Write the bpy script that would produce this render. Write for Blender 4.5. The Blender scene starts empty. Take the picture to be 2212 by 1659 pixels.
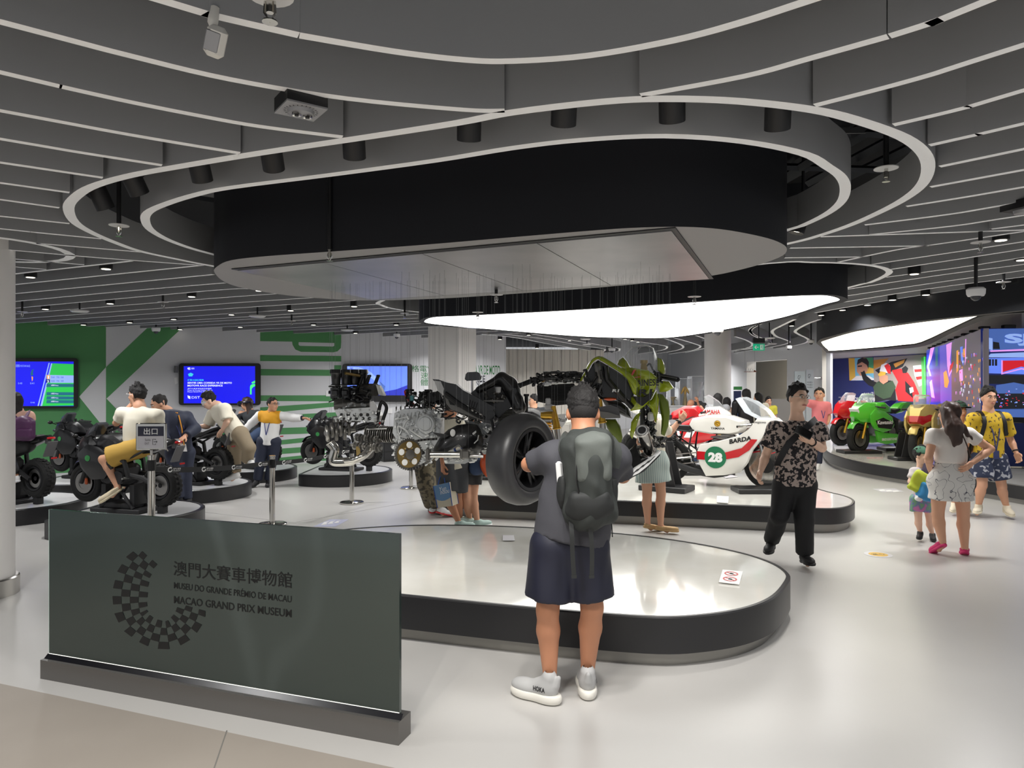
import bpy,bmesh,math,random
import numpy as np
from mathutils import Vector,Matrix,Euler
random.seed(7)
R = math.radians
V = Vector
SC = bpy.context.scene
COL = SC.collection
F = 1533.0; H = 1.65; CX = 1106.0; CY = 829.5; ZC = 2.70

# ---------------------------------------------------------------- camera,world,exposure
cam_d = bpy.data.cameras.new('camera'); cam = bpy.data.objects.new('camera', cam_d); COL.objects.link(cam)
cam.location = (0,0,H); cam.rotation_euler = (R(90),0,0)
cam_d.sensor_width = 36; cam_d.lens = F/2212*36; cam_d.clip_start = 0.05; cam_d.clip_end = 200
SC.camera = cam
wd = bpy.data.worlds.new('world'); SC.world = wd; wd.use_nodes = True
wd.node_tree.nodes['Background'].inputs[0].default_value = (0.95,0.97,1.0,1)
wd.node_tree.nodes['Background'].inputs[1].default_value = 0.5
SC.view_settings.view_transform = 'Standard'; SC.view_settings.look = 'None'
SC.view_settings.exposure = 0.0; SC.view_settings.gamma = 1.0; SC.view_settings.use_curve_mapping = False
SC.cycles.max_bounces = 7; SC.cycles.diffuse_bounces = 4; SC.cycles.glossy_bounces = 3
SC.cycles.transmission_bounces = 5; SC.cycles.transparent_max_bounces = 12
SC.cycles.caustics_reflective = False; SC.cycles.caustics_refractive = False
SC.cycles.sample_clamp_indirect = 4.0
try: SC.cycles.use_denoising = True
except Exception: pass

def P(px,py,z):
    Y = F*(z-H) / (CY-py)
    return V(((px-CX) / F*Y,Y,z))
def J(px,py,Y):
    return V(((px-CX) * Y/F,Y,H-(py-CY) * Y/F))
def lamp(kind,loc,energy,rot=(0,0,0),color=(1,1,1),size=0.1,angle=None,blend=0.5,sizey=None):
    d = bpy.data.lights.new(kind.lower() + '_lamp', kind); d.energy = energy; d.color = color
    if kind == 'AREA':
        d.size = size; d.shape = 'DISK'
        if sizey: d.shape = 'RECTANGLE'; d.size_y = sizey
        if angle: d.spread = angle
    elif kind == 'SPOT':
        d.spot_size = angle or R(70); d.spot_blend = blend; d.shadow_soft_size = size
    else:
        d.shadow_soft_size = size
    o = bpy.data.objects.new(d.name,d); COL.objects.link(o); o.location = loc; o.rotation_euler = rot
    return o
# general downlights of the hall between the ceiling fins,with unseen lamps added as fill
LAMPW = 28.0
for (x,y,k) in [(-6.6,9.0,1),(-5.2,11.2,1.3),(-3.2,9.6,1),(-2.6,13.6,1.5),(-0.6,10.9,1),(-6.6,6.2,.9),(-4.6,7.6,.9),(-7.6,10.8,1),(-0.9,15.6,1.3),
               (1.0,9.3,1),(1.6,14.5,1.3),(3.4,12.4,1),(4.6,6.9,.9),(6.6,8.2,.9),(3.2,3.6,.4),(5.4,3.0,.4),(4.4,9.6,1),(3.0,17.5,1.6),(6.4,15.6,1.2),(5.0,20.5,1.8),(1.2,20.0,2.2),(6.3,24.5,2.2),(9.0,20.9,3.2),(10.6,19.4,3.2),(8.0,17.4,1.5),  # those by the back and poster walls are unseen, added to brighten them
               (-3.3,3.4,1),(-4.8,1.2,1),(1.6,1.0,.6),(2.6,-0.8,.6),(-2.6,-1.8,1),(0.2,-2.0,.8),(5.2,-0.2,.6),(-0.2,2.5,.8),(1.9,2.4,.5),(-4.4,-3.4,2.4),(-1.2,-4.4,2.6),(1.8,-4.0,2.4),(4.8,-3.4,2.2),(-7.0,-1.0,2.0),(7.4,0.4,1.6)]:  # the strong ones behind the camera are added to lift ceiling bounce
    lamp('AREA', (x,y,2.66),LAMPW*k,size=0.22,color=(1.0,0.99,0.98),angle=R(150))
for (x,y) in [(-1.55,0.75),(-1.2,0.95),(-0.75,1.1)]:   # three small unseen lamps added to streak the glass sign
    lamp('AREA', (x,y,2.66),26,size=0.03,color=(1.0,0.95,0.86),angle=R(150))

# ---------------------------------------------------------------- materials
MAT = {}
def lin(c):
    return tuple(((v/255.0) / 12.92 if v/255.0 <= 0.04045 else ((v/255.0+0.055) / 1.055) ** 2.4) for v in c)
def M(name,rgb=(128,128,128),rough=0.5,metal=0.0,emit=0.0,coat=0.0,trans=0.0,alpha=1.0,spec=0.5,noise=None,bump=0.0,bscale=60,linear=False,aniso=0.0):
    """one material per name; rgb are the surface's own sRGB values"""
    if name in MAT: return MAT[name]
    m = bpy.data.materials.new(name); m.use_nodes = True; MAT[name] = m
    nt = m.node_tree; b = nt.nodes['Principled BSDF']
    c = rgb if linear else lin(rgb)
    b.inputs['Base Color'].default_value = (*c,1); b.inputs['Roughness'].default_value = rough
    b.inputs['Metallic'].default_value = metal; b.inputs['Coat Weight'].default_value = coat
    b.inputs['Coat Roughness'].default_value = 0.05
    b.inputs['Transmission Weight'].default_value = trans; b.inputs['Alpha'].default_value = alpha
    b.inputs['Specular IOR Level'].default_value = spec
    b.inputs['Anisotropic'].default_value = aniso
    if emit:
        b.inputs['Emission Color'].default_value = (*c,1); b.inputs['Emission Strength'].default_value = emit
    if noise:   # (other rgb,scale,lo,hi)
        c2,sc,lo,hi = noise
        tc = nt.nodes.new('ShaderNodeTexCoord'); n = nt.nodes.new('ShaderNodeTexNoise'); n.inputs['Scale'].default_value = sc
        n.inputs['Detail'].default_value = 5
        r = nt.nodes.new('ShaderNodeValToRGB'); r.color_ramp.elements[0].position = lo; r.color_ramp.elements[1].position = hi
        r.color_ramp.elements[0].color = (*c,1); r.color_ramp.elements[1].color = (*lin(c2),1)
        nt.links.new(tc.outputs['Object'],n.inputs['Vector']); nt.links.new(n.outputs['Fac'],r.inputs['Fac'])
        nt.links.new(r.outputs['Color'],b.inputs['Base Color'])
    if bump:
        tc = nt.nodes.new('ShaderNodeTexCoord'); n = nt.nodes.new('ShaderNodeTexNoise'); n.inputs['Scale'].default_value = bscale
        bp = nt.nodes.new('ShaderNodeBump'); bp.inputs['Strength'].default_value = bump; bp.inputs['Distance'].default_value = 0.01
        nt.links.new(tc.outputs['Object'],n.inputs['Vector']); nt.links.new(n.outputs['Fac'],bp.inputs['Height'])
        nt.links.new(bp.outputs['Normal'],b.inputs['Normal'])
    return m
def Mclear(name,rgb=(235,240,245),rough=0.05,op=0.18):
    """thin clear plastic or glass sheet"""
    if name in MAT: return MAT[name]
    m = bpy.data.materials.new(name); m.use_nodes = True; MAT[name] = m
    nt = m.node_tree; out = nt.nodes['Material Output']; b = nt.nodes['Principled BSDF']
    b.inputs['Base Color'].default_value = (*lin(rgb),1); b.inputs['Roughness'].default_value = rough
    t = nt.nodes.new('ShaderNodeBsdfTransparent'); mx = nt.nodes.new('ShaderNodeMixShader')
    fr = nt.nodes.new('ShaderNodeFresnel'); fr.inputs['IOR'].default_value = 1.45
    ad = nt.nodes.new('ShaderNodeMath'); ad.operation = 'ADD'; ad.inputs[1].default_value = op; ad.use_clamp = True
    nt.links.new(fr.outputs[0],ad.inputs[0]); nt.links.new(ad.outputs[0],mx.inputs['Fac'])
    nt.links.new(t.outputs[0],mx.inputs[1]); nt.links.new(b.outputs[0],mx.inputs[2]); nt.links.new(mx.outputs[0],out.inputs['Surface'])
    return m
def Mpattern(name,base,ink,scale=40,thr=0.5,width=0.06,kind='vor', rough=0.8,ink2=None):
    """printed cloth: lines or blots of ink on a base colour"""
    if name in MAT: return MAT[name]
    m = bpy.data.materials.new(name); m.use_nodes = True; MAT[name] = m
    nt = m.node_tree; b = nt.nodes['Principled BSDF']; b.inputs['Roughness'].default_value = rough
    tc = nt.nodes.new('ShaderNodeTexCoord'); n0 = nt.nodes.new('ShaderNodeTexNoise'); n0.inputs['Scale'].default_value = scale*0.5
    nt.links.new(tc.outputs['Object'],n0.inputs['Vector'])
    r = nt.nodes.new('ShaderNodeValToRGB')
    if kind == 'vor':
        vm = nt.nodes.new('ShaderNodeVectorMath'); vm.operation = 'MULTIPLY_ADD'; vm.inputs[1].default_value = (0.06,0.06,0.06)
        nt.links.new(n0.outputs['Color'],vm.inputs[0]); nt.links.new(tc.outputs['Object'],vm.inputs[2])
        vo = nt.nodes.new('ShaderNodeTexVoronoi'); vo.feature = 'DISTANCE_TO_EDGE'; vo.inputs['Scale'].default_value = scale
        nt.links.new(vm.outputs[0],vo.inputs['Vector']); nt.links.new(vo.outputs['Distance'],r.inputs['Fac'])
        r.color_ramp.elements[0].position = thr; r.color_ramp.elements[1].position = thr+width
    elif kind == 'wave':
        wv = nt.nodes.new('ShaderNodeTexWave'); wv.inputs['Scale'].default_value = scale; wv.bands_direction = 'X'
        nt.links.new(tc.outputs['Object'],wv.inputs['Vector']); nt.links.new(wv.outputs['Fac'],r.inputs['Fac'])
        r.color_ramp.elements[0].position = thr; r.color_ramp.elements[1].position = thr+width
    elif kind == 'line':
        n0.inputs['Scale'].default_value = scale; n0.inputs['Detail'].default_value = .5; nt.links.new(n0.outputs['Fac'],r.inputs['Fac'])
        r.color_ramp.elements[0].position = thr; r.color_ramp.elements[1].position = thr+width*1.6
        e = r.color_ramp.elements.new(thr-width); e.color = (*lin(base),1); e = r.color_ramp.elements.new(thr-width * .4); e.color = (*lin(ink),1)
    else:
        n0.inputs['Scale'].default_value = scale; n0.inputs['Detail'].default_value = 1.5
        nt.links.new(n0.outputs['Fac'],r.inputs['Fac'])
        r.color_ramp.elements[0].position = thr; r.color_ramp.elements[1].position = thr+width
    if kind != 'line': r.color_ramp.elements[0].color = (*lin(ink),1); r.color_ramp.elements[1].color = (*lin(base),1)
    else:
        for e in r.color_ramp.elements: e.color = (*lin(ink if thr-width * .9 < e.position <= thr + .001 else base),1)
    if ink2:
        e = r.color_ramp.elements.new(min(0.99,thr+width+0.12)); e.color = (*lin(ink2),1)
        e = r.color_ramp.elements.new(min(1.0,thr+width+0.16)); e.color = (*lin(base),1)
    nt.links.new(r.outputs['Color'],b.inputs['Base Color'])
    return m

# ---------------------------------------------------------------- mesh builder
def frame(d,up=V((0,0,1))):
    d = V(d).normalized()
    if abs(d.dot(up)) > 0.98: up = V((0,1,0)) if abs(d.y) < 0.9 else V((1,0,0))
    s = d.cross(up).normalized(); u = s.cross(d).normalized()
    return s,u,d
def catmull(pts,closed=False,n=6):
    pts = [V(p) for p in pts]; out = []; L = len(pts)
    rng = range(L) if closed else range(L-1)
    for i in rng:
        if closed: a,b,c,d = pts[i-1],pts[i],pts[(i+1) % L],pts[(i+2) % L]
        else: a,b,c,d = pts[max(i-1,0)],pts[i],pts[i+1],pts[min(i+2,L-1)]
        for k in range(n):
            t = k/n
            out.append(0.5*((2*b)+(c-a) * t+(2*a-5*b+4*c-d) * t*t+(3*b-a-3*c+d) * t ** 3))
    if not closed: out.append(pts[-1])
    return out
class MB:
    def __init__(s): s.v = []; s.f = []; s.m = []
    def add(s,vs,fs,mi=0,T=None):
        o = len(s.v)
        s.v += [tuple(T @ V(p)) if T is not None else tuple(p) for p in vs]
        s.f += [tuple(i+o for i in f) for f in fs]; s.m += [mi] * len(fs)
        return s
    def box(s,c,size,mi=0,T=None,taper=1.0,rot=None):
        x,y,z = size[0] / 2,size[1] / 2,size[2] / 2; k = taper
        vs = [V((-x,-y,-z)),V((x,-y,-z)),V((x,y,-z)),V((-x,y,-z)),V((-x*k,-y*k,z)),V((x*k,-y*k,z)),V((x*k,y*k,z)),V((-x*k,y*k,z))]
        if rot is not None:
            Rm = Euler(rot).to_matrix(); vs = [Rm @ p for p in vs]
        vs = [p+V(c) for p in vs]
        return s.add(vs,[(0,3,2,1),(4,5,6,7),(0,1,5,4),(1,2,6,5),(2,3,7,6),(3,0,4,7)],mi,T)
    def rbox(s,c,size,b=0.01,mi=0,T=None,rot=None):
        """box with chamfered edges"""
        x,y,z = size[0] / 2,size[1] / 2,size[2] / 2; b = min(b,x * .9,y * .9,z * .9)
        vs = []; 
        def ring(hx,hy,zz,cut):
            return [V((-hx+cut,-hy,zz)),V((hx-cut,-hy,zz)),V((hx,-hy+cut,zz)),V((hx,hy-cut,zz)),V((hx-cut,hy,zz)),V((-hx+cut,hy,zz)),V((-hx,hy-cut,zz)),V((-hx,-hy+cut,zz))]
        rs = [ring(x-b,y-b,-z,b * .4),ring(x,y,-z+b,b),ring(x,y,z-b,b),ring(x-b,y-b,z,b * .4)]
        for r in rs: vs += r
        if rot is not None:
            Rm = Euler(rot).to_matrix(); vs = [Rm @ p for p in vs]
        vs = [p+V(c) for p in vs]; fs = [tuple(range(7,-1,-1)),tuple(range(24,32))]
        for k in range(3):
            for i in range(8): fs.append((k*8+i,k*8+(i+1) % 8,k*8+8+(i+1) % 8,k*8+8+i))
        return s.add(vs,fs,mi,T)
    def cyl(s,a,b,r0,r1=None,n=12,mi=0,T=None,caps=True):
        a,b = V(a),V(b); r1 = r0 if r1 is None else r1
        sx,up,d = frame(b-a); vs = []
        for (c,r) in ((a,r0),(b,r1)):
            for i in range(n):
                t = 2*math.pi*i/n; vs.append(c+sx*(r*math.cos(t))+up*(r*math.sin(t)))
        fs = [(i,i+n,(i+1) % n+n,(i+1) % n) for i in range(n)]
        if caps: fs += [tuple(range(n)),tuple(range(2*n-1,n-1,-1))]
        return s.add(vs,fs,mi,T)
    def tube(s,path,r,n=8,mi=0,T=None,closed=False,flat=1.0,caps=True,up=V((0,0,1))):
        path = [V(p) for p in path]; L = len(path); vs = []; fs = []
        prev = None
        for i,p in enumerate(path):
            if closed: d = path[(i+1) % L]-path[i-1]
            else: d = path[min(i+1,L-1)]-path[max(i-1,0)]
            if d.length < 1e-9: d = V((0,0,1))
            d.normalize()
            if prev is None: sx,u,_ = frame(d,up)
            else:
                u = prev-d*prev.dot(d)
                if u.length < 1e-6: sx,u,_ = frame(d,up)
                u.normalize(); sx = d.cross(u)
            prev = u; rr = r[i] if isinstance(r,(list,tuple)) else r
            for k in range(n):
                t = 2*math.pi*k/n; vs.append(p+sx*(rr*math.cos(t))+u*(rr*flat*math.sin(t)))
        for i in range(L if closed else L-1):
            for k in range(n):
                a = i*n; b = ((i+1) % L) * n
                fs.append((a+k,a+(k+1) % n,b+(k+1) % n,b+k))
        if not closed and caps: fs += [tuple(range(n-1,-1,-1)),tuple(range((L-1) * n,L*n))]
        return s.add(vs,fs,mi,T)
    def lathe(s,c,prof,n=24,axis=V((0,0,1)),mi=0,T=None):
        """prof: (radius,height along the axis)"""
        sx,u,d = frame(axis); c = V(c); vs = []; L = len(prof)
        for (r,h) in prof:
            for k in range(n):
                t = 2*math.pi*k/n; vs.append(c+d*h+sx*(r*math.cos(t))+u*(r*math.sin(t)))
        fs = [(i*n+k,i*n+n+k,i*n+n+(k+1) % n,i*n+(k+1) % n) for i in range(L-1) for k in range(n)]
        if prof[0][0] > 1e-5: fs.append(tuple(range(n)))
        if prof[-1][0] > 1e-5: fs.append(tuple(range(L*n-1,(L-1) * n-1,-1)))
        return s.add(vs,fs,mi,T)
    def torus(s,c,Rr,r,axis=V((0,1,0)),n=32,m=10,mi=0,T=None,sq=1.0):
        sx,u,d = frame(axis); c = V(c); vs = []
        for i in range(n):
            t = 2*math.pi*i/n; e = sx*math.cos(t)+u*math.sin(t)
            for k in range(m):
                q = 2*math.pi*k/m; vs.append(c+e*(Rr+r*math.cos(q))+d*(r*sq*math.sin(q)))
        fs = [(i*m+k,i*m+(k+1) % m,((i+1) % n) * m+(k+1) % m,((i+1) % n) * m+k) for i in range(n) for k in range(m)]
        return s.add(vs,fs,mi,T)
    def ell(s,c,r,mi=0,T=None,n=12,m=8,rot=None):
        vs = []; Rm = Euler(rot).to_matrix() if rot is not None else None
        for j in range(m+1):
            a = math.pi*j/m
            for i in range(n):
                t = 2*math.pi*i/n; p = V((r[0] * math.sin(a) * math.cos(t),r[1] * math.sin(a) * math.sin(t),r[2] * math.cos(a)))
                vs.append((Rm @ p if Rm else p)+V(c))
        fs = [(j*n+i,j*n+n+i,j*n+n+(i+1) % n,j*n+(i+1) % n) for j in range(m) for i in range(n)]
        return s.add(vs,fs,mi,T)
    def prism(s,poly,d,mi=0,T=None,mi_side=None):
        """closed 3-D polygon pushed along the vector d"""
        poly = [V(p) for p in poly]; d = V(d); n = len(poly)
        # orient so that the first cap faces away from d
        nn = V((0,0,0))
        for i in range(n): nn += (poly[i]).cross(poly[(i+1) % n])
        if nn.dot(d) > 0: poly = poly[::-1]
        s.add(poly + [p+d for p in poly],[tuple(range(n)),tuple(range(2*n-1,n-1,-1))],mi,T)
        o = len(s.v)-2*n
        for i in range(n):
            j = (i+1) % n; s.f.append((o+i,o+n+i,o+n+j,o+j)); s.m.append(mi if mi_side is None else mi_side)
        return s
    def pillow(s,poly,w,y0=0.0,mi=0,T=None,inset=0.82,edge=0.45,wf=None):
        """side outline (x,z) swollen to half width w about y0: a bodywork shell"""
        n = len(poly); cx = sum(p[0] for p in poly) / n; cz = sum(p[1] for p in poly) / n
        def W(x,z): return w*(wf(x,z) if wf else 1.0)
        vs = []
        for (k,sc) in ((-1,inset),(-edge,1.0),(edge,1.0),(1,inset)):
            for (x,z) in poly:
                X = cx+(x-cx) * sc; Z = cz+(z-cz) * sc
                vs.append(V((X,y0+k*W(X,Z),Z)))
        fs = []
        for r in range(3):
            for i in range(n): fs.append((r*n+i,r*n+(i+1) % n,r*n+n+(i+1) % n,r*n+n+i))
        fs.append(tuple(range(n-1,-1,-1))); fs.append(tuple(range(3*n,4*n)))
        return s.add(vs,fs,mi,T)
    def strip(s,path,w,t,mi=0,T=None,up=V((0,0,1))):
        """flat strap along a path: width w across,thickness t"""
        path = [V(p) for p in path]; L = len(path); vs = []; fs = []
        for i,p in enumerate(path):
            d = (path[min(i+1,L-1)]-path[max(i-1,0)]).normalized()
            uu = up[i] if isinstance(up,list) else up
            sx = d.cross(uu)
            sx = sx.normalized() if sx.length > 1e-6 else V((1,0,0)); nn = sx.cross(d).normalized()
            vs += [p-sx*w/2-nn*t/2,p+sx*w/2-nn*t/2,p+sx*w/2+nn*t/2,p-sx*w/2+nn*t/2]
        for i in range(L-1):
            a = i*4; b = a+4
            for k in range(4): fs.append((a+k,a+(k+1) % 4,b+(k+1) % 4,b+k))
        fs += [(3,2,1,0),tuple(range(4*L-4,4*L))]
        return s.add(vs,fs,mi,T)
    def build(s,name,mats,parent=None,smooth=35,world=False,kind=None):
        if isinstance(mats,str): mats = [MAT[mats]]
        elif not isinstance(mats,(list,tuple)): mats = [mats]
        mats = [MAT[m] if isinstance(m,str) else m for m in mats]
        vs = s.v
        if world and parent is not None:
            inv = MW[parent.name].inverted(); vs = [tuple(inv @ V(p)) for p in vs]
        me = bpy.data.meshes.new(name); me.from_pydata(vs,[],s.f)
        for m in mats: me.materials.append(m)
        if len(mats) > 1: me.polygons.foreach_set('material_index', s.m)
        bm = bmesh.new(); bm.from_mesh(me); bmesh.ops.recalc_face_normals(bm,faces=bm.faces); bm.to_mesh(me); bm.free()
        if smooth:
            me.shade_smooth()
            me.set_sharp_from_angle(angle=R(smooth))
        me.update()
        return link(name,me,parent,kind)
MW = {}
def link(name,me,parent=None,kind=None):
    o = bpy.data.objects.new(name,me); COL.objects.link(o)
    if parent is not None: o.parent = parent; MW[o.name] = MW[parent.name]
    else: MW[o.name] = Matrix.Identity(4)
    if kind: o['kind'] = kind
    return o
def thing(name,label,cat,loc=(0,0,0),rz=0.0,group=None,rot=None):
    o = bpy.data.objects.new(name,None); COL.objects.link(o); o.empty_display_size = 0.1
    e = Euler(rot) if rot is not None else Euler((0,0,rz))
    o.location = loc; o.rotation_euler = e
    MW[o.name] = Matrix.Translation(V(loc)) @ e.to_matrix().to_4x4()
    o['label'] = label; o['category'] = cat
    if group: o['group'] = group
    return o
def tag(o,label,cat,group=None):
    o['label'] = label; o['category'] = cat
    if group: o['group'] = group
    return o
def copy_tree(o,parent=None):
    c = o.copy(); COL.objects.link(c); c.parent = parent
    for ch in list(o.children): copy_tree(ch,c)
    return c
def dup(o,loc,rz=None,label=None):
    c = copy_tree(o); c.location = loc
    if rz is not None: c.rotation_euler = (0,0,rz)
    if label: c['label'] = label
    return c
_tx = {}
def text_mesh(txt,bold=0.0):
    k = (txt,bold)
    if k in _tx: return _tx[k]
    cu = bpy.data.curves.new('t', 'FONT'); cu.body = txt; cu.size = 1.0; cu.offset = bold; cu.resolution_u = 3
    o = bpy.data.objects.new('t', cu); COL.objects.link(o)
    dg = bpy.context.evaluated_depsgraph_get(); dg.update()
    me = o.evaluated_get(dg).to_mesh()
    vs = [tuple(v.co) for v in me.vertices]; fs = [tuple(p.vertices) for p in me.polygons]
    o.evaluated_get(dg).to_mesh_clear(); bpy.data.objects.remove(o); bpy.data.curves.remove(cu)
    _tx[k] = (vs,fs); return vs,fs
def put_text(mb,txt,org,u,v,w,h,mi=0,bold=0.0,shear=0.0,lift=0.0):
    """lettering fitted into a w x h box: org = lower left corner,u right,v up"""
    vs,fs = text_mesh(txt,bold)
    if not vs: return mb
    xs = [p[0] for p in vs]; ys = [p[1] for p in vs]; x0,x1,y0,y1 = min(xs),max(xs),min(ys),max(ys)
    u = V(u).normalized(); v = V(v).normalized(); n = u.cross(v)
    out = []
    for p in vs:
        a = (p[0]-x0) / max(x1-x0,1e-6) * w; b = (p[1]-y0) / max(y1-y0,1e-6) * h
        out.append(V(org)+u*(a+shear*b)+v*b+n*lift)
    return mb.add(out,fs,mi)
def quad(mb,a,b,c,d,mi=0): return mb.add([a,b,c,d],[(0,1,2,3)],mi)

# ---------------------------------------------------------------- implicit surfaces (bodies,cloth,moulded shells)
BIG = 0.5
class Imp:
    def __init__(s,lo,hi,h):
        lo,hi = np.minimum(np.array(lo,float),np.array(hi,float)),np.maximum(np.array(lo,float),np.array(hi,float))
        s.h = h; s.lo = lo; n = np.ceil((hi-s.lo) / h).astype(int)+1; s.n = n
        s.ax = [s.lo[i]+h*np.arange(n[i]) for i in range(3)]
        s.d = np.full(n,BIG,np.float32)
    def sub(s,lo,hi):
        i0 = np.maximum(np.floor((np.array(lo)-s.lo) / s.h).astype(int),0)
        i1 = np.minimum(np.ceil((np.array(hi)-s.lo) / s.h).astype(int)+1,s.n)
        if (i1 <= i0).any(): return None,None
        sl = tuple(slice(a,b) for a,b in zip(i0,i1))
        g = [s.ax[0][sl[0]][:, None,None],s.ax[1][sl[1]][None, :, None],s.ax[2][sl[2]][None,None, :]]
        return sl,g
    def _mix(s,sl,e,k,op):
        d = s.d[sl]
        if op == 'u':
            if k > 0:
                h = np.clip(0.5+0.5*(d-e) / k,0,1); s.d[sl] = d*(1-h)+e*h-k*h*(1-h)
            else: s.d[sl] = np.minimum(d,e)
        elif op == 's':
            if k > 0:
                h = np.clip(0.5-0.5*(d+e) / k,0,1); s.d[sl] = d*(1-h)-e*h+k*h*(1-h)
            else: s.d[sl] = np.maximum(d,-e)
    def cone(s,a,b,ra,rb,k=0.03,op='u', flat=None,fdir=None):
        """tapered limb; flat < 1 thins it along fdir"""
        a = np.array(a,float); b = np.array(b,float); m = max(ra,rb)+k+0.03
        sl,g = s.sub(np.minimum(a,b)-m,np.maximum(a,b)+m)
        if sl is None: return s
        ab = b-a; L2 = max(float(ab @ ab),1e-9)
        px,py,pz = g[0]-a[0],g[1]-a[1],g[2]-a[2]
        t = np.clip((px*ab[0]+py*ab[1]+pz*ab[2]) / L2,0,1)
        qx,qy,qz = px-ab[0] * t,py-ab[1] * t,pz-ab[2] * t
        if flat:
            f = np.array(V(fdir).normalized()); c = qx*f[0]+qy*f[1]+qz*f[2]; w = (1/flat-1) * c
            qx,qy,qz = qx+f[0] * w,qy+f[1] * w,qz+f[2] * w
        e = np.sqrt(qx*qx+qy*qy+qz*qz)-(ra+(rb-ra) * t)
        s._mix(sl,e.astype(np.float32),k,op); return s
    def ell(s,c,r,k=0.03,op='u', rot=None):
        c = np.array(c,float); r = np.array(r,float); m = r.max()+k+0.03
        sl,g = s.sub(c-m,c+m)
        if sl is None: return s
        p = [g[i]-c[i] for i in range(3)]
        if rot is not None:
            A = np.array(rot)   # rows: local axes in world
            q = [A[i][0] * p[0]+A[i][1] * p[1]+A[i][2] * p[2] for i in range(3)]
        else: q = p
        k0 = np.sqrt((q[0] / r[0]) ** 2+(q[1] / r[1]) ** 2+(q[2] / r[2]) ** 2)
        k1 = np.sqrt((q[0] / r[0] ** 2) ** 2+(q[1] / r[1] ** 2) ** 2+(q[2] / r[2] ** 2) ** 2)+1e-6
        e = k0*(k0-1.0) / k1
        s._mix(sl,e.astype(np.float32),k,op); return s
    def box(s,c,hs,rot=None,rnd=0.02,k=0.02,op='u'):
        c = np.array(c,float); hs = np.array(hs,float); m = np.linalg.norm(hs)+rnd+k+0.02
        sl,g = s.sub(c-m,c+m)
        if sl is None: return s
        p = [g[i]-c[i] for i in range(3)]
        if rot is not None:
            A = np.array(rot); p = [A[i][0] * p[0]+A[i][1] * p[1]+A[i][2] * p[2] for i in range(3)]
        q = [np.abs(p[i])-(hs[i]-rnd) for i in range(3)]
        o = np.sqrt(np.maximum(q[0],0) ** 2+np.maximum(q[1],0) ** 2+np.maximum(q[2],0) ** 2)
        e = o+np.minimum(np.maximum(np.maximum(q[0],q[1]),q[2]),0)-rnd
        s._mix(sl,e.astype(np.float32),k,op); return s
    def plane(s,p,n):
        """keep the side the normal points away from"""
        n = np.array(V(n).normalized()); p = np.array(p,float)
        e = (s.ax[0][:, None,None]-p[0]) * n[0]+(s.ax[1][None, :, None]-p[1]) * n[1]+(s.ax[2][None,None, :]-p[2]) * n[2]
        s.d = np.maximum(s.d,e.astype(np.float32)); return s
    def folds(s,amp,freq,seed=0,stretch=(1,1,.5)):
        rg = np.random.RandomState(seed); x,y,z = s.ax[0][:, None,None],s.ax[1][None, :, None],s.ax[2][None,None, :]
        acc = 0
        for i in range(5):
            w = rg.normal(size=3) * freq*np.array(stretch) * (1 + .5*i); ph = rg.uniform(0,6.28,2)
            acc = acc+np.sin(w[0] * x+w[1] * y+w[2] * z+ph[0]+1.3*np.sin(w[1] * .6*x-w[0] * .5*y+w[2] * .4*z+ph[1])) / (1 + .4*i)
        s.d = s.d+(acc*amp * .5).astype(np.float32); return s
    def mesh(s):
        d = s.d; ins = d < 0; n = d.shape
        c = np.zeros((n[0]-1,n[1]-1,n[2]-1),np.int8)
        for i in (0,1):
            for j in (0,1):
                for k in (0,1): c += ins[i:n[0]-1+i,j:n[1]-1+j,k:n[2]-1+k]
        act = (c > 0) & (c < 8); idx = np.argwhere(act)
        if len(idx) == 0: return [],[]
        num = -np.ones(act.shape,int); num[act] = np.arange(len(idx))
        acc = np.zeros((len(idx),3)); cnt = np.zeros(len(idx))
        cor = [(i,j,k) for i in (0,1) for j in (0,1) for k in (0,1)]
        for a in cor:
            for ax in range(3):
                if a[ax] == 1: continue
                b = list(a); b[ax] = 1
                da = d[idx[:, 0]+a[0],idx[:, 1]+a[1],idx[:, 2]+a[2]]; db = d[idx[:, 0]+b[0],idx[:, 1]+b[1],idx[:, 2]+b[2]]
                x = (da < 0) != (db < 0); t = np.where(x,da/np.where(x,da-db,1),0)
                q = np.array(a,float)[None, :].repeat(len(idx),0); q[:, ax] += t
                acc += q*x[:, None]; cnt += x
        vs = s.lo+s.h*(idx+acc/np.maximum(cnt,1)[:, None])
        fs = []
        for ax in range(3):
            o = [0,1,2]; o.remove(ax); u,w = o
            sh = [slice(None)] * 3; a = [slice(None)] * 3; b = [slice(None)] * 3
            for q in (u,w): a[q] = slice(1,n[q]-1); b[q] = slice(1,n[q]-1)
            a[ax] = slice(0,n[ax]-1); b[ax] = slice(1,n[ax])
            A = ins[tuple(a)]; B = ins[tuple(b)]; e = np.argwhere(A != B)
            if len(e) == 0: continue
            fl = A[e[:, 0],e[:, 1],e[:, 2]]
            off = np.zeros(3,int); off[u] = 1; off[w] = 1
            e = e+off
            def cell(du,dw):
                q = e.copy(); q[:, u] += du; q[:, w] += dw; return num[q[:, 0],q[:, 1],q[:, 2]]
            Q = np.stack([cell(-1,-1),cell(0,-1),cell(0,0),cell(-1,0)],1)
            if ax == 1: Q = Q[:, ::-1]
            Q = np.where(fl[:, None],Q,Q[:, ::-1]); fs.append(Q)
        fs = np.concatenate(fs); fs = fs[(fs >= 0).all(1)]
        return vs,fs
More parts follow.
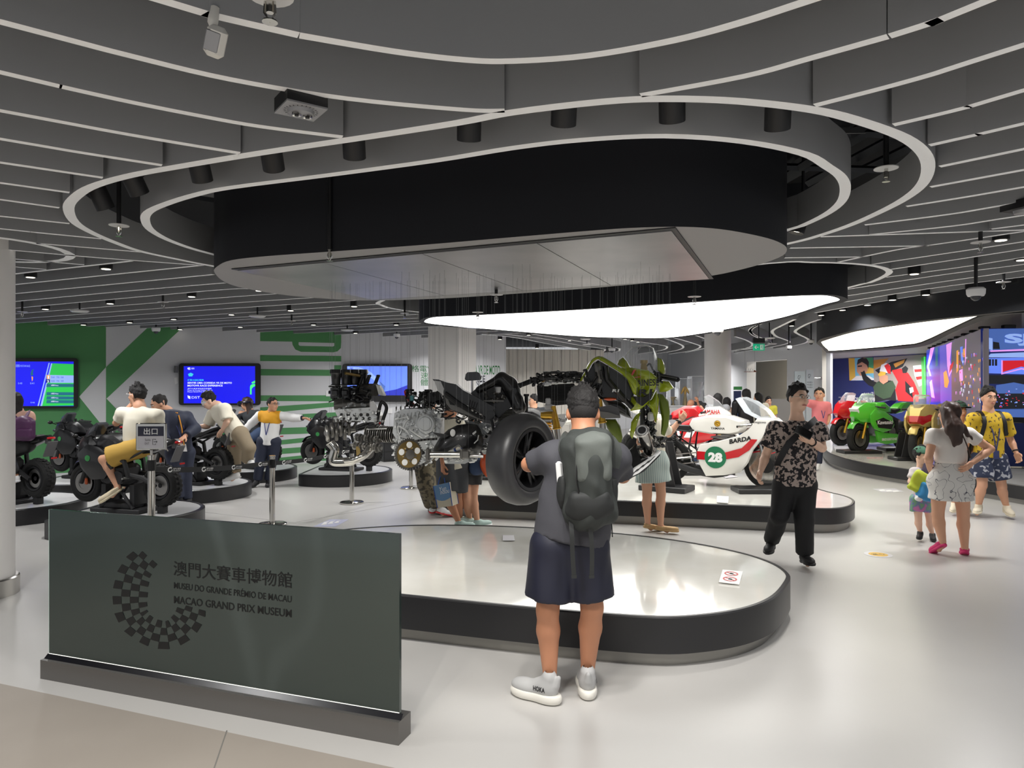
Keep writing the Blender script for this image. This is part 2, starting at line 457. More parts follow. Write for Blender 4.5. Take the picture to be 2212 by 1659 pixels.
    def build(s,name,mat,parent=None,extra=None):
        """mesh of the surface; extra: MB joined into the same mesh (world coordinates like the field)"""
        vs,fs = s.mesh()
        vs = [tuple(p) for p in vs]; fs = [tuple(int(i) for i in f) for f in fs]
        mb = MB(); mb.v = vs; mb.f = fs; mb.m = [0] * len(fs)
        if extra is not None: mb.add(extra.v,extra.f)
        if parent is not None:
            inv = MW[parent.name].inverted(); mb.v = [tuple(inv @ V(p)) for p in mb.v]
        me = bpy.data.meshes.new(name); me.from_pydata(mb.v,[],mb.f)
        me.materials.append(MAT[mat] if isinstance(mat,str) else mat); me.shade_smooth(); me.update()
        return link(name,me,parent)
# ================================================================ setting
M('floor', (187,185,182),0.3,noise=((196,194,191),0.7,.3,.7))
M('floor_mat', (150,142,133),0.6,noise=((160,152,143),1.2,.3,.7))
M('joint', (120,118,114),0.8)
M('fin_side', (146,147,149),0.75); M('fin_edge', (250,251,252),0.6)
M('plenum', (14,15,18),0.9); M('steel_dark', (60,62,66),0.5,0.6); M('steel_grey', (150,150,150),.45,.7)
M('drum_black', (17,19,26),0.75); M('drum_under', (150,148,147),0.6)
M('white_wall', (214,215,218),0.8); M('warm_wall', (222,217,207),0.8); M('column', (232,230,228),.6)
M('green', (80,142,88),.7); M('black', (18,18,20),.5); M('black_gloss', (12,12,14),.12,coat=.6); M('rubber', (24,24,25),.75)
M('chrome', (205,203,198),.12,1.0); M('steel', (190,188,184),.28,1.0); M('white', (238,238,238),.45)
M('white_gloss', (236,236,238),.12,coat=.4); M('panel_light', (255,254,250),emit=3.0); M('panel_cream', (255,250,232),emit=2.0)
M('lamp_lens', (255,246,228),emit=4.0)
M('perf_metal', (165,163,164),.33,.85,noise=((140,140,142),1.6,.35,.7),bump=.05,bscale=400)
M('navy_wall', (28,40,100),.6); M('glass_edge', (190,215,205),.1)

mb = MB(); quad(mb,(-16,-8,0),(16,-8,0),(16,36,0),(-16,36,0)); floor = mb.build('floor', 'floor', kind='structure')
# dark joints between the floor sheets,a hair proud of the floor
def floor_line(name,a,b,w=0.006,par=None):
    a,b = P(*a,0),P(*b,0); d = (b-a).normalized(); s = V((-d.y,d.x,0)) * w/2
    mb = MB(); mb.prism([a-s,b-s,b+s,a+s],(0,0,.001)); return mb.build(name, 'joint', par or floor,kind=None)
floor_line('floor_joint', (640,1128),(1000,1065)); floor_line('floor_joint', (430,1105),(640,1130))
# beige stone strip in the near left corner
a0,a1 = P(0,1478,0),P(812,1652,0); dd = (a1-a0).normalized(); nn = V((dd.y,-dd.x,0))
a0 = a0-dd*3; a1 = a1+dd*2.2
mb = MB(); mb.prism([a0,a1,a1+nn*3,a0+nn*3],(0,0,.004)); fm = mb.build('floor.001', 'floor_mat', kind='structure')
def mline(a,b):
    a,b = P(*a,.004),P(*b,.004); b = a+(b-a).normalized() * 2.5; d = (b-a).normalized(); s = V((-d.y,d.x,0)) * .003
    mb = MB(); mb.prism([a-s,b-s,b+s,a+s],(0,0,.0008)); mb.build('stone_joint', 'joint', fm)
mline((490,1578),(464,1655))

# ---- slab and plenum
mb = MB(); mb.box((0,14,3.62),(34,46,.1)); ceiling = mb.build('ceiling', 'plenum', kind='structure')
mb = MB()
def ribbon(mb,pts,z0,z1,t,closed=False):
    """upright curved fin: pts in plan; sides material 0,underside material 1"""
    L = len(pts); A = []; B = []
    for i,p in enumerate(pts):
        d = (pts[(i+1) % L]-pts[i-1]) if closed else (pts[min(i+1,L-1)]-pts[max(i-1,0)])
        n = V((-d.y,d.x,0)).normalized() * t/2; A.append(p+n); B.append(p-n)
    vs = []
    for i in range(L):
        for q in (A[i],B[i]):
            vs += [(q.x,q.y,z0),(q.x,q.y,z1)]
    fs = []; ms = []
    for i in range(L if closed else L-1):
        a = 4*i; b = 4*((i+1) % L)
        fs += [(a,b,b+1,a+1),(a+2,a+3,b+3,b+2),(a+1,b+1,b+3,a+3),(a,a+2,b+2,b)]; ms += [0,0,0,1]
    if not closed:
        e = 4*(L-1); fs += [(0,1,3,2),(e,e+2,e+3,e+1)]; ms += [0,0]
    o = len(mb.v); mb.v += vs; mb.f += [tuple(i+o for i in f) for f in fs]; mb.m += ms
FINH = 0.21
def fin(pts,t=.04,plan=None,smooth=5,ext0=0,ext1=0,z=ZC):
    p = [P(x,y,z) for x,y in pts]
    if ext0: p.insert(0,p[0]+(p[0]-p[1]).normalized() * ext0)
    if ext1: p.append(p[-1]+(p[-1]-p[-2]).normalized() * ext1)
    p = catmull(p,n=smooth) if len(p) > 2 else p
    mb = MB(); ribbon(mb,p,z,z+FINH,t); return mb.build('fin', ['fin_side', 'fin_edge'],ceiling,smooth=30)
EX = 1.6
# arcs sweeping round over the camera
fin([(340,-2),(450,31),(645,76)],ext0=EX); fin([(647,76.6),(850,111),(1000,129),(1106,132),(1271,120),(1456,87),(1606,47),(1766,-5)],ext1=.5)
fin([(560,-560),(860,-420),(1106,-390),(1400,-440),(1640,-560)],ext0=.5,ext1=.5)
fin([(0,47),(275,119),(500,172),(750,213),(1000,237),(1090,239)],ext0=EX)
fin([(1384,206),(1606,165),(1750,126),(1918,79)]); fin([(1922,78),(2030,43),(2131,2)],ext1=EX)
fin([(0,156),(140,189),(280,220),(420,248),(560,273),(740,296)],ext0=EX)
fin([(1760,228),(1981,170),(2212,97)],ext1=EX)
fin([(0,239),(280,291),(518,331)],ext0=EX); fin([(1930,270),(2080,234),(2212,195)],ext1=EX)
fin([(0,300),(177,330),(350,357)],ext0=EX); fin([(2008,314),(2110,291),(2212,267)],ext1=EX)
fin([(0,351),(222,384)],ext0=EX); fin([(2030,360),(2212,322)],ext1=EX)
fin([(0,395),(150,416)],ext0=EX); fin([(2010,404),(2212,367)],ext1=EX)
fin([(0,431),(128,449)],ext0=EX); fin([(1958,446),(2090,425),(2212,404)],ext1=EX)
fin([(0,467),(150,483)],ext0=EX); fin([(1868,486),(2050,463),(2212,436)],ext1=EX)
fin([(0,494),(76,502),(219,516)],ext0=EX); fin([(1878,507),(2060,488),(2212,465)],ext1=EX)
fin([(78,525.6),(304,544.5)]); fin([(1773,511.5),(2000,504),(2212,497)],ext1=EX)
fin([(20,540),(215,557),(432,573)],ext0=EX); fin([(2141,495),(2212,486)],ext1=EX)
fin([(20,558.5),(182,572)],ext0=EX); fin([(20,575.5),(100,582)],ext0=EX); fin([(1706,536),(2008,531)]); fin([(1695,557),(1868,555)])
fin([(1812,566),(1938,539.5),(2021,528),(2212,500)],ext1=EX); fin([(1885,571),(2060,545),(2212,522)],ext1=EX)
fin([(1924,582),(2070,560),(2212,538)],ext1=EX); fin([(1913,599),(2070,578),(2212,556)],ext1=EX)
for q in ([(1830,625),(2019,596),(2212,571)],[(1830,639),(2019,611),(2212,584)],[(1760,664),(1827,652),(2019,622),(2212,598)],[(1760,676),(1880,655),(2040,630),(2212,608)]):
    fin(q,ext1=EX)
# straight family over the simulator area
for q in ([(20,593),(284,564)],[(20,616),(438,573)],[(20,635.6),(461,593)],[(20,652.5),(260,630),(486,611)],[(20,667),(440,629),(540,624)],
          [(20,679),(440,646),(606,634)],[(20,690.5),(440,659),(683,642.5)],[(20,699),(440,670),(781,648)],[(72,704.6),(440,681),(822,657)],
          [(127,709),(440,690),(842,665)],[(150,711),(440,695),(885,671)],[(203,715),(440,702),(903,679)],[(266,717),(440,708),(903,687)],
          [(390,720),(903,694),(1000,690)],[(486,721.6),(900,699),(1000,694)],[(563,724),(925,706),(1050,700)],[(654,727),(925,713),(1100,704)],[(760,730),(960,721),(1150,711)],[(860,732),(1040,724),(1240,712)]):
    fin(q,ext0=(EX if q[0][0] == 20 else 0))
# wavy family at the back
for q in ([(1040,722),(1117,730),(1187,743.5),(1261,755),(1274,757)],[(1090,722),(1174,732),(1247,745),(1300,753),(1307,756),(1303,759.5)],
          [(1150,722),(1224,733),(1294,745),(1334,752),(1338,755),(1327,760),(1250,765)],[(1200,715),(1294,725),(1360,735),(1425,745),(1441,750),(1428,757),(1380,764)],
          [(1330,718),(1418,728),(1455,738),(1476,749),(1461,757),(1411,765)],[(1380,718),(1455,730),(1498,742),(1513,749),(1495,757),(1445,765)],
          [(1640,700),(1620,712),(1630,724),(1654,734),(1664,741),(1655,747),(1623,753),(1580,759)],
          [(1669,690),(1640,701),(1621.5,713.5),(1627,724),(1647,733),(1665,740),(1659,745),(1623,751.5),(1587,759)],
          [(1717,690),(1690,702.7),(1668.5,715),(1676,726),(1694,733),(1705,738),(1697.5,743),(1661,750.6),(1587,762)],
          [(1771,690),(1741,701),(1718,715),(1726,722.5),(1742.6,730.7),(1746,736),(1733.6,742.4),(1686.6,751.5),(1587,764)],
          [(1588,727),(1612,735),(1625,744),(1612,752),(1560,760)],[(1500,724),(1524,732),(1540,740),(1530,750),(1480,762)]):
    fin(q,t=.06)
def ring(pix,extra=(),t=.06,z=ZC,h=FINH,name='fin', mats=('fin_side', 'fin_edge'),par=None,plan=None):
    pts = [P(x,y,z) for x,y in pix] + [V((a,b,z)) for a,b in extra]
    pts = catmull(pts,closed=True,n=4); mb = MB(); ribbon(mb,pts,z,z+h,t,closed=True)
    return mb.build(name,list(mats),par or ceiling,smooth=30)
RING1 = [(461,575),(388,561),(304,543),(250,524.5),(195,501),(160,478),(148,448),(165,424),(202,402),(278,380),(380,361),(560,331),(780,298),(985,266),(1106,243),
         (1300,220),(1436,213.5),(1600,219),(1761,238),(1862,263.5),(1951,296.5),(1994,329),(2005,362),(1994,395),(1964,423),(1913,452),(1837,486),(1761,511.6),(1706,525.6)]
RING2 = [(462,550),(380,525),(330,500),(314,477),(321,458),(360,440),(425,420),(500,405),(712,378),(940,347),(1106,320),(1256,302.5),(1436,294),(1606,306),
         (1736,332),(1787,360),(1817,382.5),(1826,408),(1817,436),(1787,461),(1736,486),(1704,496)]
ring(RING1,[(1.75,5.95),(.95,6.8),(-.3,7.4),(-1.3,7.6),(-2.2,7.15)])
ring(RING2,[(1.6,5.62),(.85,6.4),(-.4,7.02),(-1.45,7.25),(-2.05,6.85)],t=.055)
# ring round the left column
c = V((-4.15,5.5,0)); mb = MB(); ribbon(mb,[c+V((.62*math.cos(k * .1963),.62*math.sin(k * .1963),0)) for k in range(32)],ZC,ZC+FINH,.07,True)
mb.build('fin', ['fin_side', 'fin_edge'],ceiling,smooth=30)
# ring round the second drum
ring([(820,652),(826,660),(850,667),(903,674),(960,678)],[(0.3,11.6),(1.2,13.6),(2.6,13.2),(3.6,11)] + [tuple(P(x,y,ZC)[:2]) for x,y in ((1830,622),(1880,610),(1918,592),(1915,582),(1885,574),(1830,569),(1760,567),(1660,569))] + [(1.2,7.1),(0,7.6),(-1.1,8.1)],t=.06)

# ---- suspended drums
def drum_mesh(outline,z,top,name,label,under,inset=None):
    mb = MB(); n = len(outline); vs = [(p.x,p.y,z) for p in outline] + [(p.x,p.y,top) for p in outline]
    fs = [(i,(i+1) % n,n+(i+1) % n,n+i) for i in range(n)]
    mb.add(vs,fs,0); return mb
D1 = [(463,588),(470,575),(500,562),(580,553),(700,544.5),(900,530),(1106,512.5),(1306,496),(1400,491),(1480,490),(1556,495),(1631,508),(1680,522),(1700,538),(1681,557),(1606,581),(1506,600),(1306,620),(1106,635),(950,645),(813,649),(734,647),(621,638),(530,623),(485,609)]
ZD = 2.50
o1 = catmull([P(x,y,ZD) for x,y in D1],closed=True,n=4)
mb = drum_mesh(o1,ZD,3.57, '', '', '')
n1 = len(o1); mb.add([(p.x,p.y,ZD) for p in o1],[tuple(range(n1))],1)
drum = mb.build('ceiling_drum', ['drum_black', 'drum_under'],smooth=40)
tag(drum, 'big black suspended ceiling drum over the empty white platform, metal plates on its underside', 'ceiling drum')
q = [P(512,581,ZD),P(1451,494,ZD),P(1533,600,ZD),P(805,645,ZD)]
def lerp(a,b,t): return a+(b-a) * t
cuts = [0,.25,.5,.75,1]
def bil(u,v): return lerp(lerp(q[0],q[1],u),lerp(q[3],q[2],u),v)
M('plate_rim', (25,25,27),.5)
mb = MB(); rim = [bil(-.006,-.02),bil(1.008,-.02),bil(1.008,1.02),bil(-.006,1.02)]
mb.prism([p-V((0,0,.001)) for p in rim],(0,0,-.006)); mb.build('plate_rim', 'plate_rim', drum,smooth=0)
for i in range(4):
    u0,u1 = cuts[i] + .001,cuts[i+1] - .001
    mb = MB(); mb.prism([bil(u0,.005)-V((0,0,.006)),bil(u1,.005)-V((0,0,.006)),bil(u1,.995)-V((0,0,.006)),bil(u0,.995)-V((0,0,.006))],(0,0,-.006))
    mb.build('metal_plate', 'perf_metal', drum,smooth=0)
# second drum with its glowing underside
D2 = [(905,695),(925,685),(1000,681),(1200,671),(1450,655),(1650,641),(1750,636.5),(1800,637),(1828,644),(1826,652),(1790,661),(1700,688),(1560,716),(1460,730),(1390,732),(1260,729),(1100,717),(980,707),(920,701)]
o2 = catmull([P(x,y,ZD) for x,y in D2],closed=True,n=4)
mb = drum_mesh(o2,ZD,3.57, '', '', ''); cen = sum(o2,V()) / len(o2)
inn = []
for i,p in enumerate(o2):
    d = (o2[(i+1) % len(o2)]-o2[i-1]); nrm = V((-d.y,d.x,0)).normalized()
    if nrm.dot(cen-p) < 0: nrm = -nrm
    inn.append(p+nrm * .07)
k = len(o2); mb.add([(p.x,p.y,ZD) for p in o2] + [(p.x,p.y,ZD) for p in inn],[(i,(i+1) % k,k+(i+1) % k,k+i) for i in range(k)],0)
drum2 = mb.build('light_drum', 'drum_black', smooth=40); tag(drum2, 'black suspended drum with a brilliant white luminous underside, behind the bigger dark drum', 'ceiling light')
mb = MB(); mb.add([(p.x,p.y,ZD + .012) for p in inn],[tuple(range(k))]); mb.build('diffuser', 'panel_light', drum2,smooth=0)
# right-hand light canopy
ZR = 2.40
fr = [(1764,742),(1772,733),(1800,725),(1850,712.5),(1920,702),(2000,691.5),(2100,681),(2212,670),(2330,660)]
bk = [(2330,664),(2212,676.5),(2165,682),(2110,697),(2050,722),(1998,747),(1930,755),(1850,760),(1793,763),(1783,759),(1776,751)]
of = catmull([P(x,y,ZR) for x,y in fr],n=4); ob = catmull([P(x,y,ZR) for x,y in bk],n=4)
o3 = of+ob; mb = drum_mesh(o3,ZR,3.57, '', '', '')
gl = catmull([P(x,y,ZR) for x,y in [(1774,742),(1784,735),(1850,716),(1920,706),(2000,695),(2100,684),(2212,672.5),(2330,662),(2330,663),(2212,675),(2130,681.5),(2080,700),(1990,741),(1950,747),(1900,752),(1800,759.5),(1788,757)]],closed=True,n=3)
m1,m2 = len(o3),len(gl)
bm = bmesh.new(); v1 = [bm.verts.new((p.x,p.y,ZR)) for p in o3]; v2 = [bm.verts.new((p.x,p.y,ZR)) for p in gl]
ed = [bm.edges.new((v1[i],v1[(i+1) % m1])) for i in range(m1)] + [bm.edges.new((v2[i],v2[(i+1) % m2])) for i in range(m2)]
r_ = bmesh.ops.triangle_fill(bm,edges=ed,use_beauty=True)
bm.verts.index_update(); mb.add([v.co.copy() for v in bm.verts],[tuple(v.index for v in f.verts) for f in bm.faces],1); bm.free()
M('soffit_dark', (70,69,66),.7)
can = mb.build('light_canopy', ['drum_black', 'soffit_dark'],smooth=40); tag(can, 'long black light canopy with a cream luminous ceiling above the right-hand bikes', 'ceiling light')
mb = MB(); mb.add([(p.x,p.y,ZR + .02) for p in gl],[tuple(range(m2))]); mb.build('diffuser', 'panel_cream', can,smooth=0)

# plenum steelwork seen through the ring gaps
mb = MB()
for (a,b,w) in [((1.2,3.4),(2.6,3.9),.06),((1.9,3.2),(1.75,5.6),.07),((2.1,3.2),(1.95,5.6),.07),((1.0,4.1),(2.9,4.35),.05),((.9,4.8),(2.9,5.0),.05),((-3,4.9),(-1.8,5.2),.06),((-2.9,4.4),(-2.0,4.2),.05),((-2.6,5.6),(-1.6,6.4),.06)]:
    a,b = V((*a,3.15)),V((*b,3.15)); mb.tube([a,b],w/2,n=4)
sb = mb.build('ceiling_truss', 'steel_dark', ceiling,smooth=0)
for k in range(8):
    mb = MB(); mb.tube([V((1.15 + .22*k,3.3 + .1*k,3.2)),V((1.02 + .22*k,5.6,3.24))],.035,n=4); mb.build('ceiling_stud', 'steel_dark', ceiling,smooth=0)
for (a,b) in [((1.52,3.85,3.02),(1.98,4.0,3.08)),((1.3,4.15,3.0),(1.62,4.35,3.06))]:
    mb = MB(); mb.strip([a,b],.05,.004,up=V((0,-1,.6))); mb.build('slotted_bracket', 'steel_grey', ceiling,smooth=0)
# duct seen through left gap
mb = MB(); mb.box((-2.0,5.6,3.3),(1.4,.5,.3),rot=(0,0,.3)); mb.build('air_duct', 'steel_grey', ceiling,smooth=0)

# ---- walls
WA = V((-8.02*12.7/12.4,12.7,0)); WB = V(((1093-1106) / F*17.2,17.2,0)); WD = (WB-WA).normalized(); WN = V((WD.y,-WD.x,0))
def W(px,py,lift=0.0):
    d = V(((px-CX) / F,1,-(py-CY) / F)); o = V((0,0,H)); t = (WA+WN*lift-o).dot(WN) / d.dot(WN); return o+d*t
w0 = WA-WD*6; mb = MB(); mb.prism([w0,WB,WB+V((0,0,3.57)),w0+V((0,0,3.57))],-WN * .25); wl = mb.build('wall_left', 'white_wall', smooth=0,kind='structure')
def decal(name,pix,mat,lift=.004,par=None):
    mb = MB(); mb.prism([W(x,y,.0005) for x,y in pix],WN*lift); return mb.build(name,mat,par or wl,smooth=0)
decal('green_panel', [(-60,640),(229,655),(229,793),(171,857),(229,930),(229,1020),(-60,1085)], 'green')
decal('green_band', [(229,793),(385,645),(461,645),(230,861),(330,965),(330,1012),(254,1018),(229,940),(290,955),(229,935)][:4] + [(300,934),(350,985),(350,1008),(229,1018),(229,932),(229,862)], 'green')
def P2(n,pts): decal(n,pts, 'green')
P2('green_stripe', [(562,660),(737,670),(737,740),(736,752),(729,759),(720,761),(650,760),(638,755),(632,745),(631,738),(562,737)])
mbw = MB(); mbw.prism([W(x,y,.005) for x,y in [(645,739),(722,741),(722,747),(719,748.5),(648,747),(645,745)]],WN * .002); mbw.build('white_slot', 'white_wall', wl,smooth=0)
P2('green_stripe', [(562,767),(737,769),(737,781),(562,780)]); P2('green_stripe', [(562,797),(722,799),(722,789),(737,789),(737,812),(562,811)])
P2('green_stripe', [(562,854),(737,854),(737,867),(562,866)]); P2('green_stripe', [(562,880),(737,868),(737,877),(562,894)]); P2('green_stripe', [(562,899),(737,890),(737,902),(562,906)])
P2('green_stripe', [(562,926),(737,920),(737,934),(562,940)]); P2('green_stripe', [(562,955),(737,938),(737,947),(562,965)]); P2('green_stripe', [(562,972),(737,960),(737,971),(562,984)])
P2('green_stripe', [(562,993),(737,975),(737,992),(562,1006)])
# printed words on that wall,half hidden by the column
def wtext(name,txt,x0,x1,ytop,ybot,mat,bold=0.0):
    a,b,c = W(x0,ybot,.002),W(x1,ybot,.002),W(x0,ytop,.002)
    mb = MB(); put_text(mb,txt,a,WD,(0,0,1),(b-a).length,(c-a).length,bold=bold,lift=.001); return mb.build(name,mat,wl,smooth=0)
M('green_ink', (44,122,66),.7); M('dark_ink', (40,42,52),.7)
wtext('wall_lettering', '格電VR', 889,943,789,803, 'green_ink'); wtext('wall_lettering', '速', 909,925,804,818, 'green_ink'); wtext('wall_lettering', '體', 909,925,819,833, 'green_ink')
wtext('wall_lettering', 'A VR DE MOTO', 1025.5,1080,789,809, 'green_ink', .012); wtext('wall_lettering', 'RACE', 1018,1048,811,826, 'dark_ink', .012); wtext('wall_lettering', 'EXPERIENCE', 990,1047,822,834, 'dark_ink', .012)
mb = MB()
for x in (838,862): mb.prism([W(x,882,.001),W(x+9,882,.001),W(x+9,893,.001),W(x,893,.001)],WN * .012)
mb.build('socket_plate', 'white', wl,smooth=0)
mb = MB(); mb.prism([W(704,843,.001),W(715,843,.001),W(715,856,.001),W(704,856,.001)],WN * .012); mb.build('socket_plate', 'white', wl,smooth=0)
mb = MB()
for xa,xb in ((-40,1092),): mb.prism([W(xa,1009+(600-xa) * .045,.001),W(xb,984,.001),W(xb,977,.001),W(xa,1001+(600-xa) * .045,.001)],WN * .02)
mb.build('baseboard_left', 'white_wall', smooth=0,kind='structure')
# panelled wall behind,further back
BP = [J(1080,757,22.0),J(1305,758.5,22.6)]
b0,b1 = V((BP[0].x,BP[0].y,0)),V((BP[1].x,BP[1].y,0)); bd = (b1-b0).normalized()
mb = MB(); mb.prism([b0+V((0,.06,0)),b1+V((0,.06,0)),b1+V((0,.06,2.74)),b0+V((0,.06,2.74))],(0,.3,0)); wb = mb.build('wall_back', 'warm_wall', smooth=0,kind='structure')
npan = 12
for i in range(npan):
    a,b = lerp(b0,b1,i/npan + .002),lerp(b0,b1,(i+1) / npan - .002)
    mb = MB(); mb.prism([a,b,b+V((0,0,2.735)),a+V((0,0,2.735))],(0,.05,0)); mb.build('wall_panel', 'warm_wall', wb,smooth=0)
# far wall and the side wall with the doorway
fw = [V((2.9,24.5,0)),V((6.4,29.2,0)),V((8.05,18.3,0))]
def wallseg(name,a,b,h=3.57,mat='white_wall', t=.2,holes=None):
    d = (b-a).normalized(); n = V((-d.y,d.x,0))
    mb = MB(); mb.prism([a,b,b+V((0,0,h)),a+V((0,0,h))],n*t); return mb.build(name,mat,smooth=0,kind='structure')
wallseg('wall_far', fw[0],fw[1],t=.2)
# side wall: from the column's right edge to the poster wall corner,with a wide doorway
sA,sB = V((6.9,29.2,0)),V((8.1,18.3,0)); sd = (sB-sA).normalized(); sn = V((sd.y,-sd.x,0))
def SW(px):
    d = V(((px-CX) / F,1,0)); t = sA.dot(sn) / d.dot(sn); return V((d.x*t,d.y*t,0))
d0,d1 = SW(1613),SW(1700); dh = H+(CY-776) * d1.y/F
mb = MB()
for a,b,z0,z1 in ((sA-sd*6,d0,0,3.57),(d1,sB+sd * .2,0,3.57),(d0,d1,dh,3.57)):
    mb.prism([a+V((0,0,z0)),b+V((0,0,z0)),b+V((0,0,z1)),a+V((0,0,z1))],-sn*(.06 if b.y < 19 else .3))
ws = mb.build('wall_right', 'white_wall', smooth=0,kind='structure')
# room behind the doorway
mb = MB(); c0,c1 = d0+V((2.2,1.6,0)),d1+V((2.2,1.6,0)); mb.prism([c0-sd*3,c1-sd * .9,c1-sd * .9+V((0,0,3.2)),c0-sd*3+V((0,0,3.2))],(.2,0,0))
wi = mb.build('wall_inner', 'warm_wall', smooth=0,kind='structure')
lamp('AREA', (d1.x+1.2,d1.y+2.2,2.9),40,size=.8,color=(1,.93,.8))
mb = MB(); M('pale_door', (226,222,210),.6); ca = J(1660,815,24.6); mb.box((d1.x+2.1,d1.y+2.9,1.05),(.05,1.0,2.1)); dr = mb.build('door_1', 'pale_door', smooth=0,kind='structure')
# low grey partition in the doorway
M('grey_part', (150,147,142),.7); pa,pb = J(1662,865,19.5),J(1712,865,19.5)
mb = MB(); mb.box(((pa.x+pb.x) / 2,19.5,.62),(pb.x-pa.x,.25,1.24)); tag(mb.build('low_counter', 'grey_part', smooth=0), 'low grey counter in front of the far doorway', 'counter')
# cream wall behind the right-hand bikes
qa,qb = V((9.55,22.05,0)),V((13.2,18.6,0)); qd = (qb-qa).normalized(); qn = V((qd.y,-qd.x,0))
mb = MB(); mb.prism([sB+V((0,0,0)),qa,qa+V((0,0,3.57)),sB+V((0,0,3.57))],(-.06,.1,0)); mb.prism([qa,qb,qb+V((0,0,3.57)),qa+V((0,0,3.57))],-qn * .3)
wp = mb.build('wall_poster', 'warm_wall', smooth=0,kind='structure')
def Q(px,py,lift=.01):
    d = V(((px-CX) / F,1,-(py-CY) / F)); o = V((0,0,H)); t = (qa+qn*lift-o).dot(qn) / d.dot(qn); return o+d*t
# LED wall
lA = V((7.97,12.0,0)); lB = V((11.3,19.3,0)); lC = V((12.2,11.6,0))
M('wall_cream', (226,221,208),.8)
mb = MB(); mb.prism([lC+V((2,-.2,0)) , lA+V((.9,.35,0)),lA+V((.9,.35,3.5)),lC+V((2,-.2,3.5))],(.1,.4,0)); mb.prism([lA+V((.9,.35,0)),lB+V((.5,0,0)),lB+V((.5,0,3.5)),lA+V((.9,.35,3.5))],(.3,.2,0))
wr = mb.build('wall_screen', 'wall_cream', smooth=0,kind='structure')

# ---- columns
mb = MB(); c = V((-4.15,5.55,0)); mb.lathe(c,[(.22,0.0),(.22,3.55)],n=36); col = mb.build('column', 'column', kind='structure')
mb = MB(); mb.lathe(c,[(.225,0.0),(.25,0.0),(.25,.13),(.24,.14),(.22,.14)],n=36); mb.build('column_base', 'steel', col)
cy = 13.2; xl,xm,xr = J(925,0,cy).x,J(991,0,cy).x,J(1024,0,cy + .0).x
mb = MB(); mb.prism([V((xl,cy,0)),V((xm,cy - .12,0)),V((xr + .02,cy + .35,0)),V((xl + .05,cy + .75,0))],(0,0,3.55)); mb.build('column', 'column', smooth=0,kind='structure')
cy = 15.5; xl,xr = J(1530,0,cy).x,J(1587,0,cy).x; rr = (xr-xl) / 2
mb = MB(); mb.lathe(V((xl+rr,cy+rr,0)),[(rr,0.0),(rr,3.55)],n=32); mb.build('column', 'column', kind='structure')

# ================================================================ platforms
M('plat_black', (30,30,32),.35); M('plat_top', (238,237,232),.1,coat=.5,noise=((228,226,218),2.2,.35,.65)); M('plat_kick', (150,148,143),.35,.6)
def platform(name,label,outline,h,top='plat_top', kick=.07,band=.4,kickm='plat_kick', rimw=.03,cat='platform', group=None,joints=()):
    """outline: plan points; black band,light top,recessed kick"""
    n = len(outline); cen = sum(outline,V()) / n
    def off(d):
        o = []
        for i,p in enumerate(outline):
            t = outline[(i+1) % n]-outline[i-1]; q = V((-t.y,t.x,0)).normalized()
            if q.dot(cen-p) < 0: q = -q
            o.append(p+q*d)
        return o
    loc = V((cen.x,cen.y,0)); r = thing(name,label,cat,loc,group=group)
    A = [p-loc for p in outline]; Bi = [p-loc for p in off(rimw)]; K = [p-loc for p in off(.06)]
    mb = MB(); z0,z1 = h*(1-band) if kick is None else kick,h
    vs = [(p.x,p.y,z0) for p in A] + [(p.x,p.y,z1 - .008) for p in A] + [(p.x,p.y,z1) for p in [a.lerp(b,.3) for a,b in zip(A,Bi)]] + [(p.x,p.y,z1) for p in Bi] + [(p.x,p.y,z1 - .012) for p in Bi] + [(p.x,p.y,z0) for p in K]
    fs = []
    for L in range(4):
        for i in range(n): fs.append((L*n+i,L*n+(i+1) % n,(L+1) * n+(i+1) % n,(L+1) * n+i))
    for i in range(n): fs.append((5*n+i,5*n+(i+1) % n,(i+1) % n,i))
    mb.add(vs,fs); mb.build('band', 'plat_black', r,smooth=40)
    mb = MB(); mb.add([(p.x,p.y,z1 - .006) for p in Bi],[tuple(range(n))]); mb.build('deck', top,r,smooth=0)
    if z0 > .005:
        mb = MB(); mb.add([(p.x,p.y,0) for p in K] + [(p.x,p.y,z0) for p in K],[(i,(i+1) % n,n+(i+1) % n,n+i) for i in range(n)]); mb.build('kick_plate', kickm,r,smooth=40)
    return r
def PT(l,z): return [P(x,y,z) for x,y in l]
HP = .30
pl1 = catmull(PT([(1705,1238),(1700,1262),(1670,1292),(1610,1315),(1520,1329),(1420,1333),(1250,1322),(1050,1304),(852,1284)],HP) + [V((-1.5,4.78,HP)),V((-2.15,5.2,HP)),V((-2.3,5.75,HP))]+PT([(640,1158),(700,1148),(780,1139),(900,1133),(1050,1134),(1200,1141),(1350,1152),(1480,1168),(1590,1189),(1665,1212)],HP),closed=True,n=5)
plat1 = platform('display_platform', 'long low empty white platform with a black rim behind the man with the backpack', [V((p.x,p.y,0)) for p in pl1],HP,kick=.085)
HP2 = .28
pl2 = catmull(PT([(1846,1080),(1838,1092),(1797,1098),(1717,1096),(1541,1089),(1332,1081),(1080,1072),(960,1065),(918,1057)],HP2) + [V((-.98,9.35,HP2)),V((-.3,10.6,HP2)),V((1.4,12.6,HP2)),V((2.6,12.9,HP2))]+PT([(1600,1004),(1690,1028),(1775,1057),(1826,1070)],HP2),closed=True,n=5)
plat2 = platform('display_platform', 'white platform with a black rim carrying the white racing motorcycle number 28', [V((p.x,p.y,0)) for p in pl2],HP2,kick=.1)
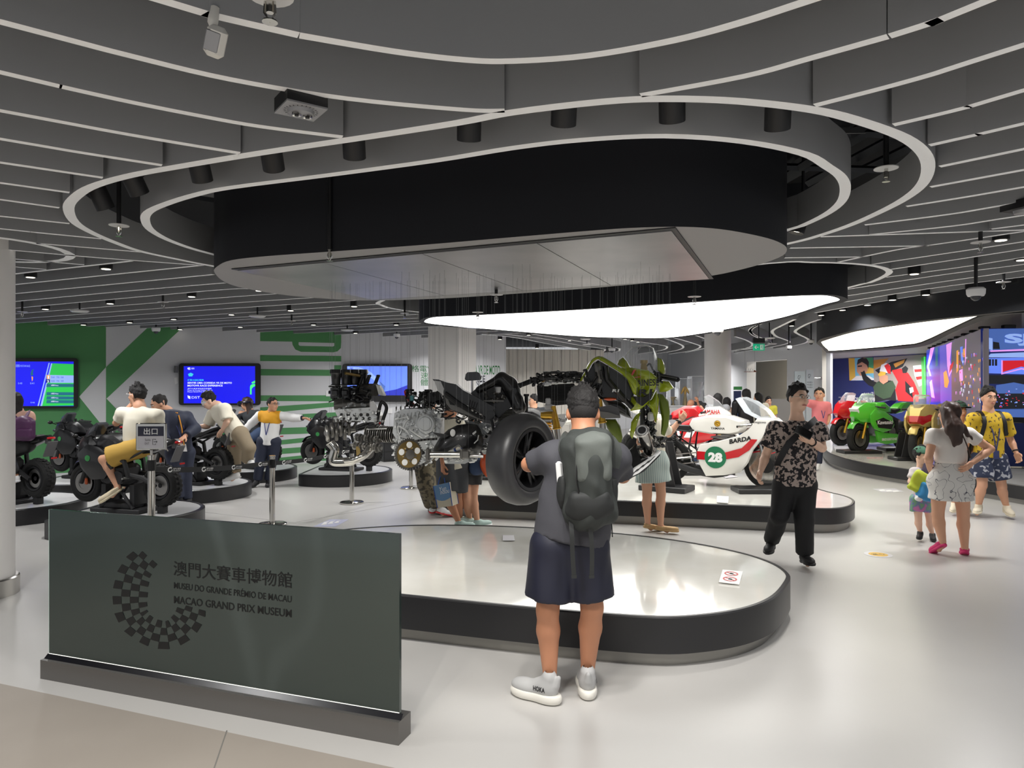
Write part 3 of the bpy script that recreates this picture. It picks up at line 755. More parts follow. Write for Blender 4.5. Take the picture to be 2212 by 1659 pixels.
pl3 = catmull(PT([(1776,960),(1790,978),(1850,996),(1960,1013),(2080,1031),(2212,1050),(2400,1082)],.26) + [V((10.6,9.8,.26)),V((11.2,11.2,.26)),V((8.0,11.85,.26)),V((8.3,13.2,.26)),V((10.6,18.3,.26)),V((9.7,20.9,.26)),V((8.65,18.9,.26))]+PT([(1779,946)],.26),closed=True,n=5)
plat3 = platform('display_platform', 'curved grey platform with the green and gold racing motorcycles along the right wall', [V((p.x,p.y,0)) for p in pl3],.26,kick=.07)
# ================================================================ people
M('skin', (214,162,132),.55); M('skin_tan', (190,132,100),.55); M('skin_pale', (238,196,170),.55)
M('hair_black', (24,22,22),.75,bump=.6,bscale=90); M('hair_grey', (44,42,42),.85,bump=.3,bscale=200); M('hair_brown', (58,38,30),.5)
M('eye_white', (235,232,228),.3); M('eye_dark', (25,18,15),.2); M('lip', (176,96,88),.5)
def cone_cut(im,a,b,ra,rb,cutp=None,cutn=None,k=0.03,flat=None,fdir=None):
    """tapered sleeve that ends on a plane"""
    if cutp is None: return im.cone(a,b,ra,rb,k,flat=flat,fdir=fdir)
    a = np.array(a,float); b = np.array(b,float); m = max(ra,rb)+k+0.03
    sl,g = im.sub(np.minimum(a,b)-m,np.maximum(a,b)+m)
    if sl is None: return im
    old = im.d; im.d = np.full(im.n,BIG,np.float32); im.cone(a,b,ra,rb,0,flat=flat,fdir=fdir)
    n = np.array(V(cutn).normalized()); p = np.array(cutp,float)
    e = im.d[sl]; pl = (g[0]-p[0]) * n[0]+(g[1]-p[1]) * n[1]+(g[2]-p[2]) * n[2]
    e = np.maximum(e,pl.astype(np.float32)); im.d = old; im._mix(sl,e,k, 'u'); return im
def hand_mesh(w,d,pn,k=1.0,curl=0.5,side=1,h=.0055,spread=.25):
    """five-fingered hand: w wrist,d pointing direction,pn palm normal,side: thumb towards side*(d x pn)"""
    d = V(d).normalized(); pn = (V(pn)-d*V(pn).dot(d)).normalized(); s = d.cross(pn) * side
    c = w+d * .09*k; r = .13*k; im = Imp(c-V((r,r,r)),c+V((r,r,r)),h)
    im.cone(w-d * .02*k,w+d * .02*k,.026*k,.027*k,.015,flat=.8,fdir=pn)
    A = [s,pn,d]; im.box(w+d * .055*k,(.040*k,.014*k,.042*k),rot=A,rnd=.012*k,k=.015)
    for i,(off,ln) in enumerate([(.030,.070),(.010,.078),(-.010,.072),(-.029,.056)]):
        b = w+d * .092*k+s*off*k; ang = curl*1.0
        fan = s*(off*spread / .03 * .35)
        d1 = (d*math.cos(ang * .7)+pn*math.sin(ang * .7)+fan).normalized(); d2 = (d*math.cos(ang*1.7)+pn*math.sin(ang*1.7)+fan).normalized(); d3 = (d*math.cos(ang*2.5)+pn*math.sin(ang*2.5)+fan).normalized()
        p1 = b+d1*ln * .48*k; p2 = p1+d2*ln * .32*k; p3 = p2+d3*ln * .22*k; rr = (.0088 if i < 3 else .0076) * k
        im.cone(b-d * .01*k,p1,rr*1.08,rr,.004); im.cone(p1,p2,rr,rr * .92,.002); im.cone(p2,p3,rr * .92,rr * .75,.002)
    t0 = w+d * .03*k+s * .03*k+pn * .004*k; t1 = t0+(s * .62+d * .65+pn * .35).normalized() * .042*k; t2 = t1+(d * .85+s * .2+pn*(.3 + .3*curl)).normalized() * .036*k
    im.cone(t0,t1,.014*k,.0105*k,.008); im.cone(t1,t2,.0105*k,.0085*k,.003)
    vs,fs = im.mesh(); mb = MB(); mb.add([tuple(p) for p in vs],[tuple(int(i) for i in f) for f in fs]); return mb
def head_parts(im,c,f,u,k,ears=True):
    r = f.cross(u).normalized(); A = [r,f,u]
    q = lambda x,y,z: c+(r*x+f*y+u*z) * k
    im.ell(q(0,-.008,.03),V((.074,.094,.088)) * k,.02,rot=A)
    im.ell(q(0,.022,-.045),V((.058,.066,.072)) * k,.03,rot=A)
    im.ell(q(0,.05,-.088),V((.026,.026,.024)) * k,.025,rot=A)
    im.cone(q(0,.088,.01),q(0,.108,-.028),.010*k,.015*k,.012)
    im.ell(q(0,.082,.03),V((.052,.014,.012)) * k,.015,rot=A)
    im.ell(q(.035,.07,-.025),V((.022,.02,.02)) * k,.02,rot=A); im.ell(q(-.035,.07,-.025),V((.022,.02,.02)) * k,.02,rot=A)
    im.ell(q(0,.085,-.062),V((.024,.012,.014)) * k,.012,rot=A)
    if ears:
        for s in (-1,1): im.ell(q(.077*s,-.008,-.008),V((.012,.02,.034)) * k,.008,rot=A)
def make_person(name,label,Y,jt,face,k=1.0,h=.016,skin='skin', hair=('short', 'hair_black'),shirt=None,bottom=None,shoes=None,hands=None,up=None,features=True,group=None,
                tw=1.0,bw=1.0,neckz=0,legw=1.0,armw=1.0,hairfn=None,headk=1.0,noseg=(),fold=.005):
    """jt: joint -> (px,py,depth offset); 'a' joints lie to the left in the photo, 'b' to the right"""
    X = {n: J(p[0],p[1],Y+(p[2] if len(p) > 2 else 0)) for n,p in jt.items()}
    up = V(up or (0,0,1)).normalized(); f = V(face); f = (f-up*f.dot(up)).normalized()
    sha,shb,hpa,hpb = X['sa'],X['sb'],X['ha'],X['hb']; sc = (sha+shb) / 2; hc = (hpa+hpb) / 2
    tu = (sc-hc).normalized(); tr = (shb-sha).normalized(); tf = tr.cross(tu).normalized()
    low = min([X[n].z for n in X]); root = thing(name,label, 'person', (hc.x,hc.y,max(0.0,low - .07*k)),group=group)
    allp = list(X.values()); m = .24*k
    lo = V((min(p.x for p in allp)-m,min(p.y for p in allp)-m,min(p.z for p in allp) - .14*k)); hi = V((max(p.x for p in allp)+m,max(p.y for p in allp)+m,max(p.z for p in allp)+m))
    hc_ = X['head']; hk = k*headk
    nk = X.get('neck', sc+tu * .05*k)
    # --- body: one continuous surface
    im = Imp(lo,hi,h); K = .03*k
    head_parts(im,hc_,f,up,hk)
    im.cone(hc_-up * .06*hk-f * .02*hk,nk,.052*hk,.058*k,.03*k); im.cone(nk,sc-tu * .06*k,.06*k,.09*k,.05*k)
    im.cone(sha,shb,.05*k,.05*k,.04*k); im.cone(sc-tu * .1*k,hc+tu * .08*k,.14*k*tw,.12*k*tw,.06*k,flat=.68,fdir=tf); im.cone(hpa,hpb,.09*k,.09*k,.05*k)
    for s in 'ab':
        if 'e' + s in X:
            e,w = X['e' + s],X['w' + s]; sh = X['s' + s]
            im.cone(sh,e,.05*k*armw,.039*k*armw,K); fm = e.lerp(w,.3); im.cone(e,fm,.039*k*armw,.041*k*armw,.012); im.cone(fm,w,.041*k*armw,.027*k*armw,.012)
        if 'k' + s in X:
            hp,kn,an = X['h' + s],X['k' + s],X['n' + s]
            im.cone(hp,kn,.088*k*legw,.054*k*legw,.035*k); cf = kn.lerp(an,.32)-tf * -.0 ; bk = (-tf) * .015*k
            im.cone(kn,cf+bk,.053*k*legw,.056*k*legw,.02*k); im.cone(cf+bk,an,.056*k*legw,.033*k*legw,.02*k)
            to = X.get('t' + s); 
            if to is not None: im.cone(an-up * .03*k,an.lerp(to,.5)-V((0,0,.04*k)),.034*k,.025*k,.02)
    ex = MB()
    if hands:
        for s,(pn,curl,side) in hands.items():
            if s + '_dir' in noseg: continue
            e,w = X['e' + s],X['w' + s]; dd = (w-e).normalized()
            hm = hand_mesh(w,dd,pn,k,curl,side,h=max(.0055,h * .45)); ex.add(hm.v,hm.f)
    im.build('body', skin,root,extra=ex)
    r = f.cross(up).normalized(); q = lambda x,y,z: hc_+(r*x+f*y+up*z) * hk
    if features:
        eye = MB(); iris = MB(); brow = MB(); lip = MB()
        for s in (-1,1):
            eye = MB(); eye.ell(q(.031*s,.0815,.012),(.0135*hk,.0135*hk,.0075*hk),n=8,m=6); o = eye.build('eye', 'eye_white', root,world=True)
            iris = MB(); iris.ell(q(.031*s,.092,.012),(.006*hk,) * 3,n=8,m=6); iris.build('iris', 'eye_dark', o,world=True)
            brow = MB(); brow.tube([q(.05*s,.082,.028),q(.032*s,.094,.034),q(.015*s,.096,.03)],.0045*hk,n=5); brow.build('eyebrow', hair[1],root,world=True)
        lip.tube([q(-.024,.089,-.062),q(-.01,.0985,-.060),q(.01,.0985,-.060),q(.024,.089,-.062)],[.003*hk,.0065*hk,.0065*hk,.003*hk],n=6,flat=.9); lip.build('mouth', 'lip', root,world=True)
    # --- hair
    if hair:
        st,hm = hair; him = Imp(hc_-V((.2,.2,.55)) * hk,hc_+V((.2,.2,.2)) * hk,max(.008,h * .6)); A = [r,f,up]
        if st in ('short', 'crop', 'tall'):
            g = .007 if st == 'crop' else .010
            him.ell(q(0,-.012,.036+(.014 if st == 'tall' else 0)),V((.074+g,.094+g,.088+g+(.012 if st == 'tall' else 0))) * hk,0,rot=A)
            him.plane(q(0,.052,.062),f * .8-up * .62); 
            for i in range(46 if st != 'crop' else 0):
                a_ = random.uniform(0,6.28); b_ = random.uniform(0,1.0); n = r*math.sin(b_) * math.cos(a_)+f*math.sin(b_) * math.sin(a_)+up*math.cos(b_); p = q(0,-.008,.04)+(r*n.dot(r) * .076+f*n.dot(f) * .094+up*n.dot(up) * .09) * hk
                him.cone(p,p+(n+f*random.uniform(-.3,.6)+r*random.uniform(-.4,.4)).normalized() * random.uniform(.016,.034) * hk,.012*hk,.004*hk,.008)

            him.plane(q(0,-.05,-.055),-up * .9+f * .45); him.folds(.009*hk,48,3,(1,1,.8))
        elif st == 'bob':
            him.ell(q(0,-.016,.03),V((.092,.11,.105)) * hk,0,rot=A); him.cone(q(0,-.045,.0),q(0,-.05,-.13),.092*hk,.085*hk,.03,flat=.7,fdir=f)
            him.plane(q(0,.05,.05),f * .9-up * .42); him.folds(.006*hk,45,3,(1,1,.3))
        elif st == 'long':
            him.ell(q(0,-.016,.03),V((.090,.108,.104)) * hk,0,rot=A); him.cone(q(0,-.05,.0),q(0,-.085,-.20),.088*hk,.10*hk,.03,flat=.5,fdir=f); him.cone(q(0,-.085,-.2),q(0,-.085,-.40),.10*hk,.055*hk,.03,flat=.45,fdir=f)
            him.plane(q(0,.05,.05),f * .9-up * .42); him.folds(.007*hk,45,3,(1,1,.15))
        elif st == 'tail':
            him.ell(q(0,-.014,.034),V((.084,.104,.1)) * hk,0,rot=A); him.plane(q(0,.05,.055),f * .85-up * .5); him.plane(q(0,-.06,-.07),-up)
            him.cone(q(0,-.1,.03),q(0,-.15,-.06),.03*hk,.03*hk,.01); him.cone(q(0,-.15,-.06),q(0,-.15,-.2),.03*hk,.012*hk,.01)
        him.build('hair', hm,root)
    # --- clothes
    if shirt:
        s_ = dict(mat='white', sleeve=.6,hem=None,loose=.016,sl=1.0,flare=1.0); s_.update(shirt); g = s_['loose'] * k
        im = Imp(lo,hi,h)
        hemp = hc+tu*s_['hem'] if s_['hem'] is not None else hc-tu * .02
        sgap = tu * .012*k
        im.cone(sha+sgap*0,shb,.055*k+g,.055*k+g,.03*k); im.cone(nk-tu * .01*k,sc-tu * .05*k,.062*k,.1*k+g,.05*k)
        mid = sc.lerp(hc,.45)
        im.cone(sc-tu * .1*k,mid,.142*k*tw+g,.135*k*tw+g,.05*k,flat=.72,fdir=tf)
        cone_cut(im,mid,hemp-tu * .3*k,.135*k*tw+g,(.15*k*tw+g) * s_['flare'],hemp,-tu,.04*k,flat=.74,fdir=tf)
        for s in 'ab':
            if 'e' + s not in X: continue
            sh,e,w = X['s' + s],X['e' + s],X['w' + s]; fr = s_['sleeve']
            if fr <= 1: 
                p = sh.lerp(e,fr); gs = g*s_['sl']; cone_cut(im,sh,sh.lerp(e,fr + .35),.056*k+gs,.053*k+gs*1.3,p,(e-sh),.03*k)
            else:
                im.cone(sh,e,.056*k+g,.047*k+g,.03*k); p = e.lerp(w,fr-1); cone_cut(im,e,e.lerp(w,fr - .9),.047*k+g,.036*k+g,p,(w-e),.02*k)
        im.plane(nk+tu * .012*k,tu+tf * -.25)
        # keep limbs below the hem free of cloth
        im.folds(fold,13/max(k,.5),5); im.build(s_.get('name', 'shirt'),s_['mat'],root)
        if 'yoke' in s_:
            im.d = im.d - .006; im.plane(sc-tu*s_['yoke'][1],-tu); im.plane(sha-tr * .005,-tr); im.plane(shb+tr * .005,tr); im.build('shirt_yoke', s_['yoke'][0],root)
    if bottom:
        b_ = dict(mat='black', kind='shorts', len=.85,loose=.014); b_.update(bottom); g = b_['loose'] * k
        im = Imp(lo,hi,h); waist = hc+tu*b_.get('waist', .06) * k
        im.cone(hc+tu * .02*k,waist+tu * .08*k,.135*k*bw+g * .4,.125*k*bw,.03*k,flat=.74,fdir=tf); im.cone(hpa,hpb,.098*k+g * .5,.098*k+g * .5,.04*k)
        im.plane(waist,tu)
        kd = b_['kind']
        for s in 'ab':
            if 'k' + s not in X: continue
            hp,kn,an = X['h' + s],X['k' + s],X['n' + s]
            if kd == 'shorts':
                p = hp.lerp(kn,b_['len']); cone_cut(im,hp,hp.lerp(kn,b_['len'] + .3),.096*k*legw+g,.082*k*legw+g*1.6,p,(kn-hp),.03*k)
            elif kd == 'pants':
                im.cone(hp,kn,.096*k*legw+g,.066*k*legw+g,.03*k); p = kn.lerp(an,b_['len']); cone_cut(im,kn,kn.lerp(an,b_['len'] + .2),.066*k*legw+g,.052*k*legw+g,p,(an-kn),.02*k)
        if kd == 'skirt':
            kc = (X['ka']+X['kb']) / 2; dn = (kc-hc).normalized(); p = hc+(kc-hc) * b_['len']
            im.cone(hpa,hpb,.125*k*bw,.125*k*bw,.05*k); cone_cut(im,hc+tu * .06,p+dn * .15*k,.165*k*bw,(.25*k+g) * bw,p,dn,.05*k,flat=.8,fdir=tf)
        im.folds(fold * .9,12/max(k,.5),9); im.build(b_.get('name', 'shorts' if kd == 'shorts' else 'skirt' if kd == 'skirt' else 'trousers'),b_['mat'],root)
    if shoes:
        s_ = dict(mat='white', sole='white', h=.09); s_.update(shoes)
        for s in 'ab':
            if 'n' + s not in X or 't' + s not in X: continue
            an,to = X['n' + s],X['t' + s]; heel = an-up * .07*k; fd = (to-heel); L = fd.length; fd.normalize()
            us = V((0,0,1)); us = (us-fd*us.dot(fd)).normalized(); sd_ = fd.cross(us); B = heel-fd * .06*k
            FL = .27*k; A = [sd_,fd,us]; im = Imp(B-V((.2,.2,.15)) * k,B+V((.2,.2,.2)) * k+fd * .2*k+V((.15,.15,.1)) * k,max(.008,h * .6))
            im = Imp(V([min(B[i],(B+fd*FL)[i]) - .09*k for i in range(3)]),V([max(B[i],(B+fd*FL)[i]) + .13*k for i in range(3)]),max(.007,h * .55))
            im.ell(B+fd * .075*k+us * .045*k,V((.040,.07,.055)) * k,.02,rot=A); im.ell(B+fd * .18*k+us * .032*k,V((.046,.09,.038)) * k,.03,rot=A); im.cone(B+fd * .06*k+us * .05*k,B+fd * .065*k+us*s_['h'] * k,.042*k,.042*k,.02)
            im.plane(B+us * .0,-us); im.plane(B+us*(s_['h'] + .0) * k,us)
            o = im.build('shoe', s_['mat'],root)
            im = Imp(V([min(B[i],(B+fd*FL)[i]) - .09*k for i in range(3)]),V([max(B[i],(B+fd*FL)[i]) + .09*k for i in range(3)]),max(.007,h * .55))
            im.ell(B+fd * .075*k+us * .012*k,V((.044,.078,.04)) * k,.01,rot=A); im.ell(B+fd * .185*k+us * .012*k,V((.051,.09,.04)) * k,.02,rot=A); im.plane(B+us * .022*k,us); im.plane(B-us * .004*k,-us)
            im.build('sole', s_['sole'],o)
    return root,X,dict(f=f,up=up,tu=tu,tr=tr,tf=tf,sc=sc,hc=hc,q=q,k=k)
def glasses(root,q,hk,mat='black'):
    g = MB()
    for s in (-1,1):
        g.tube([q(.031*s + .024*math.cos(t),.103,.012 + .018*math.sin(t)) for t in [i*math.pi/5 for i in range(10)]],.0016*hk + .0006,n=5,closed=True); g.tube([q(.055*s,.1,.016),q(.08*s,.03,.014),q(.082*s,-.01,.01)],.0018,n=4)
    g.tube([q(-.008,.105,.016),q(.008,.105,.016)],.002,n=4); return g.build('spectacles', mat,root,world=True)
def lanyard(root,X,d,mat,k=1.0,badge='white', drop=.38):
    m = MB(); c = d['sc']+d['tf'] * 0; ff = d['tf']; tu = d['tu']; tr = d['tr']; w = .008*k
    low = d['sc']+ff * .135*k-tu*drop*k
    for s in (-1,1):
        m.strip([d['sc']+tr*s * .06*k+tu * .065*k-ff * .02*k,d['sc']+tr*s * .065*k+ff * .085*k+tu * .0*k,d['sc']+tr*s * .04*k+ff * .135*k-tu * .15*k,low],.014*k,.003,up=ff)
    o = m.build('lanyard', mat,root,world=True)
    if badge: m = MB(); m.box((0,0,0),(.07*k,.006,.1*k),T=Matrix.Translation(low-tu * .05*k) @ Matrix((tr,ff,tu)).transposed().to_4x4()); m.build('badge', badge,o,world=True)

# ---- 1 the man with the backpack,seen from behind
M('tee_grey', (66,66,72),.8,bump=.1,bscale=300); M('shorts_navy', (24,26,44),.55); M('pack_light', (96,101,97),.7,bump=.25,bscale=600); M('pack_green', (52,56,54),.75,bump=.25,bscale=600); M('pack_dark', (36,38,38),.7); M('shoe_grey', (176,176,176),.7); M('sole_white', (225,222,214),.6); M('lanyard_blue', (62,70,128),.7)
Y1 = 3.72
jt = dict(head=(1259,892,.07),neck=(1261,948,.02),sa=(1200,987,0),sb=(1328,990,0),ea=(1142,1003,.10),wa=(1208,985,.34),eb=(1345,1028,.14),wb=(1296,985,.36),
          ha=(1196,1180,0),hb=(1264,1180,0),ka=(1183,1318,.0),kb=(1279,1312,.02),na=(1188,1462,.0),nb=(1269,1452,.08),ta=(1150,1508,-.02),tb=(1277,1492,.3))
r1,X1,d1_ = make_person('person', 'man seen from behind with a green-grey backpack, dark T-shirt and navy shorts', Y1,jt,(0,1,-.0),k=1.03,h=.0115,skin='skin_tan', hair=None,features=False,
    shirt=dict(mat='tee_grey', sleeve=.86,hem=.035,loose=.03,sl=.35,flare=1.06),bottom=dict(mat='shorts_navy', len=.80,loose=.024),hands=dict(a=((.7,0,.3),.8,1),b=((-.7,0,.3),.8,-1)),up=(0,.26,1),legw=1.04,tw=1.12,fold=.007)
# hair with its fade at the nape
q = d1_['q']; hk = 1.03; f_,u_ = d1_['f'],d1_['up']; A = [f_.cross(u_),f_,u_]
im = Imp(q(-.14,-.14,-.16)-V((.04,.04,.04)),q(.14,.14,.2)+V((.04,.04,.04)),.007)
im.ell(q(0,-.006,.046),V((.086,.106,.098)) * hk,0,rot=A); im.plane(q(0,.06,.06),f_ * .8-u_ * .6); im.plane(q(0,-.06,.01),-u_+f_ * .5)
for i in range(70):
    a = random.uniform(0,6.28); b = random.uniform(0.0,1.15); n = (A[0] * math.sin(b) * math.cos(a)+f_*math.sin(b) * math.sin(a)+u_*math.cos(b))
    p = q(0,-.006,.046)+V((n.x * .08,n.y * .1,n.z * .092)); im.cone(p,p+(n+u_ * .6+V((random.uniform(-.4,.4),random.uniform(-.4,.4),0))).normalized() * random.uniform(.018,.034),.010,.003,.008)
im.folds(.004,70,2,(1,1,1)); im.build('hair', 'hair_black', r1)
im = Imp(q(-.14,-.14,-.16)-V((.04,.04,.04)),q(.14,.14,.12)+V((.04,.04,.04)),.007); im.ell(q(0,-.010,.026),V((.0785,.0985,.092)) * hk,0,rot=A); im.plane(q(0,.02,.0),f_*1); im.plane(q(0,-.05,-.055),-u_+f_ * .35); im.plane(q(0,0,.06),u_); im.build('cropped_hair', 'hair_grey', r1)
# collar lanyard
mb = MB(); mb.strip([J(1217,964,3.74),J(1240,948,3.655),J(1262,945,3.64),J(1285,948,3.655),J(1303,962,3.74)],.016,.004,up=V((0,-1,.4))); mb.build('lanyard', 'lanyard_blue', r1,world=True)
# running shoes,built to their own shape
for s,(B,T_,nm) in dict(a=(J(1196,1520,3.66),J(1143,1509,3.74), 'a'),b=(J(1270,1502,3.72),J(1262,1476,3.98), 'b')).items():
    B = V((B.x,B.y,0)); T_ = V((T_.x,T_.y,0)); fd = (T_-B).normalized(); fd = fd; L = .285; us = V((0,0,1)); sd_ = fd.cross(us); A = [sd_,fd,us]; B = B-fd * .03
    box = (V([min(B[i],(B+fd*L)[i]) - .09 for i in range(3)]),V([max(B[i],(B+fd*L)[i]) + .16 for i in range(3)]))
    im = Imp(*box,.0065); im.ell(B+fd * .08+us * .075,V((.043,.075,.055)),.02,rot=A); im.ell(B+fd * .19+us * .058,V((.049,.095,.042)),.03,rot=A); im.cone(B+fd * .07+us * .08,B+fd * .055+us * .13,.043,.04,.02); im.cone(B+fd * .015+us * .1,B+fd * .0+us * .14,.02,.012,.015); im.plane(B+us * .04,-us)
    sh = im.build('shoe', 'shoe_grey', r1)
    im = Imp(*box,.0065); im.ell(B+fd * .07+us * .03,V((.052,.085,.05)),.01,rot=A); im.ell(B+fd * .19+us * .028,V((.056,.1,.045)),.03,rot=A); im.plane(B+us * .05,us); im.plane(B+us * .004,-us); so = im.build('sole', 'sole_white', sh)
    mb = MB(); w = .07; sgn = 1 if s == 'a' else 1
    p0 = B+fd * .025-sd_*0; put_text(mb, 'HOKA', B-sd_ * .047+fd * .125+us * .066 if s == 'a' else B+sd_ * .046+fd * .03+us * .07,-fd if s == 'a' else fd,us,.07,.026,bold=.03,lift=.002)
    mb.build('shoe_lettering', 'black', sh,world=True)
# backpack: one thing with its parts
def bp(x,y,dep): return J(x,y,Y1+dep)
pk = thing('backpack', 'green-grey backpack with hanging straps worn by the man in navy shorts', 'backpack', bp(1268,1135,-.2))
c = bp(1274,1035,-.18); im = Imp(c-V((.24,.2,.34)),c+V((.24,.2,.34)),.0085)
A0 = [V((1,0,.06)).normalized(),V((0,1,.12)).normalized(),V((-.06,-.12,1)).normalized()]
im.box(bp(1270,1035,-.165),(.125,.075,.235),rot=A0,rnd=.07,k=.03); im.ell(bp(1275,965,-.15),(.118,.075,.1),.05); im.ell(bp(1272,1105,-.17),(.128,.09,.09),.05,rot=A0); im.ell(bp(1278,1035,-.22),(.085,.07,.17),.05,rot=A0)
im.folds(.010,17,11,(1,1,1)); im.build('main_bag', 'pack_green', pk)
c = bp(1280,1005,-.25); im = Imp(c-V((.16,.14,.26)),c+V((.16,.14,.26)),.0085); im.box(bp(1281,992,-.245),(.088,.04,.115),rot=A0,rnd=.035); im.ell(bp(1282,962,-.225),(.085,.05,.07),.04); im.folds(.007,17,9,(1,1,1)); im.build('front_pocket', 'pack_light', pk)
im = Imp(bp(1275,1095,-.3)-V((.18,.12,.16)),bp(1275,1095,-.3)+V((.18,.16,.16)),.0085); im.ell(bp(1273,1098,-.215),(.122,.07,.068),.02,rot=A0); im.box(bp(1273,1078,-.235),(.10,.04,.04),rot=A0,rnd=.03,k=.04); im.folds(.004,12,6,(1,1,1)); im.build('lower_pocket', 'pack_dark', pk)
for (x,y,dx) in ((1214,1058,-1),(1322,1062,1)):
    p = bp(x,y,-.12); im = Imp(p-V((.08,.1,.15)),p+V((.08,.1,.15)),.008); im.ell(p,(.032,.06,.105),.01); im.plane(p+V((0,0,.07)),(0,0,1)); im.folds(.006,20,3); im.build('side_pocket', 'pack_dark', pk)
mb = MB(); mb.rbox((0,0,0),(.034,.024,.12),.01,T=Matrix.Translation(bp(1209,1022,-.13)) @ Matrix.Rotation(-.08,4, 'Y')); tag(mb.build('power_bank', 'white'), 'small white bottle top poking out of the backpack side pocket', 'bottle')
mb = MB(); mb.tube(catmull([bp(1242,968,-.10),bp(1250,944,-.115),bp(1275,938,-.12),bp(1303,946,-.115),bp(1310,970,-.10)],n=5),.014,n=8,flat=.6); mb.build('grab_handle', 'pack_dark', pk,world=True)
for path in ([(1232,1010,-.14),(1219,970,-.14),(1225,945,-.09),(1232,942,.0),(1222,960,.1)],[(1325,1010,-.13),(1330,975,-.13),(1318,952,-.09),(1306,946,.0),(1310,965,.1)]):
    mb = MB(); mb.strip(catmull([bp(*p) for p in path],n=5),.06,.016,up=V((0,-1,.5))); mb.build('shoulder_strap', 'pack_green', pk,world=True)
for path in ([(1233,1120,-.2),(1235,1150,-.235),(1237,1200,-.23),(1240,1246,-.225)],[(1273,1130,-.22),(1277,1160,-.235),(1279,1200,-.23),(1278,1246,-.225)]):
    mb = MB(); mb.strip(catmull([bp(*p) for p in path],n=4),.022,.004,up=V((0,-1,0))); e = bp(*path[-1]); mb.box(e,(.026,.01,.014)); mb.build('webbing_strap', 'pack_dark', pk,world=True)
mb = MB(); mb.strip(catmull([bp(1205,1060,-.02),bp(1190,1082,-.0),bp(1172,1100,.06),bp(1165,1106,.08)],n=4),.026,.005,up=V((0,-1,0))); mb.strip([bp(1180,1040,.0),bp(1170,1075,.04),bp(1163,1106,.07)],.022,.004,up=V((0,-1,0))); mb.build('waist_strap', 'pack_dark', pk,world=True)
mb = MB(); mb.tube(catmull([bp(1315,1090,-.1),bp(1321,1130,-.08),bp(1323,1160,-.08)],n=4),.003,n=5); mb.build('draw_cord', 'pack_dark', pk,world=True)
for zp in ([bp(1246,1000,-.262),bp(1245,1040,-.27),bp(1252,1075,-.26)],[bp(1310,990,-.23),bp(1312,1040,-.23),bp(1305,1080,-.24)]):
    mb = MB(); mb.tube(zp,.004,n=5); mb.build('zip', 'black', pk,world=True)
# phone he holds up in front of him
mb = MB(); mb.rbox(bp(1250,978,.45),(.15,.012,.075),.006); tag(mb.build('phone', 'black_gloss'), 'phone held up by the man with the backpack, mostly hidden behind him', 'phone')

# ---- 2 the man in the patterned shirt
Mpattern('floral', (30,28,32),(176,160,152),scale=31,thr=.48,width=.03,kind='noise', rough=.8)
M('pants_black', (24,24,26),.75); M('shoe_black', (28,28,30),.6); M('bag_black', (22,22,26),.6)
Y2 = 6.45
jt = dict(head=(1724,862,-.03),neck=(1721,912,.0),sa=(1675,930,0),sb=(1767,930,0),ea=(1654,984,.08),wa=(1643,1018,-.02),eb=(1776,968,-.02),wb=(1752,954,-.2),
          ha=(1698,1048,0),hb=(1736,1048,0),ka=(1684,1112,-.05),kb=(1737,1122,-.1),na=(1666,1168,.22),nb=(1738,1198,-.03),ta=(1658,1197,.05),tb=(1752,1221,-.2))
r2,X2,d2_ = make_person('person', 'man in a black and beige leaf print shirt and black trousers walking with a phone', Y2,jt,(.28,-1,.0),k=.98,h=.013,skin='skin_pale', hair=('tall', 'hair_black'),
    shirt=dict(mat='floral', sleeve=.62,hem=.0,loose=.03,flare=1.12),bottom=dict(mat='pants_black', kind='pants', len=.95,loose=.022),shoes=dict(mat='shoe_black', sole='black'),hands=dict(a=((.3,-.3,0),.7,1),b=((-.2,.3,.9),.55,1)),up=(.05,.08,1),tw=1.1)
glasses(r2,d2_['q'],.98, 'steel')
mb = MB(); mb.strip(catmull([J(1762,905,Y2 + .06),J(1755,912,Y2 - .12),J(1735,930,Y2 - .165),J(1705,958,Y2 - .17),J(1688,985,Y2 - .15),J(1678,1005,Y2 - .06)],n=4),.055,.012,up=V((0,-1,.25))); tag(mb.build('sling_bag', 'bag_black'), 'black sling strap across the leaf print shirt', 'bag')
mb = MB(); mb.rbox((0,0,0),(.075,.012,.15),.006,T=Matrix.Translation(J(1736,934,Y2 - .3)) @ Euler((R(-35),R(-55),R(15))).to_matrix().to_4x4()); tag(mb.build('phone', 'black_gloss'), 'phone in the hand of the man in the leaf print shirt', 'phone')
mb = MB(); mb.torus(X2['wb'].lerp(X2['eb'],.12),.031,.008,axis=(X2['wb']-X2['eb']),n=16,m=6); mb.build('watch_strap', 'black', r2,world=True)

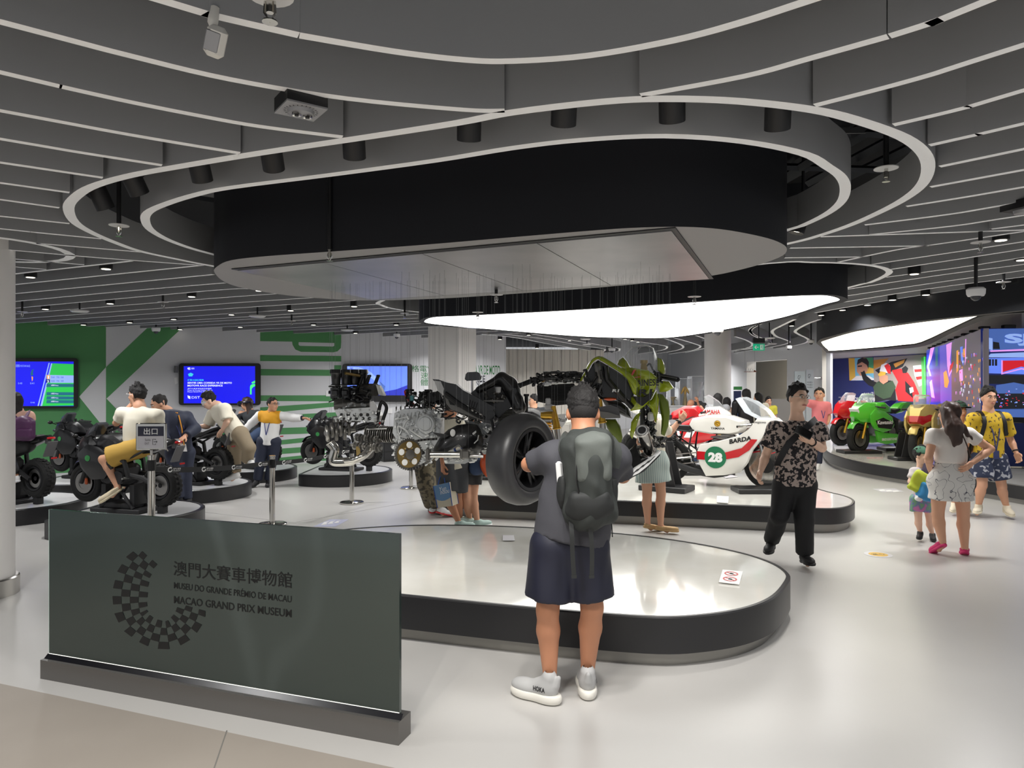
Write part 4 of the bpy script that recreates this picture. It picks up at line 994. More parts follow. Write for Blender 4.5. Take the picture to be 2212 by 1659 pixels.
# ---- 3 woman with long hair,boy,yellow shirt man,person in a green cap
Mpattern('skirt_print', (226,224,220),(52,54,72),scale=15,thr=.5,width=.012,kind='line'); M('blouse_white', (232,226,220),.8); M('pink_shoe', (214,48,112),.5)
Y3 = 6.85
jt = dict(head=(2050,893,-.02),neck=(2052,922,0),sa=(2016,940,.03),sb=(2092,938,-.03),ea=(2006,988,-.02),wa=(2008,1012,.18),eb=(2140,970,-.06),wb=(2100,1000,-.12),
          ha=(2030,1040,.02),hb=(2076,1040,-.02),ka=(2026,1112,.03),kb=(2081,1112,.0),na=(2036,1168,-.05),nb=(2084,1182,-.02),ta=(2020,1192,.05),tb=(2081,1203,.12))
r3,X3,d3_ = make_person('person', 'woman with long dark hair in a white top, line print skirt and pink shoes', Y3,jt,(-.45,.9,0),k=.90,h=.013,skin='skin', hair=None,features=False,
    shirt=dict(mat='blouse_white', name='blouse', sleeve=.45,hem=.19,loose=.014),bottom=dict(mat='skirt_print', kind='skirt', len=.52,loose=.0,waist=.21),shoes=dict(mat='pink_shoe', sole='pink_shoe', h=.06),hands=dict(a=((.6,-.2,0),.7,-1),b=((-.5,.5,0),.4,1)),legw=1.08,bw=1.02)
q = d3_['q']; f_,u_ = d3_['f'],d3_['up']; A = [f_.cross(u_),f_,u_]
im = Imp(J(2050,915,Y3)-V((.3,.3,.38)),J(2050,915,Y3)+V((.3,.3,.3)),.01); im.ell(q(0,-.016,.03),V((.09,.108,.104)) * .9,0,rot=A)
im.cone(J(2050,890,Y3 - .05),J(2060,925,Y3 - .13),.085,.10,.03,flat=.7,fdir=f_); im.cone(J(2060,925,Y3 - .13),J(2070,950,Y3 - .155),.10,.05,.03,flat=.5,fdir=f_); im.cone(J(2064,935,Y3 - .145),J(2060,975,Y3 - .165),.07,.012,.03,flat=.5,fdir=f_); im.cone(J(2075,920,Y3 - .12),J(2100,948,Y3 - .1),.05,.012,.02,flat=.5,fdir=f_)
im.plane(q(0,.055,.05),f_ * .9-u_ * .42); im.folds(.009,40,3,(1,1,.2)); im.build('hair', 'hair_brown', r3)
mb = MB(); mb.tube(catmull([J(2075,930,Y3 - .17),J(2090,965,Y3 - .16),J(2097,990,Y3 - .15)],n=4),.006,n=6); mb.build('bag_cord', 'hair_brown', r3,world=True)
M('cap_green', (74,120,96),.8); M('tee_pale', (214,206,206),.8); Mpattern('kid_shorts', (112,130,168),(196,120,170),scale=14,thr=.42,width=.08,kind='noise', ink2=(120,170,110))
Y4 = 7.5
jt = dict(head=(1991,985,0),neck=(1990,1010,.01),sa=(1976,1019,0),sb=(2004,1020,.03),ea=(1966,1040,-.02),wa=(1978,1046,-.1),eb=(2010,1040,0),wb=(2004,1052,-.1),ha=(1982,1080,0),hb=(2004,1080,0),ka=(1984,1122,0),kb=(2008,1124,0),na=(1988,1150,0),nb=(2014,1154,0),ta=(1984,1167,-.12),tb=(2017,1170,-.12))
r4,X4,d4_ = make_person('person', 'small boy in a green cap and colourful shorts beside the woman', Y4,jt,(.55,-1,0),k=.62,h=.011,skin='skin_pale', hair=('short', 'hair_black'),headk=1.2,shirt=dict(mat='tee_pale', sleeve=.7,hem=.02,loose=.02),bottom=dict(mat='kid_shorts', len=.55,loose=.03),shoes=dict(mat='shoe_black', sole='black'),hands=dict(a=((.4,0,-.4),.6,-1)))
q = d4_['q']; f_,u_ = d4_['f'],d4_['up']; hk = .62*1.2
im = Imp(q(-.16,-.2,-.05)-V((.1,.1,.05)),q(.16,.2,.2)+V((.1,.1,.05)),.008); im.ell(q(0,-.012,.045),V((.092,.112,.1)) * hk,0,rot=[f_.cross(u_),f_,u_]); im.plane(q(0,0,.045),-u_-f_ * .15); im.build('cap', 'cap_green', r4)
M('bag_lime', (190,204,60),.7); M('bag_blue', (56,140,196),.7); M('bag_purple', (46,30,60),.7)
kb = thing('backpack', 'child backpack in lime, blue and dark purple held between the boy and the woman', 'backpack', J(2000,1075,Y4 - .28))
for nm,m_,c,rr,an in (('top_flap', 'bag_lime', J(1984,1040,Y4 - .27),(.075,.03,.11),.5),('pouch', 'bag_blue', J(2000,1062,Y4 - .30),(.075,.05,.085),.35),('white_side', 'white', J(1987,1068,Y4 - .29),(.03,.045,.07),.35),('back_panel', 'bag_purple', J(2007,1036,Y4 - .2),(.07,.06,.17),.25)):
    A = [V((math.cos(an),0,-math.sin(an))),V((0,1,0)),V((math.sin(an),0,math.cos(an)))]; im = Imp(c-V((.24,.2,.24)),c+V((.24,.2,.24)),.01); im.box(c,rr,rot=A,rnd=.028); im.folds(.009,20,5); im.build(nm,m_,kb)
Mpattern('yellow_print', (206,170,40),(84,66,40),scale=26,thr=.36,width=.05,kind='noise'); Mpattern('shorts_leaf', (46,54,78),(176,178,186),scale=18,thr=.40,width=.05,kind='noise'); M('shoe_cream', (222,212,190),.7); M('lanyard_navy', (54,60,104),.7)
Y5 = 8.75
jt = dict(head=(2136,860,-.03),neck=(2135,890,0),sa=(2103,905,0),sb=(2169,905,0),ea=(2088,950,.05),wa=(2080,985,0),eb=(2184,952,.05),wb=(2195,978,-.04),ha=(2120,992,0),hb=(2152,992,0),ka=(2122,1048,-.05),kb=(2164,1050,0),na=(2114,1092,.06),nb=(2174,1094,.05),ta=(2106,1114,-.18),tb=(2186,1116,-.12))
r5,X5,d5_ = make_person('person', 'man in a yellow print shirt and dark leaf shorts with a lanyard', Y5,jt,(-.12,-1,0),k=.98,h=.015,skin='skin', hair=('tall', 'hair_black'),shirt=dict(mat='yellow_print', sleeve=.72,hem=.03,loose=.026),bottom=dict(mat='shorts_leaf', len=.72,loose=.03),shoes=dict(mat='shoe_cream', sole='shoe_cream'),hands=dict(b=((-.6,-.3,0),.5,-1)),tw=1.08)
lanyard(r5,X5,d5_, 'lanyard_navy', badge='lanyard_navy')
for s in (-1,1):
    mb = MB(); mb.strip(catmull([d5_['sc']+d5_['tr'] * .105*s+V((0,.1,.04)),d5_['sc']+d5_['tr'] * .115*s+V((0,0,.095)),d5_['sc']+d5_['tr'] * .12*s+V((0,-.105,-.02)),d5_['sc']+d5_['tr'] * .15*s+V((0,-.09,-.2))],n=4),.045,.012,up=[V((0,0,1))] * 5 + [V((0,-1,0))] * 8)
    mb.build('backpack_strap', 'bag_black', r5,world=True)
mb = MB(); mb.torus(X5['wb'].lerp(X5['eb'],.15),.031,.008,axis=(X5['wb']-X5['eb']),n=14,m=6); mb.build('watch_strap', 'black', r5,world=True)
M('cap_dark', (28,62,44),.8); M('tee_dark', (40,44,50),.8)
Y6 = 9.0
jt = dict(head=(2073,888,0),neck=(2073,912,0),sa=(2045,925,0),sb=(2100,925,0),ea=(2040,965,0),wa=(2046,1000,-.1),eb=(2106,965,0),wb=(2098,1000,-.1),ha=(2060,1000,0),hb=(2086,1000,0),ka=(2058,1050,0),kb=(2086,1050,0),na=(2062,1088,0),nb=(2088,1090,0),ta=(2058,1108,-.15),tb=(2090,1110,-.15))
r6,X6,d6_ = make_person('person', 'person in a dark green cap almost hidden behind the long-haired woman', Y6,jt,(0,-1,0),k=.9,h=.018,hair=('short', 'hair_black'),shirt=dict(mat='tee_dark', sleeve=.7,hem=.02),bottom=dict(mat='shorts_navy', len=.7),shoes=dict(mat='shoe_cream', sole='shoe_cream'))
q = d6_['q']; im = Imp(q(-.2,-.2,-.05)-V((.05,.05,.02)),q(.2,.2,.22)+V((.05,.05,.05)),.011); im.ell(q(0,-.01,.045),V((.094,.114,.102)) * .9,0); im.plane(q(0,0,.05),(0,0,-1)); im.box(q(0,.12,.055),(.07,.07,.008),rnd=.006,k=.01); im.build('cap', 'cap_dark', r6)
# ================================================================ motorcycles
M('bike_black', (22,22,24),.35,coat=.25); M('bike_matt', (30,30,32),.6); M('tyre', (22,22,22),.8); M('rim_dark', (40,40,42),.35,.6); M('engine_grey', (120,120,120),.4,.8); M('disc_steel', (150,148,145),.3,1.0)
M('red_light', (190,26,30),.2,coat=.5); M('caliper', (190,90,50),.4,.3); M('pad_grey', (92,92,94),.6); M('emblem_green', (60,150,80),.5); M('red_paint', (196,28,36),.25,coat=.6)
M('kawa_green', (82,190,52),.3,coat=.5); M('gold_paint', (212,188,110),.3,.3,coat=.5); M('gold', (204,160,60),.3,.8); M('screen_smoke', (60,62,66),.1); Mclear('clear_screen', op=.14)
M('ink_white', (240,240,240),.5); M('ink_black', (18,18,18),.5); M('ink_green', (30,116,78),.5)
def wheel(root,name,c,r=.30,tw=.07,rim='rim_dark', sp=5,disc=True,tyre='tyre', knob=False,wire=False,w=None):
    mb = MB(); c = V(c); ww = w or tw
    mb.torus(c,r-tw * .62,tw * .62,axis=V((0,1,0)),n=36,m=10,sq=ww/tw)
    if knob:
        for i in range(26):
            a = i*2*math.pi/26
            for y in (-.045,0.0,.045):
                aa = a+(.12 if y == 0 else 0); rr = r-(.006 if y == 0 else .018)
                T = Matrix.Translation(c+V((math.cos(aa) * rr,y,math.sin(aa) * rr))) @ Matrix.Rotation(-aa,4, 'Y'); mb.box((0,0,0),(.03,.036,.036),T=T)
    t = mb.build(name,tyre,root,smooth=40)
    mb = MB(); ri = r-tw*1.15
    mb.lathe(c-V((0,ww * .5,0)),[(ri - .02,0),(ri + .01,.0),(ri + .012,ww),(ri - .02,ww),(ri - .025,ww * .5),(ri - .02,0)],n=32,axis=V((0,1,0)))
    mb.cyl(c-V((0,.05,0)),c+V((0,.05,0)),.035,n=14)
    if wire:
        for i in range(36):
            a = i*2*math.pi/36; s = 1 if i % 2 else -1; mb.tube([c+V((.03*math.cos(a + .5*s),.04*s,.03*math.sin(a + .5*s))),c+V((ri*math.cos(a),0,ri*math.sin(a)))],.0022,n=4)
    else:
        for i in range(sp):
            a = i*2*math.pi/sp + .3
            for da in (-.12,.12): mb.tube([c+V((.03*math.cos(a),0,.03*math.sin(a))),c+V((ri*math.cos(a+da),0,ri*math.sin(a+da)))],[.016,.011],n=6)
    mb.build('rim', rim,t,smooth=40)
    if disc:
        for y in ((-.055,.055) if name == 'front_wheel' else (.05,)):
            mb = MB(); mb.lathe(c+V((0,y - .002,0)),[(ri * .48,0),(ri * .8,0),(ri * .8,.005),(ri * .48,.005),(ri * .48,0)],n=28,axis=V((0,1,0))); mb.build('brake_disc', 'disc_steel', t,smooth=30)
    return t
def prt(root,name,mat,fn,smooth=40):
    mb = MB(); fn(mb); return mb.build(name,mat,root,smooth=smooth)
def mirror_y(fn):
    def g(mb):
        for s in (-1,1): fn(mb,s)
    return g
def sport_bike(name,label,loc,rz,c_main='kawa_green', c_tail=None,c_belly=None,c_front=None,wheelm='rim_dark', group=None,screen='clear_screen', exh='steel', cat='motorcycle'):
    """modern faired racer: x forward,wheels on z = 0"""
    c_tail = c_tail or c_main; c_belly = c_belly or c_main; c_front = c_front or c_main
    r = thing(name,label,cat,loc,rz,group)
    wheel(r, 'front_wheel', (.70,0,.30),.30,.085,wheelm,w=.10); wheel(r, 'rear_wheel', (-.68,0,.31),.31,.10,wheelm,w=.15)
    def fk(mb):
        for s in (-1,1): mb.tube([(.70,.105*s,.30),(.60,.105*s,.62)],.027,n=10); mb.tube([(.60,.105*s,.62),(.46,.105*s,.98)],.032,n=10)
    prt(r, 'fork', 'gold', fk)
    prt(r, 'front_mudguard', c_front,lambda mb: mb.tube(catmull([(.93,0,.50),(.84,0,.60),(.70,0,.63),(.56,0,.60),(.48,0,.52)],n=4),.075,n=8,flat=.35))
    prt(r, 'nose_fairing', c_front,lambda mb: mb.pillow([(.86,.74),(.78,.92),(.62,1.02),(.42,1.0),(.30,.88),(.36,.70),(.55,.62),(.74,.64)],.22,inset=.62,edge=.72,wf=lambda x,z: 1.15 - .75*max(0,(x - .45) / .42)))
    prt(r, 'windscreen', screen,lambda mb: mb.pillow([(.74,.93),(.60,1.10),(.45,1.20),(.38,1.17),(.44,1.0),(.62,.94)],.15,inset=.7,edge=.8,wf=lambda x,z: 1.0 - .7*max(0,(x - .42) / .34)))
    for s in (-1,1):
        prt(r, 'side_fairing', c_main,lambda mb: mb.pillow([(.62,.78),(.50,.90),(.22,.84),(.0,.72),(-.06,.56),(.05,.46),(.28,.42),(.52,.50),(.62,.64)],.035,y0=.225*s,inset=.85))
        prt(r, 'belly_pan', c_belly,lambda mb: mb.pillow([(.42,.46),(.2,.42),(-.2,.38),(-.36,.30),(-.30,.20),(.1,.17),(.34,.22)],.04,y0=.17*s,inset=.85))
    prt(r, 'engine', 'engine_grey', lambda mb: (mb.rbox((.05,0,.48),(.46,.34,.30),.05),mb.rbox((.18,0,.66),(.22,.34,.18),.04,rot=(0,.4,0)),mb.cyl((-.05,-.2,.42),(-.05,.2,.42),.10,n=18),mb.cyl((.14,-.19,.40),(.14,.19,.40),.075,n=18)))
    prt(r, 'frame', 'bike_matt', mirror_y(lambda mb,s: mb.tube([(.46,.05*s,.86),(.2,.19*s,.80),(-.16,.2*s,.66),(-.22,.17*s,.42)],[.05,.05,.045,.04],n=8)))
    prt(r, 'swingarm', 'bike_matt', mirror_y(lambda mb,s: mb.tube([(-.18,.12*s,.46),(-.45,.13*s,.44),(-.68,.13*s,.31)],[.04,.045,.03],n=8)))
    prt(r, 'tank', c_main,lambda mb: mb.pillow([(.40,.92),(.28,1.02),(.08,1.02),(-.12,.92),(-.18,.80),(.10,.78),(.36,.82)],.18,inset=.66,edge=.7,wf=lambda x,z: .7 + .3*max(0,min(1,(x + .2) / .3))))
    prt(r, 'seat', 'bike_matt', lambda mb: mb.pillow([(-.10,.88),(-.20,.86),(-.42,.90),(-.44,.86),(-.2,.78),(-.1,.8)],.13,inset=.8))
    prt(r, 'tail_cowl', c_tail,lambda mb: mb.pillow([(-.36,.90),(-.48,.98),(-.72,1.02),(-.94,1.0),(-.78,.90),(-.5,.80),(-.30,.78)],.13,inset=.7,edge=.7,wf=lambda x,z: 1 - .65*max(0,(-x - .4) / .55)))
    prt(r, 'handlebar', 'bike_matt', mirror_y(lambda mb,s: (mb.tube([(.46,.10*s,.96),(.40,.24*s,.93),(.36,.36*s,.92)],[.016,.016,.02],n=8),mb.tube([(.50,.16*s,.95),(.46,.34*s,.93)],.006,n=5))))
    prt(r, 'exhaust', exh,lambda mb: (mb.tube(catmull([(.30,-.12,.42),(.22,-.16,.26),(-.1,-.17,.26),(-.36,-.19,.36)],n=4),.03,n=10),mb.cyl((-.34,-.20,.36),(-.80,-.22,.60),.055,.06,n=16)))
    prt(r, 'footrest', 'steel', mirror_y(lambda mb,s: mb.tube([(-.24,.16*s,.44),(-.24,.27*s,.44)],.012,n=6)))
    return r
def deck_z(h): return h
# ---- the black simulator bikes
def vr_bike(name,label,loc,rz,group):
    r = thing(name,label, 'motorcycle', loc,rz,group); dz = .10
    wheel(r, 'front_wheel', (.72,0,.30+dz),.30,.085, 'rim_dark', disc=True,w=.09); wheel(r, 'rear_wheel', (-.68,0,.31+dz),.31,.11, 'rim_dark', knob=True,w=.17)
    def fk(mb):
        for s in (-1,1): mb.tube([(.72,.10*s,.40),(.60,.10*s,.72)],.03,n=8); mb.tube([(.60,.10*s,.72),(.48,.10*s,1.04)],.024,n=8)
    prt(r, 'fork', 'bike_matt', fk)
    prt(r, 'brake_caliper', 'caliper', lambda mb: (mb.rbox((.64,.085,.43),(.05,.03,.10),.01)))
    prt(r, 'front_mudguard', 'bike_black', lambda mb: mb.tube(catmull([(.95,0,.60),(.86,0,.70),(.72,0,.73),(.58,0,.70),(.50,0,.62)],n=4),.07,n=8,flat=.3))
    prt(r, 'nose_fairing', 'bike_black', lambda mb: mb.pillow([(.84,.86),(.80,1.0),(.70,1.10),(.48,1.12),(.36,1.0),(.42,.84),(.60,.76),(.76,.78)],.19,inset=.6,edge=.7,wf=lambda x,z: 1.15 - .75*max(0,(x - .45) / .4)))
    prt(r, 'headlamp', 'screen_smoke', mirror_y(lambda mb,s: mb.ell((.79,.07*s,.95),(.05,.05,.03))))
    prt(r, 'windscreen', 'screen_smoke', lambda mb: mb.pillow([(.76,1.06),(.62,1.22),(.44,1.32),(.40,1.29),(.48,1.12),(.66,1.06)],.12,inset=.7,edge=.8,wf=lambda x,z: 1 - .7*max(0,(x - .42) / .34)))
    for s in (-1,1):
        prt(r, 'side_fairing', 'bike_black', lambda mb: mb.pillow([(.66,.86),(.48,1.0),(.25,.96),(.06,.84),(.02,.66),(.16,.50),(.40,.48),(.60,.66)],.04,y0=.21*s,inset=.8))
        o = prt(r, 'emblem', 'emblem_green', lambda mb: mb.cyl((.44,.252*s,.80),(.44,.258*s,.80),.045,n=16))
        prt(r, 'mirror', 'bike_black', lambda mb: (mb.tube([(.66,.16*s,1.08),(.60,.30*s,1.12)],.01,n=6),mb.ell((.58,.34*s,1.13),(.02,.06,.035))))
    prt(r, 'engine', 'bike_matt', lambda mb: (mb.rbox((.08,0,.56),(.50,.34,.30),.05),mb.rbox((.2,0,.76),(.24,.34,.18),.04,rot=(0,.4,0)),mb.cyl((-.05,-.2,.52),(-.05,.2,.52),.10,n=16),mb.cyl((.14,-.19,.50),(.14,.19,.50),.075,n=16)))
    prt(r, 'frame', 'bike_matt', mirror_y(lambda mb,s: (mb.tube([(.46,.05*s,.96),(.2,.18*s,.90),(-.16,.18*s,.76),(-.22,.16*s,.52)],.035,n=8),mb.tube([(-.16,.14*s,.78),(-.5,.12*s,.94),(-.8,.08*s,1.02)],.018,n=6))))
    prt(r, 'swingarm', 'bike_matt', mirror_y(lambda mb,s: mb.tube([(-.18,.13*s,.56),(-.45,.14*s,.52),(-.68,.14*s,.41)],[.035,.04,.03],n=8)))
    prt(r, 'tank', 'bike_black', lambda mb: mb.pillow([(.44,1.0),(.32,1.14),(.10,1.14),(-.10,1.02),(-.16,.92),(.10,.88),(.40,.92)],.18,inset=.64,edge=.7))
    prt(r, 'seat', 'bike_matt', lambda mb: mb.pillow([(-.08,.99),(-.22,.95),(-.42,1.0),(-.72,1.10),(-.80,1.08),(-.46,.93),(-.2,.88),(-.08,.92)],.13,inset=.8))
    prt(r, 'tail_cowl', 'bike_black', lambda mb: mb.pillow([(-.36,.96),(-.62,1.06),(-.92,1.10),(-.98,1.06),(-.80,.99),(-.5,.88),(-.32,.86)],.11,inset=.7,edge=.7,wf=lambda x,z: 1 - .55*max(0,(-x - .4) / .55)))
    prt(r, 'tail_light', 'red_light', lambda mb: mb.rbox((-.965,0,1.05),(.05,.13,.035),.012))
    prt(r, 'plate_hanger', 'pad_grey', lambda mb: (mb.box((-.95,0,.88),(.02,.16,.26),rot=(0,-.45,0)),mb.box((-.90,0,1.0),(.06,.06,.08))))
    prt(r, 'reflector', 'red_light', lambda mb: mb.box((-1.03,0,.74),(.012,.09,.025)))
    prt(r, 'handlebar', 'bike_matt', mirror_y(lambda mb,s: (mb.tube([(.48,.08*s,1.10),(.42,.22*s,1.14),(.34,.38*s,1.12)],[.014,.014,.019],n=8),mb.tube([(.50,.18*s,1.14),(.44,.36*s,1.12)],.006,n=5),mb.cyl((.46,.12*s,1.12),(.46,.12*s,1.19),.022,n=10))))
    prt(r, 'handlebar_clamp', 'chrome', lambda mb: (mb.cyl((.46,-.1,1.08),(.46,.1,1.08),.02,n=10),mb.cyl((.49,-.06,1.12),(.49,-.06,1.16),.018,n=8),mb.cyl((.49,.06,1.12),(.49,.06,1.16),.018,n=8)))
    prt(r, 'exhaust', 'bike_matt', lambda mb: (mb.tube(catmull([(.32,-.12,.52),(.22,-.14,.38),(-.1,-.15,.36),(-.30,-.17,.44)],n=4),.03,n=8),mb.cyl((-.28,-.18,.44),(-.46,-.19,.56),.055,.06,n=14)))
    prt(r, 'footrest', 'steel', mirror_y(lambda mb,s: (mb.tube([(-.22,.16*s,.52),(-.22,.28*s,.52)],.014,n=6),mb.tube([(-.22,.17*s,.52),(-.06,.19*s,.54)],.008,n=5))))
    prt(r, 'motion_base', 'bike_matt', lambda mb: (mb.rbox((0,0,.03),(.9,.42,.06),.01),mb.rbox((.05,0,.1),(.6,.3,.1),.02),mb.box((.25,.0,.26),(.08,.30,.3)),mb.box((-.25,0,.26),(.08,.26,.3)),mb.tube([(.3,.14,.06),(.02,.14,.42),(-.28,.14,.06)],.03,n=6),mb.tube([(.3,-.14,.06),(.02,-.14,.42),(-.28,-.14,.06)],.03,n=6),mb.box((-.68,0,.06),(.1,.1,.12))))
    return r
def disc_outline(c,rx,ry,cut=None,n=40):
    o = []
    for i in range(n):
        a = 2*math.pi*i/n; x,y = rx*math.cos(a),ry*math.sin(a)
        if cut is not None: x = max(x,cut)
        o.append(V((c[0]+x,c[1]+y,0)))
    return o
M('plat_grey', (206,206,206),.3)
HV = .19
VRS = [  # centre,bike heading,label of the bike,label of its platform
    ((-6.28,8.85),R(160), 'black motorcycle simulator at the far left, ridden by the woman with the purple backpack', 'round black-edged platform at the far left under the simulator of the purple backpack rider'),
    ((-6.62,11.05),R(160), 'riderless black motorcycle simulator in front of the solid green wall', 'round black-edged platform close to the solid green wall'),
    ((-4.47,8.2),R(164), 'black motorcycle simulator ridden by the man in yellow shorts', 'round black-edged platform nearest the glass sign'),
    ((-4.74,10.45),R(160), 'black motorcycle simulator mounted by the young man in a white shirt', 'round black-edged platform under the young man in a white shirt'),
    ((-4.66,12.45),R(156), 'black motorcycle simulator under the rider with a headset, behind the pointing attendant', 'round black-edged platform behind the pointing attendant'),
    ((-2.91,12.1),R(164), 'riderless black motorcycle simulator beside the green stripes, behind the hanging engine parts', 'round black-edged platform behind the hanging engine parts')]
vb = None
for i,((x,y),yaw,lb,lp) in enumerate(VRS):
    pf = platform('simulator_platform', lp,disc_outline((x,y),.86,.80,-.56),HV,top='plat_grey', kick=0,rimw=.05,group='simulator platforms')
    loc = (x,y,HV - .004)
    if vb is None: vb = vr_bike('simulator_motorcycle', lb,loc,yaw, 'motorcycle simulators'); vb.scale = (.77,.77,.77); o = vb
    else: o = dup(vb,loc,yaw,lb)
# ---- white racer with number 28
wb_loc = V((J(1548,0,9.65).x,9.65,HP2 - .004)); wyaw = R(-33)
w = thing('racing_motorcycle', 'white vintage racing motorcycle with a red stripe and green number 28 disc', 'motorcycle', wb_loc,wyaw)
M('wp', (236,234,228),.25,coat=.5)
wheel(w, 'front_wheel', (.67,0,.31),.31,.075, 'chrome', wire=True,disc=False,w=.075); wheel(w, 'rear_wheel', (-.67,0,.31),.31,.085, 'chrome', wire=True,disc=False,w=.095)
prt(w, 'front_hub', 'black', lambda mb: mb.cyl((.67,-.08,.31),(.67,.08,.31),.095,n=22)); prt(w, 'rear_hub', 'bike_matt', lambda mb: mb.cyl((-.67,-.07,.31),(-.67,.07,.31),.08,n=20))
prt(w, 'fork', 'chrome', mirror_y(lambda mb,s: (mb.tube([(.67,.09*s,.31),(.60,.09*s,.58)],.026,n=8),mb.tube([(.60,.09*s,.58),(.50,.09*s,.86)],.018,n=8))))
prt(w, 'front_mudguard', 'red_paint', lambda mb: (mb.tube(catmull([(.98,0,.42),(.90,0,.55),(.76,0,.64),(.60,0,.645),(.45,0,.56),(.37,0,.42)],n=5),.06,n=8,flat=.3)))
prt(w, 'mudguard_stay', 'red_paint', mirror_y(lambda mb,s: (mb.tube([(.52,.07*s,.62),(.62,.095*s,.50),(.40,.07*s,.46)],.01,n=5),mb.tube([(.9,.06*s,.54),(.68,.095*s,.45)],.008,n=5))))
prt(w, 'tank', 'wp', lambda mb: mb.pillow([(.44,.80),(.40,.89),(.20,.95),(-.10,.95),(-.30,.90),(-.34,.82),(-.28,.73),(-.05,.70),(.25,.70),(.40,.74)],.165,inset=.82,edge=.7))
prt(w, 'seat', 'black', lambda mb: mb.pillow([(-.30,.76),(-.34,.80),(-.70,.80),(-.74,.84),(-.76,.78),(-.72,.74),(-.34,.72)],.12,inset=.9))
prt(w, 'tail_cowl', 'wp', lambda mb: mb.pillow([(-.66,.78),(-.72,.92),(-.84,.95),(-.98,.86),(-.96,.78),(-.8,.74)],.12,inset=.75))
prt(w, 'engine', 'engine_grey', lambda mb: (mb.rbox((-.02,0,.42),(.46,.30,.24),.05),mb.box((.08,0,.60),(.20,.30,.05)),mb.box((.08,0,.66),(.22,.32,.02)),mb.box((.08,0,.56),(.22,.32,.02)),mb.cyl((-.1,-.18,.40),(-.1,.18,.40),.10,n=18)))
prt(w, 'frame', 'bike_matt', mirror_y(lambda mb,s: (mb.tube([(.50,.04*s,.82),(.34,.12*s,.50),(.22,.14*s,.26),(-.25,.14*s,.26),(-.34,.14*s,.5),(-.30,.12*s,.74),(.45,.03*s,.84)],.014,n=6),mb.tube([(-.32,.12*s,.72),(-.80,.11*s,.76)],.012,n=6),mb.tube([(-.3,.12*s,.45),(-.72,.11*s,.72)],.011,n=6))))
prt(w, 'swingarm', 'chrome', mirror_y(lambda mb,s: mb.tube([(-.28,.11*s,.38),(-.67,.1*s,.31)],.018,n=6)))
prt(w, 'shock_absorber', 'black', mirror_y(lambda mb,s: (mb.tube([(-.62,.13*s,.34),(-.52,.13*s,.72)],.012,n=6),[mb.torus(V((-.605,.13*s,.42)).lerp(V((-.54,.13*s,.66)),k/9),.024,.006,axis=V((.25,0,.97)),n=12,m=4) for k in range(10)])))
prt(w, 'chain', 'steel', lambda mb: mb.strip([(-.1,-.16,.46),(-.67,-.12,.38),(-.74,-.12,.31),(-.67,-.12,.24),(-.1,-.16,.33)],.014,.012,up=V((0,1,0))))
for s in (-1,1):
    prt(w, 'fairing', 'wp', lambda mb: mb.pillow([(.76,.92),(.60,.94),(.50,.80),(.36,.70),(.10,.62),(-.16,.56),(-.20,.46),(-.17,.30),(-.08,.14),(.18,.17),(.38,.22),(.48,.36),(.54,.52),(.66,.68),(.80,.82)],.03,y0=.20*s,inset=.93))
    prt(w, 'red_stripe', 'red_paint', lambda mb: mb.prism([(-.195,.236*s,.47),(-.19,.236*s,.36),(.10,.236*s,.36),(.36,.236*s,.42),(.50,.236*s,.52),(.60,.236*s,.66),(.52,.236*s,.66),(.40,.236*s,.54),(.15,.236*s,.46)],(0,.003*s,0)))
    def disc_(mb,s=s): mb.add([(.055 + .145*math.cos(t),.2405*s,.40 + .145*math.sin(t)) for t in [k*2*math.pi/30 for k in range(30)]] + [(.055 + .145*math.cos(t),.2365*s,.40 + .145*math.sin(t)) for t in [k*2*math.pi/30 for k in range(30)]],[tuple(range(30))] + [(k,(k+1) % 30,30+(k+1) % 30,30+k) for k in range(30)])
    n_ = prt(w, 'number_disc', 'ink_green', disc_,smooth=0)
    u = V((1,0,0)) if s < 0 else V((-1,0,0)); o0 = V((.055 - .095*u.x,.2415*s,.335))
    prt(w, 'number', 'ink_white', lambda mb: put_text(mb, '28', o0,u,(0,0,1),.19,.13,bold=.06,lift=.0005),smooth=0)
    prt(w, 'lettering', 'ink_black', lambda mb: (put_text(mb, 'BARDA', V((.24,.235*s,.585)) if s < 0 else V((.52,.235*s,.65)),V((u.x,0,.22)) if s < 0 else V((u.x,0,-.22)),(0,0,1),.29,.06,bold=.04),put_text(mb, 'YAMAHA', V((.06 - .09*u.x,.167*s,.765)),u,(0,0,1),.19,.032,bold=.02),put_text(mb, 'Hasegawa', V((.50,.2345*s,.86)) if s < 0 else V((.72,.2345*s,.86)),u,(0,0,1),.2,.04,shear=.2)),smooth=0)
    prt(w, 'tank_badge', 'gold', lambda mb: (mb.cyl((.06,.165*s,.845),(.06,.169*s,.845),.042,n=20),mb.torus((.06,.169*s,.845),.03,.003,n=20,m=4),[mb.tube([(.06,.170*s,.845),(.06 + .03*math.cos(a),.170*s,.845 + .03*math.sin(a))],.003,n=4) for a in (1.57,3.67,5.76)]))
prt(w, 'windscreen', 'clear_screen', lambda mb: mb.pillow([(.78,.90),(.68,1.03),(.52,1.14),(.36,1.20),(.30,1.18),(.42,1.0),(.56,.93)],.2,inset=.55,edge=.85,wf=lambda x,z: 1 - .35*max(0,(x - .5) / .3)))
prt(w, 'nose_cone', 'wp', lambda mb: mb.pillow([(.86,.86),(.78,.93),(.62,.95),(.56,.84),(.64,.72),(.78,.74)],.19,inset=.55,edge=.75))
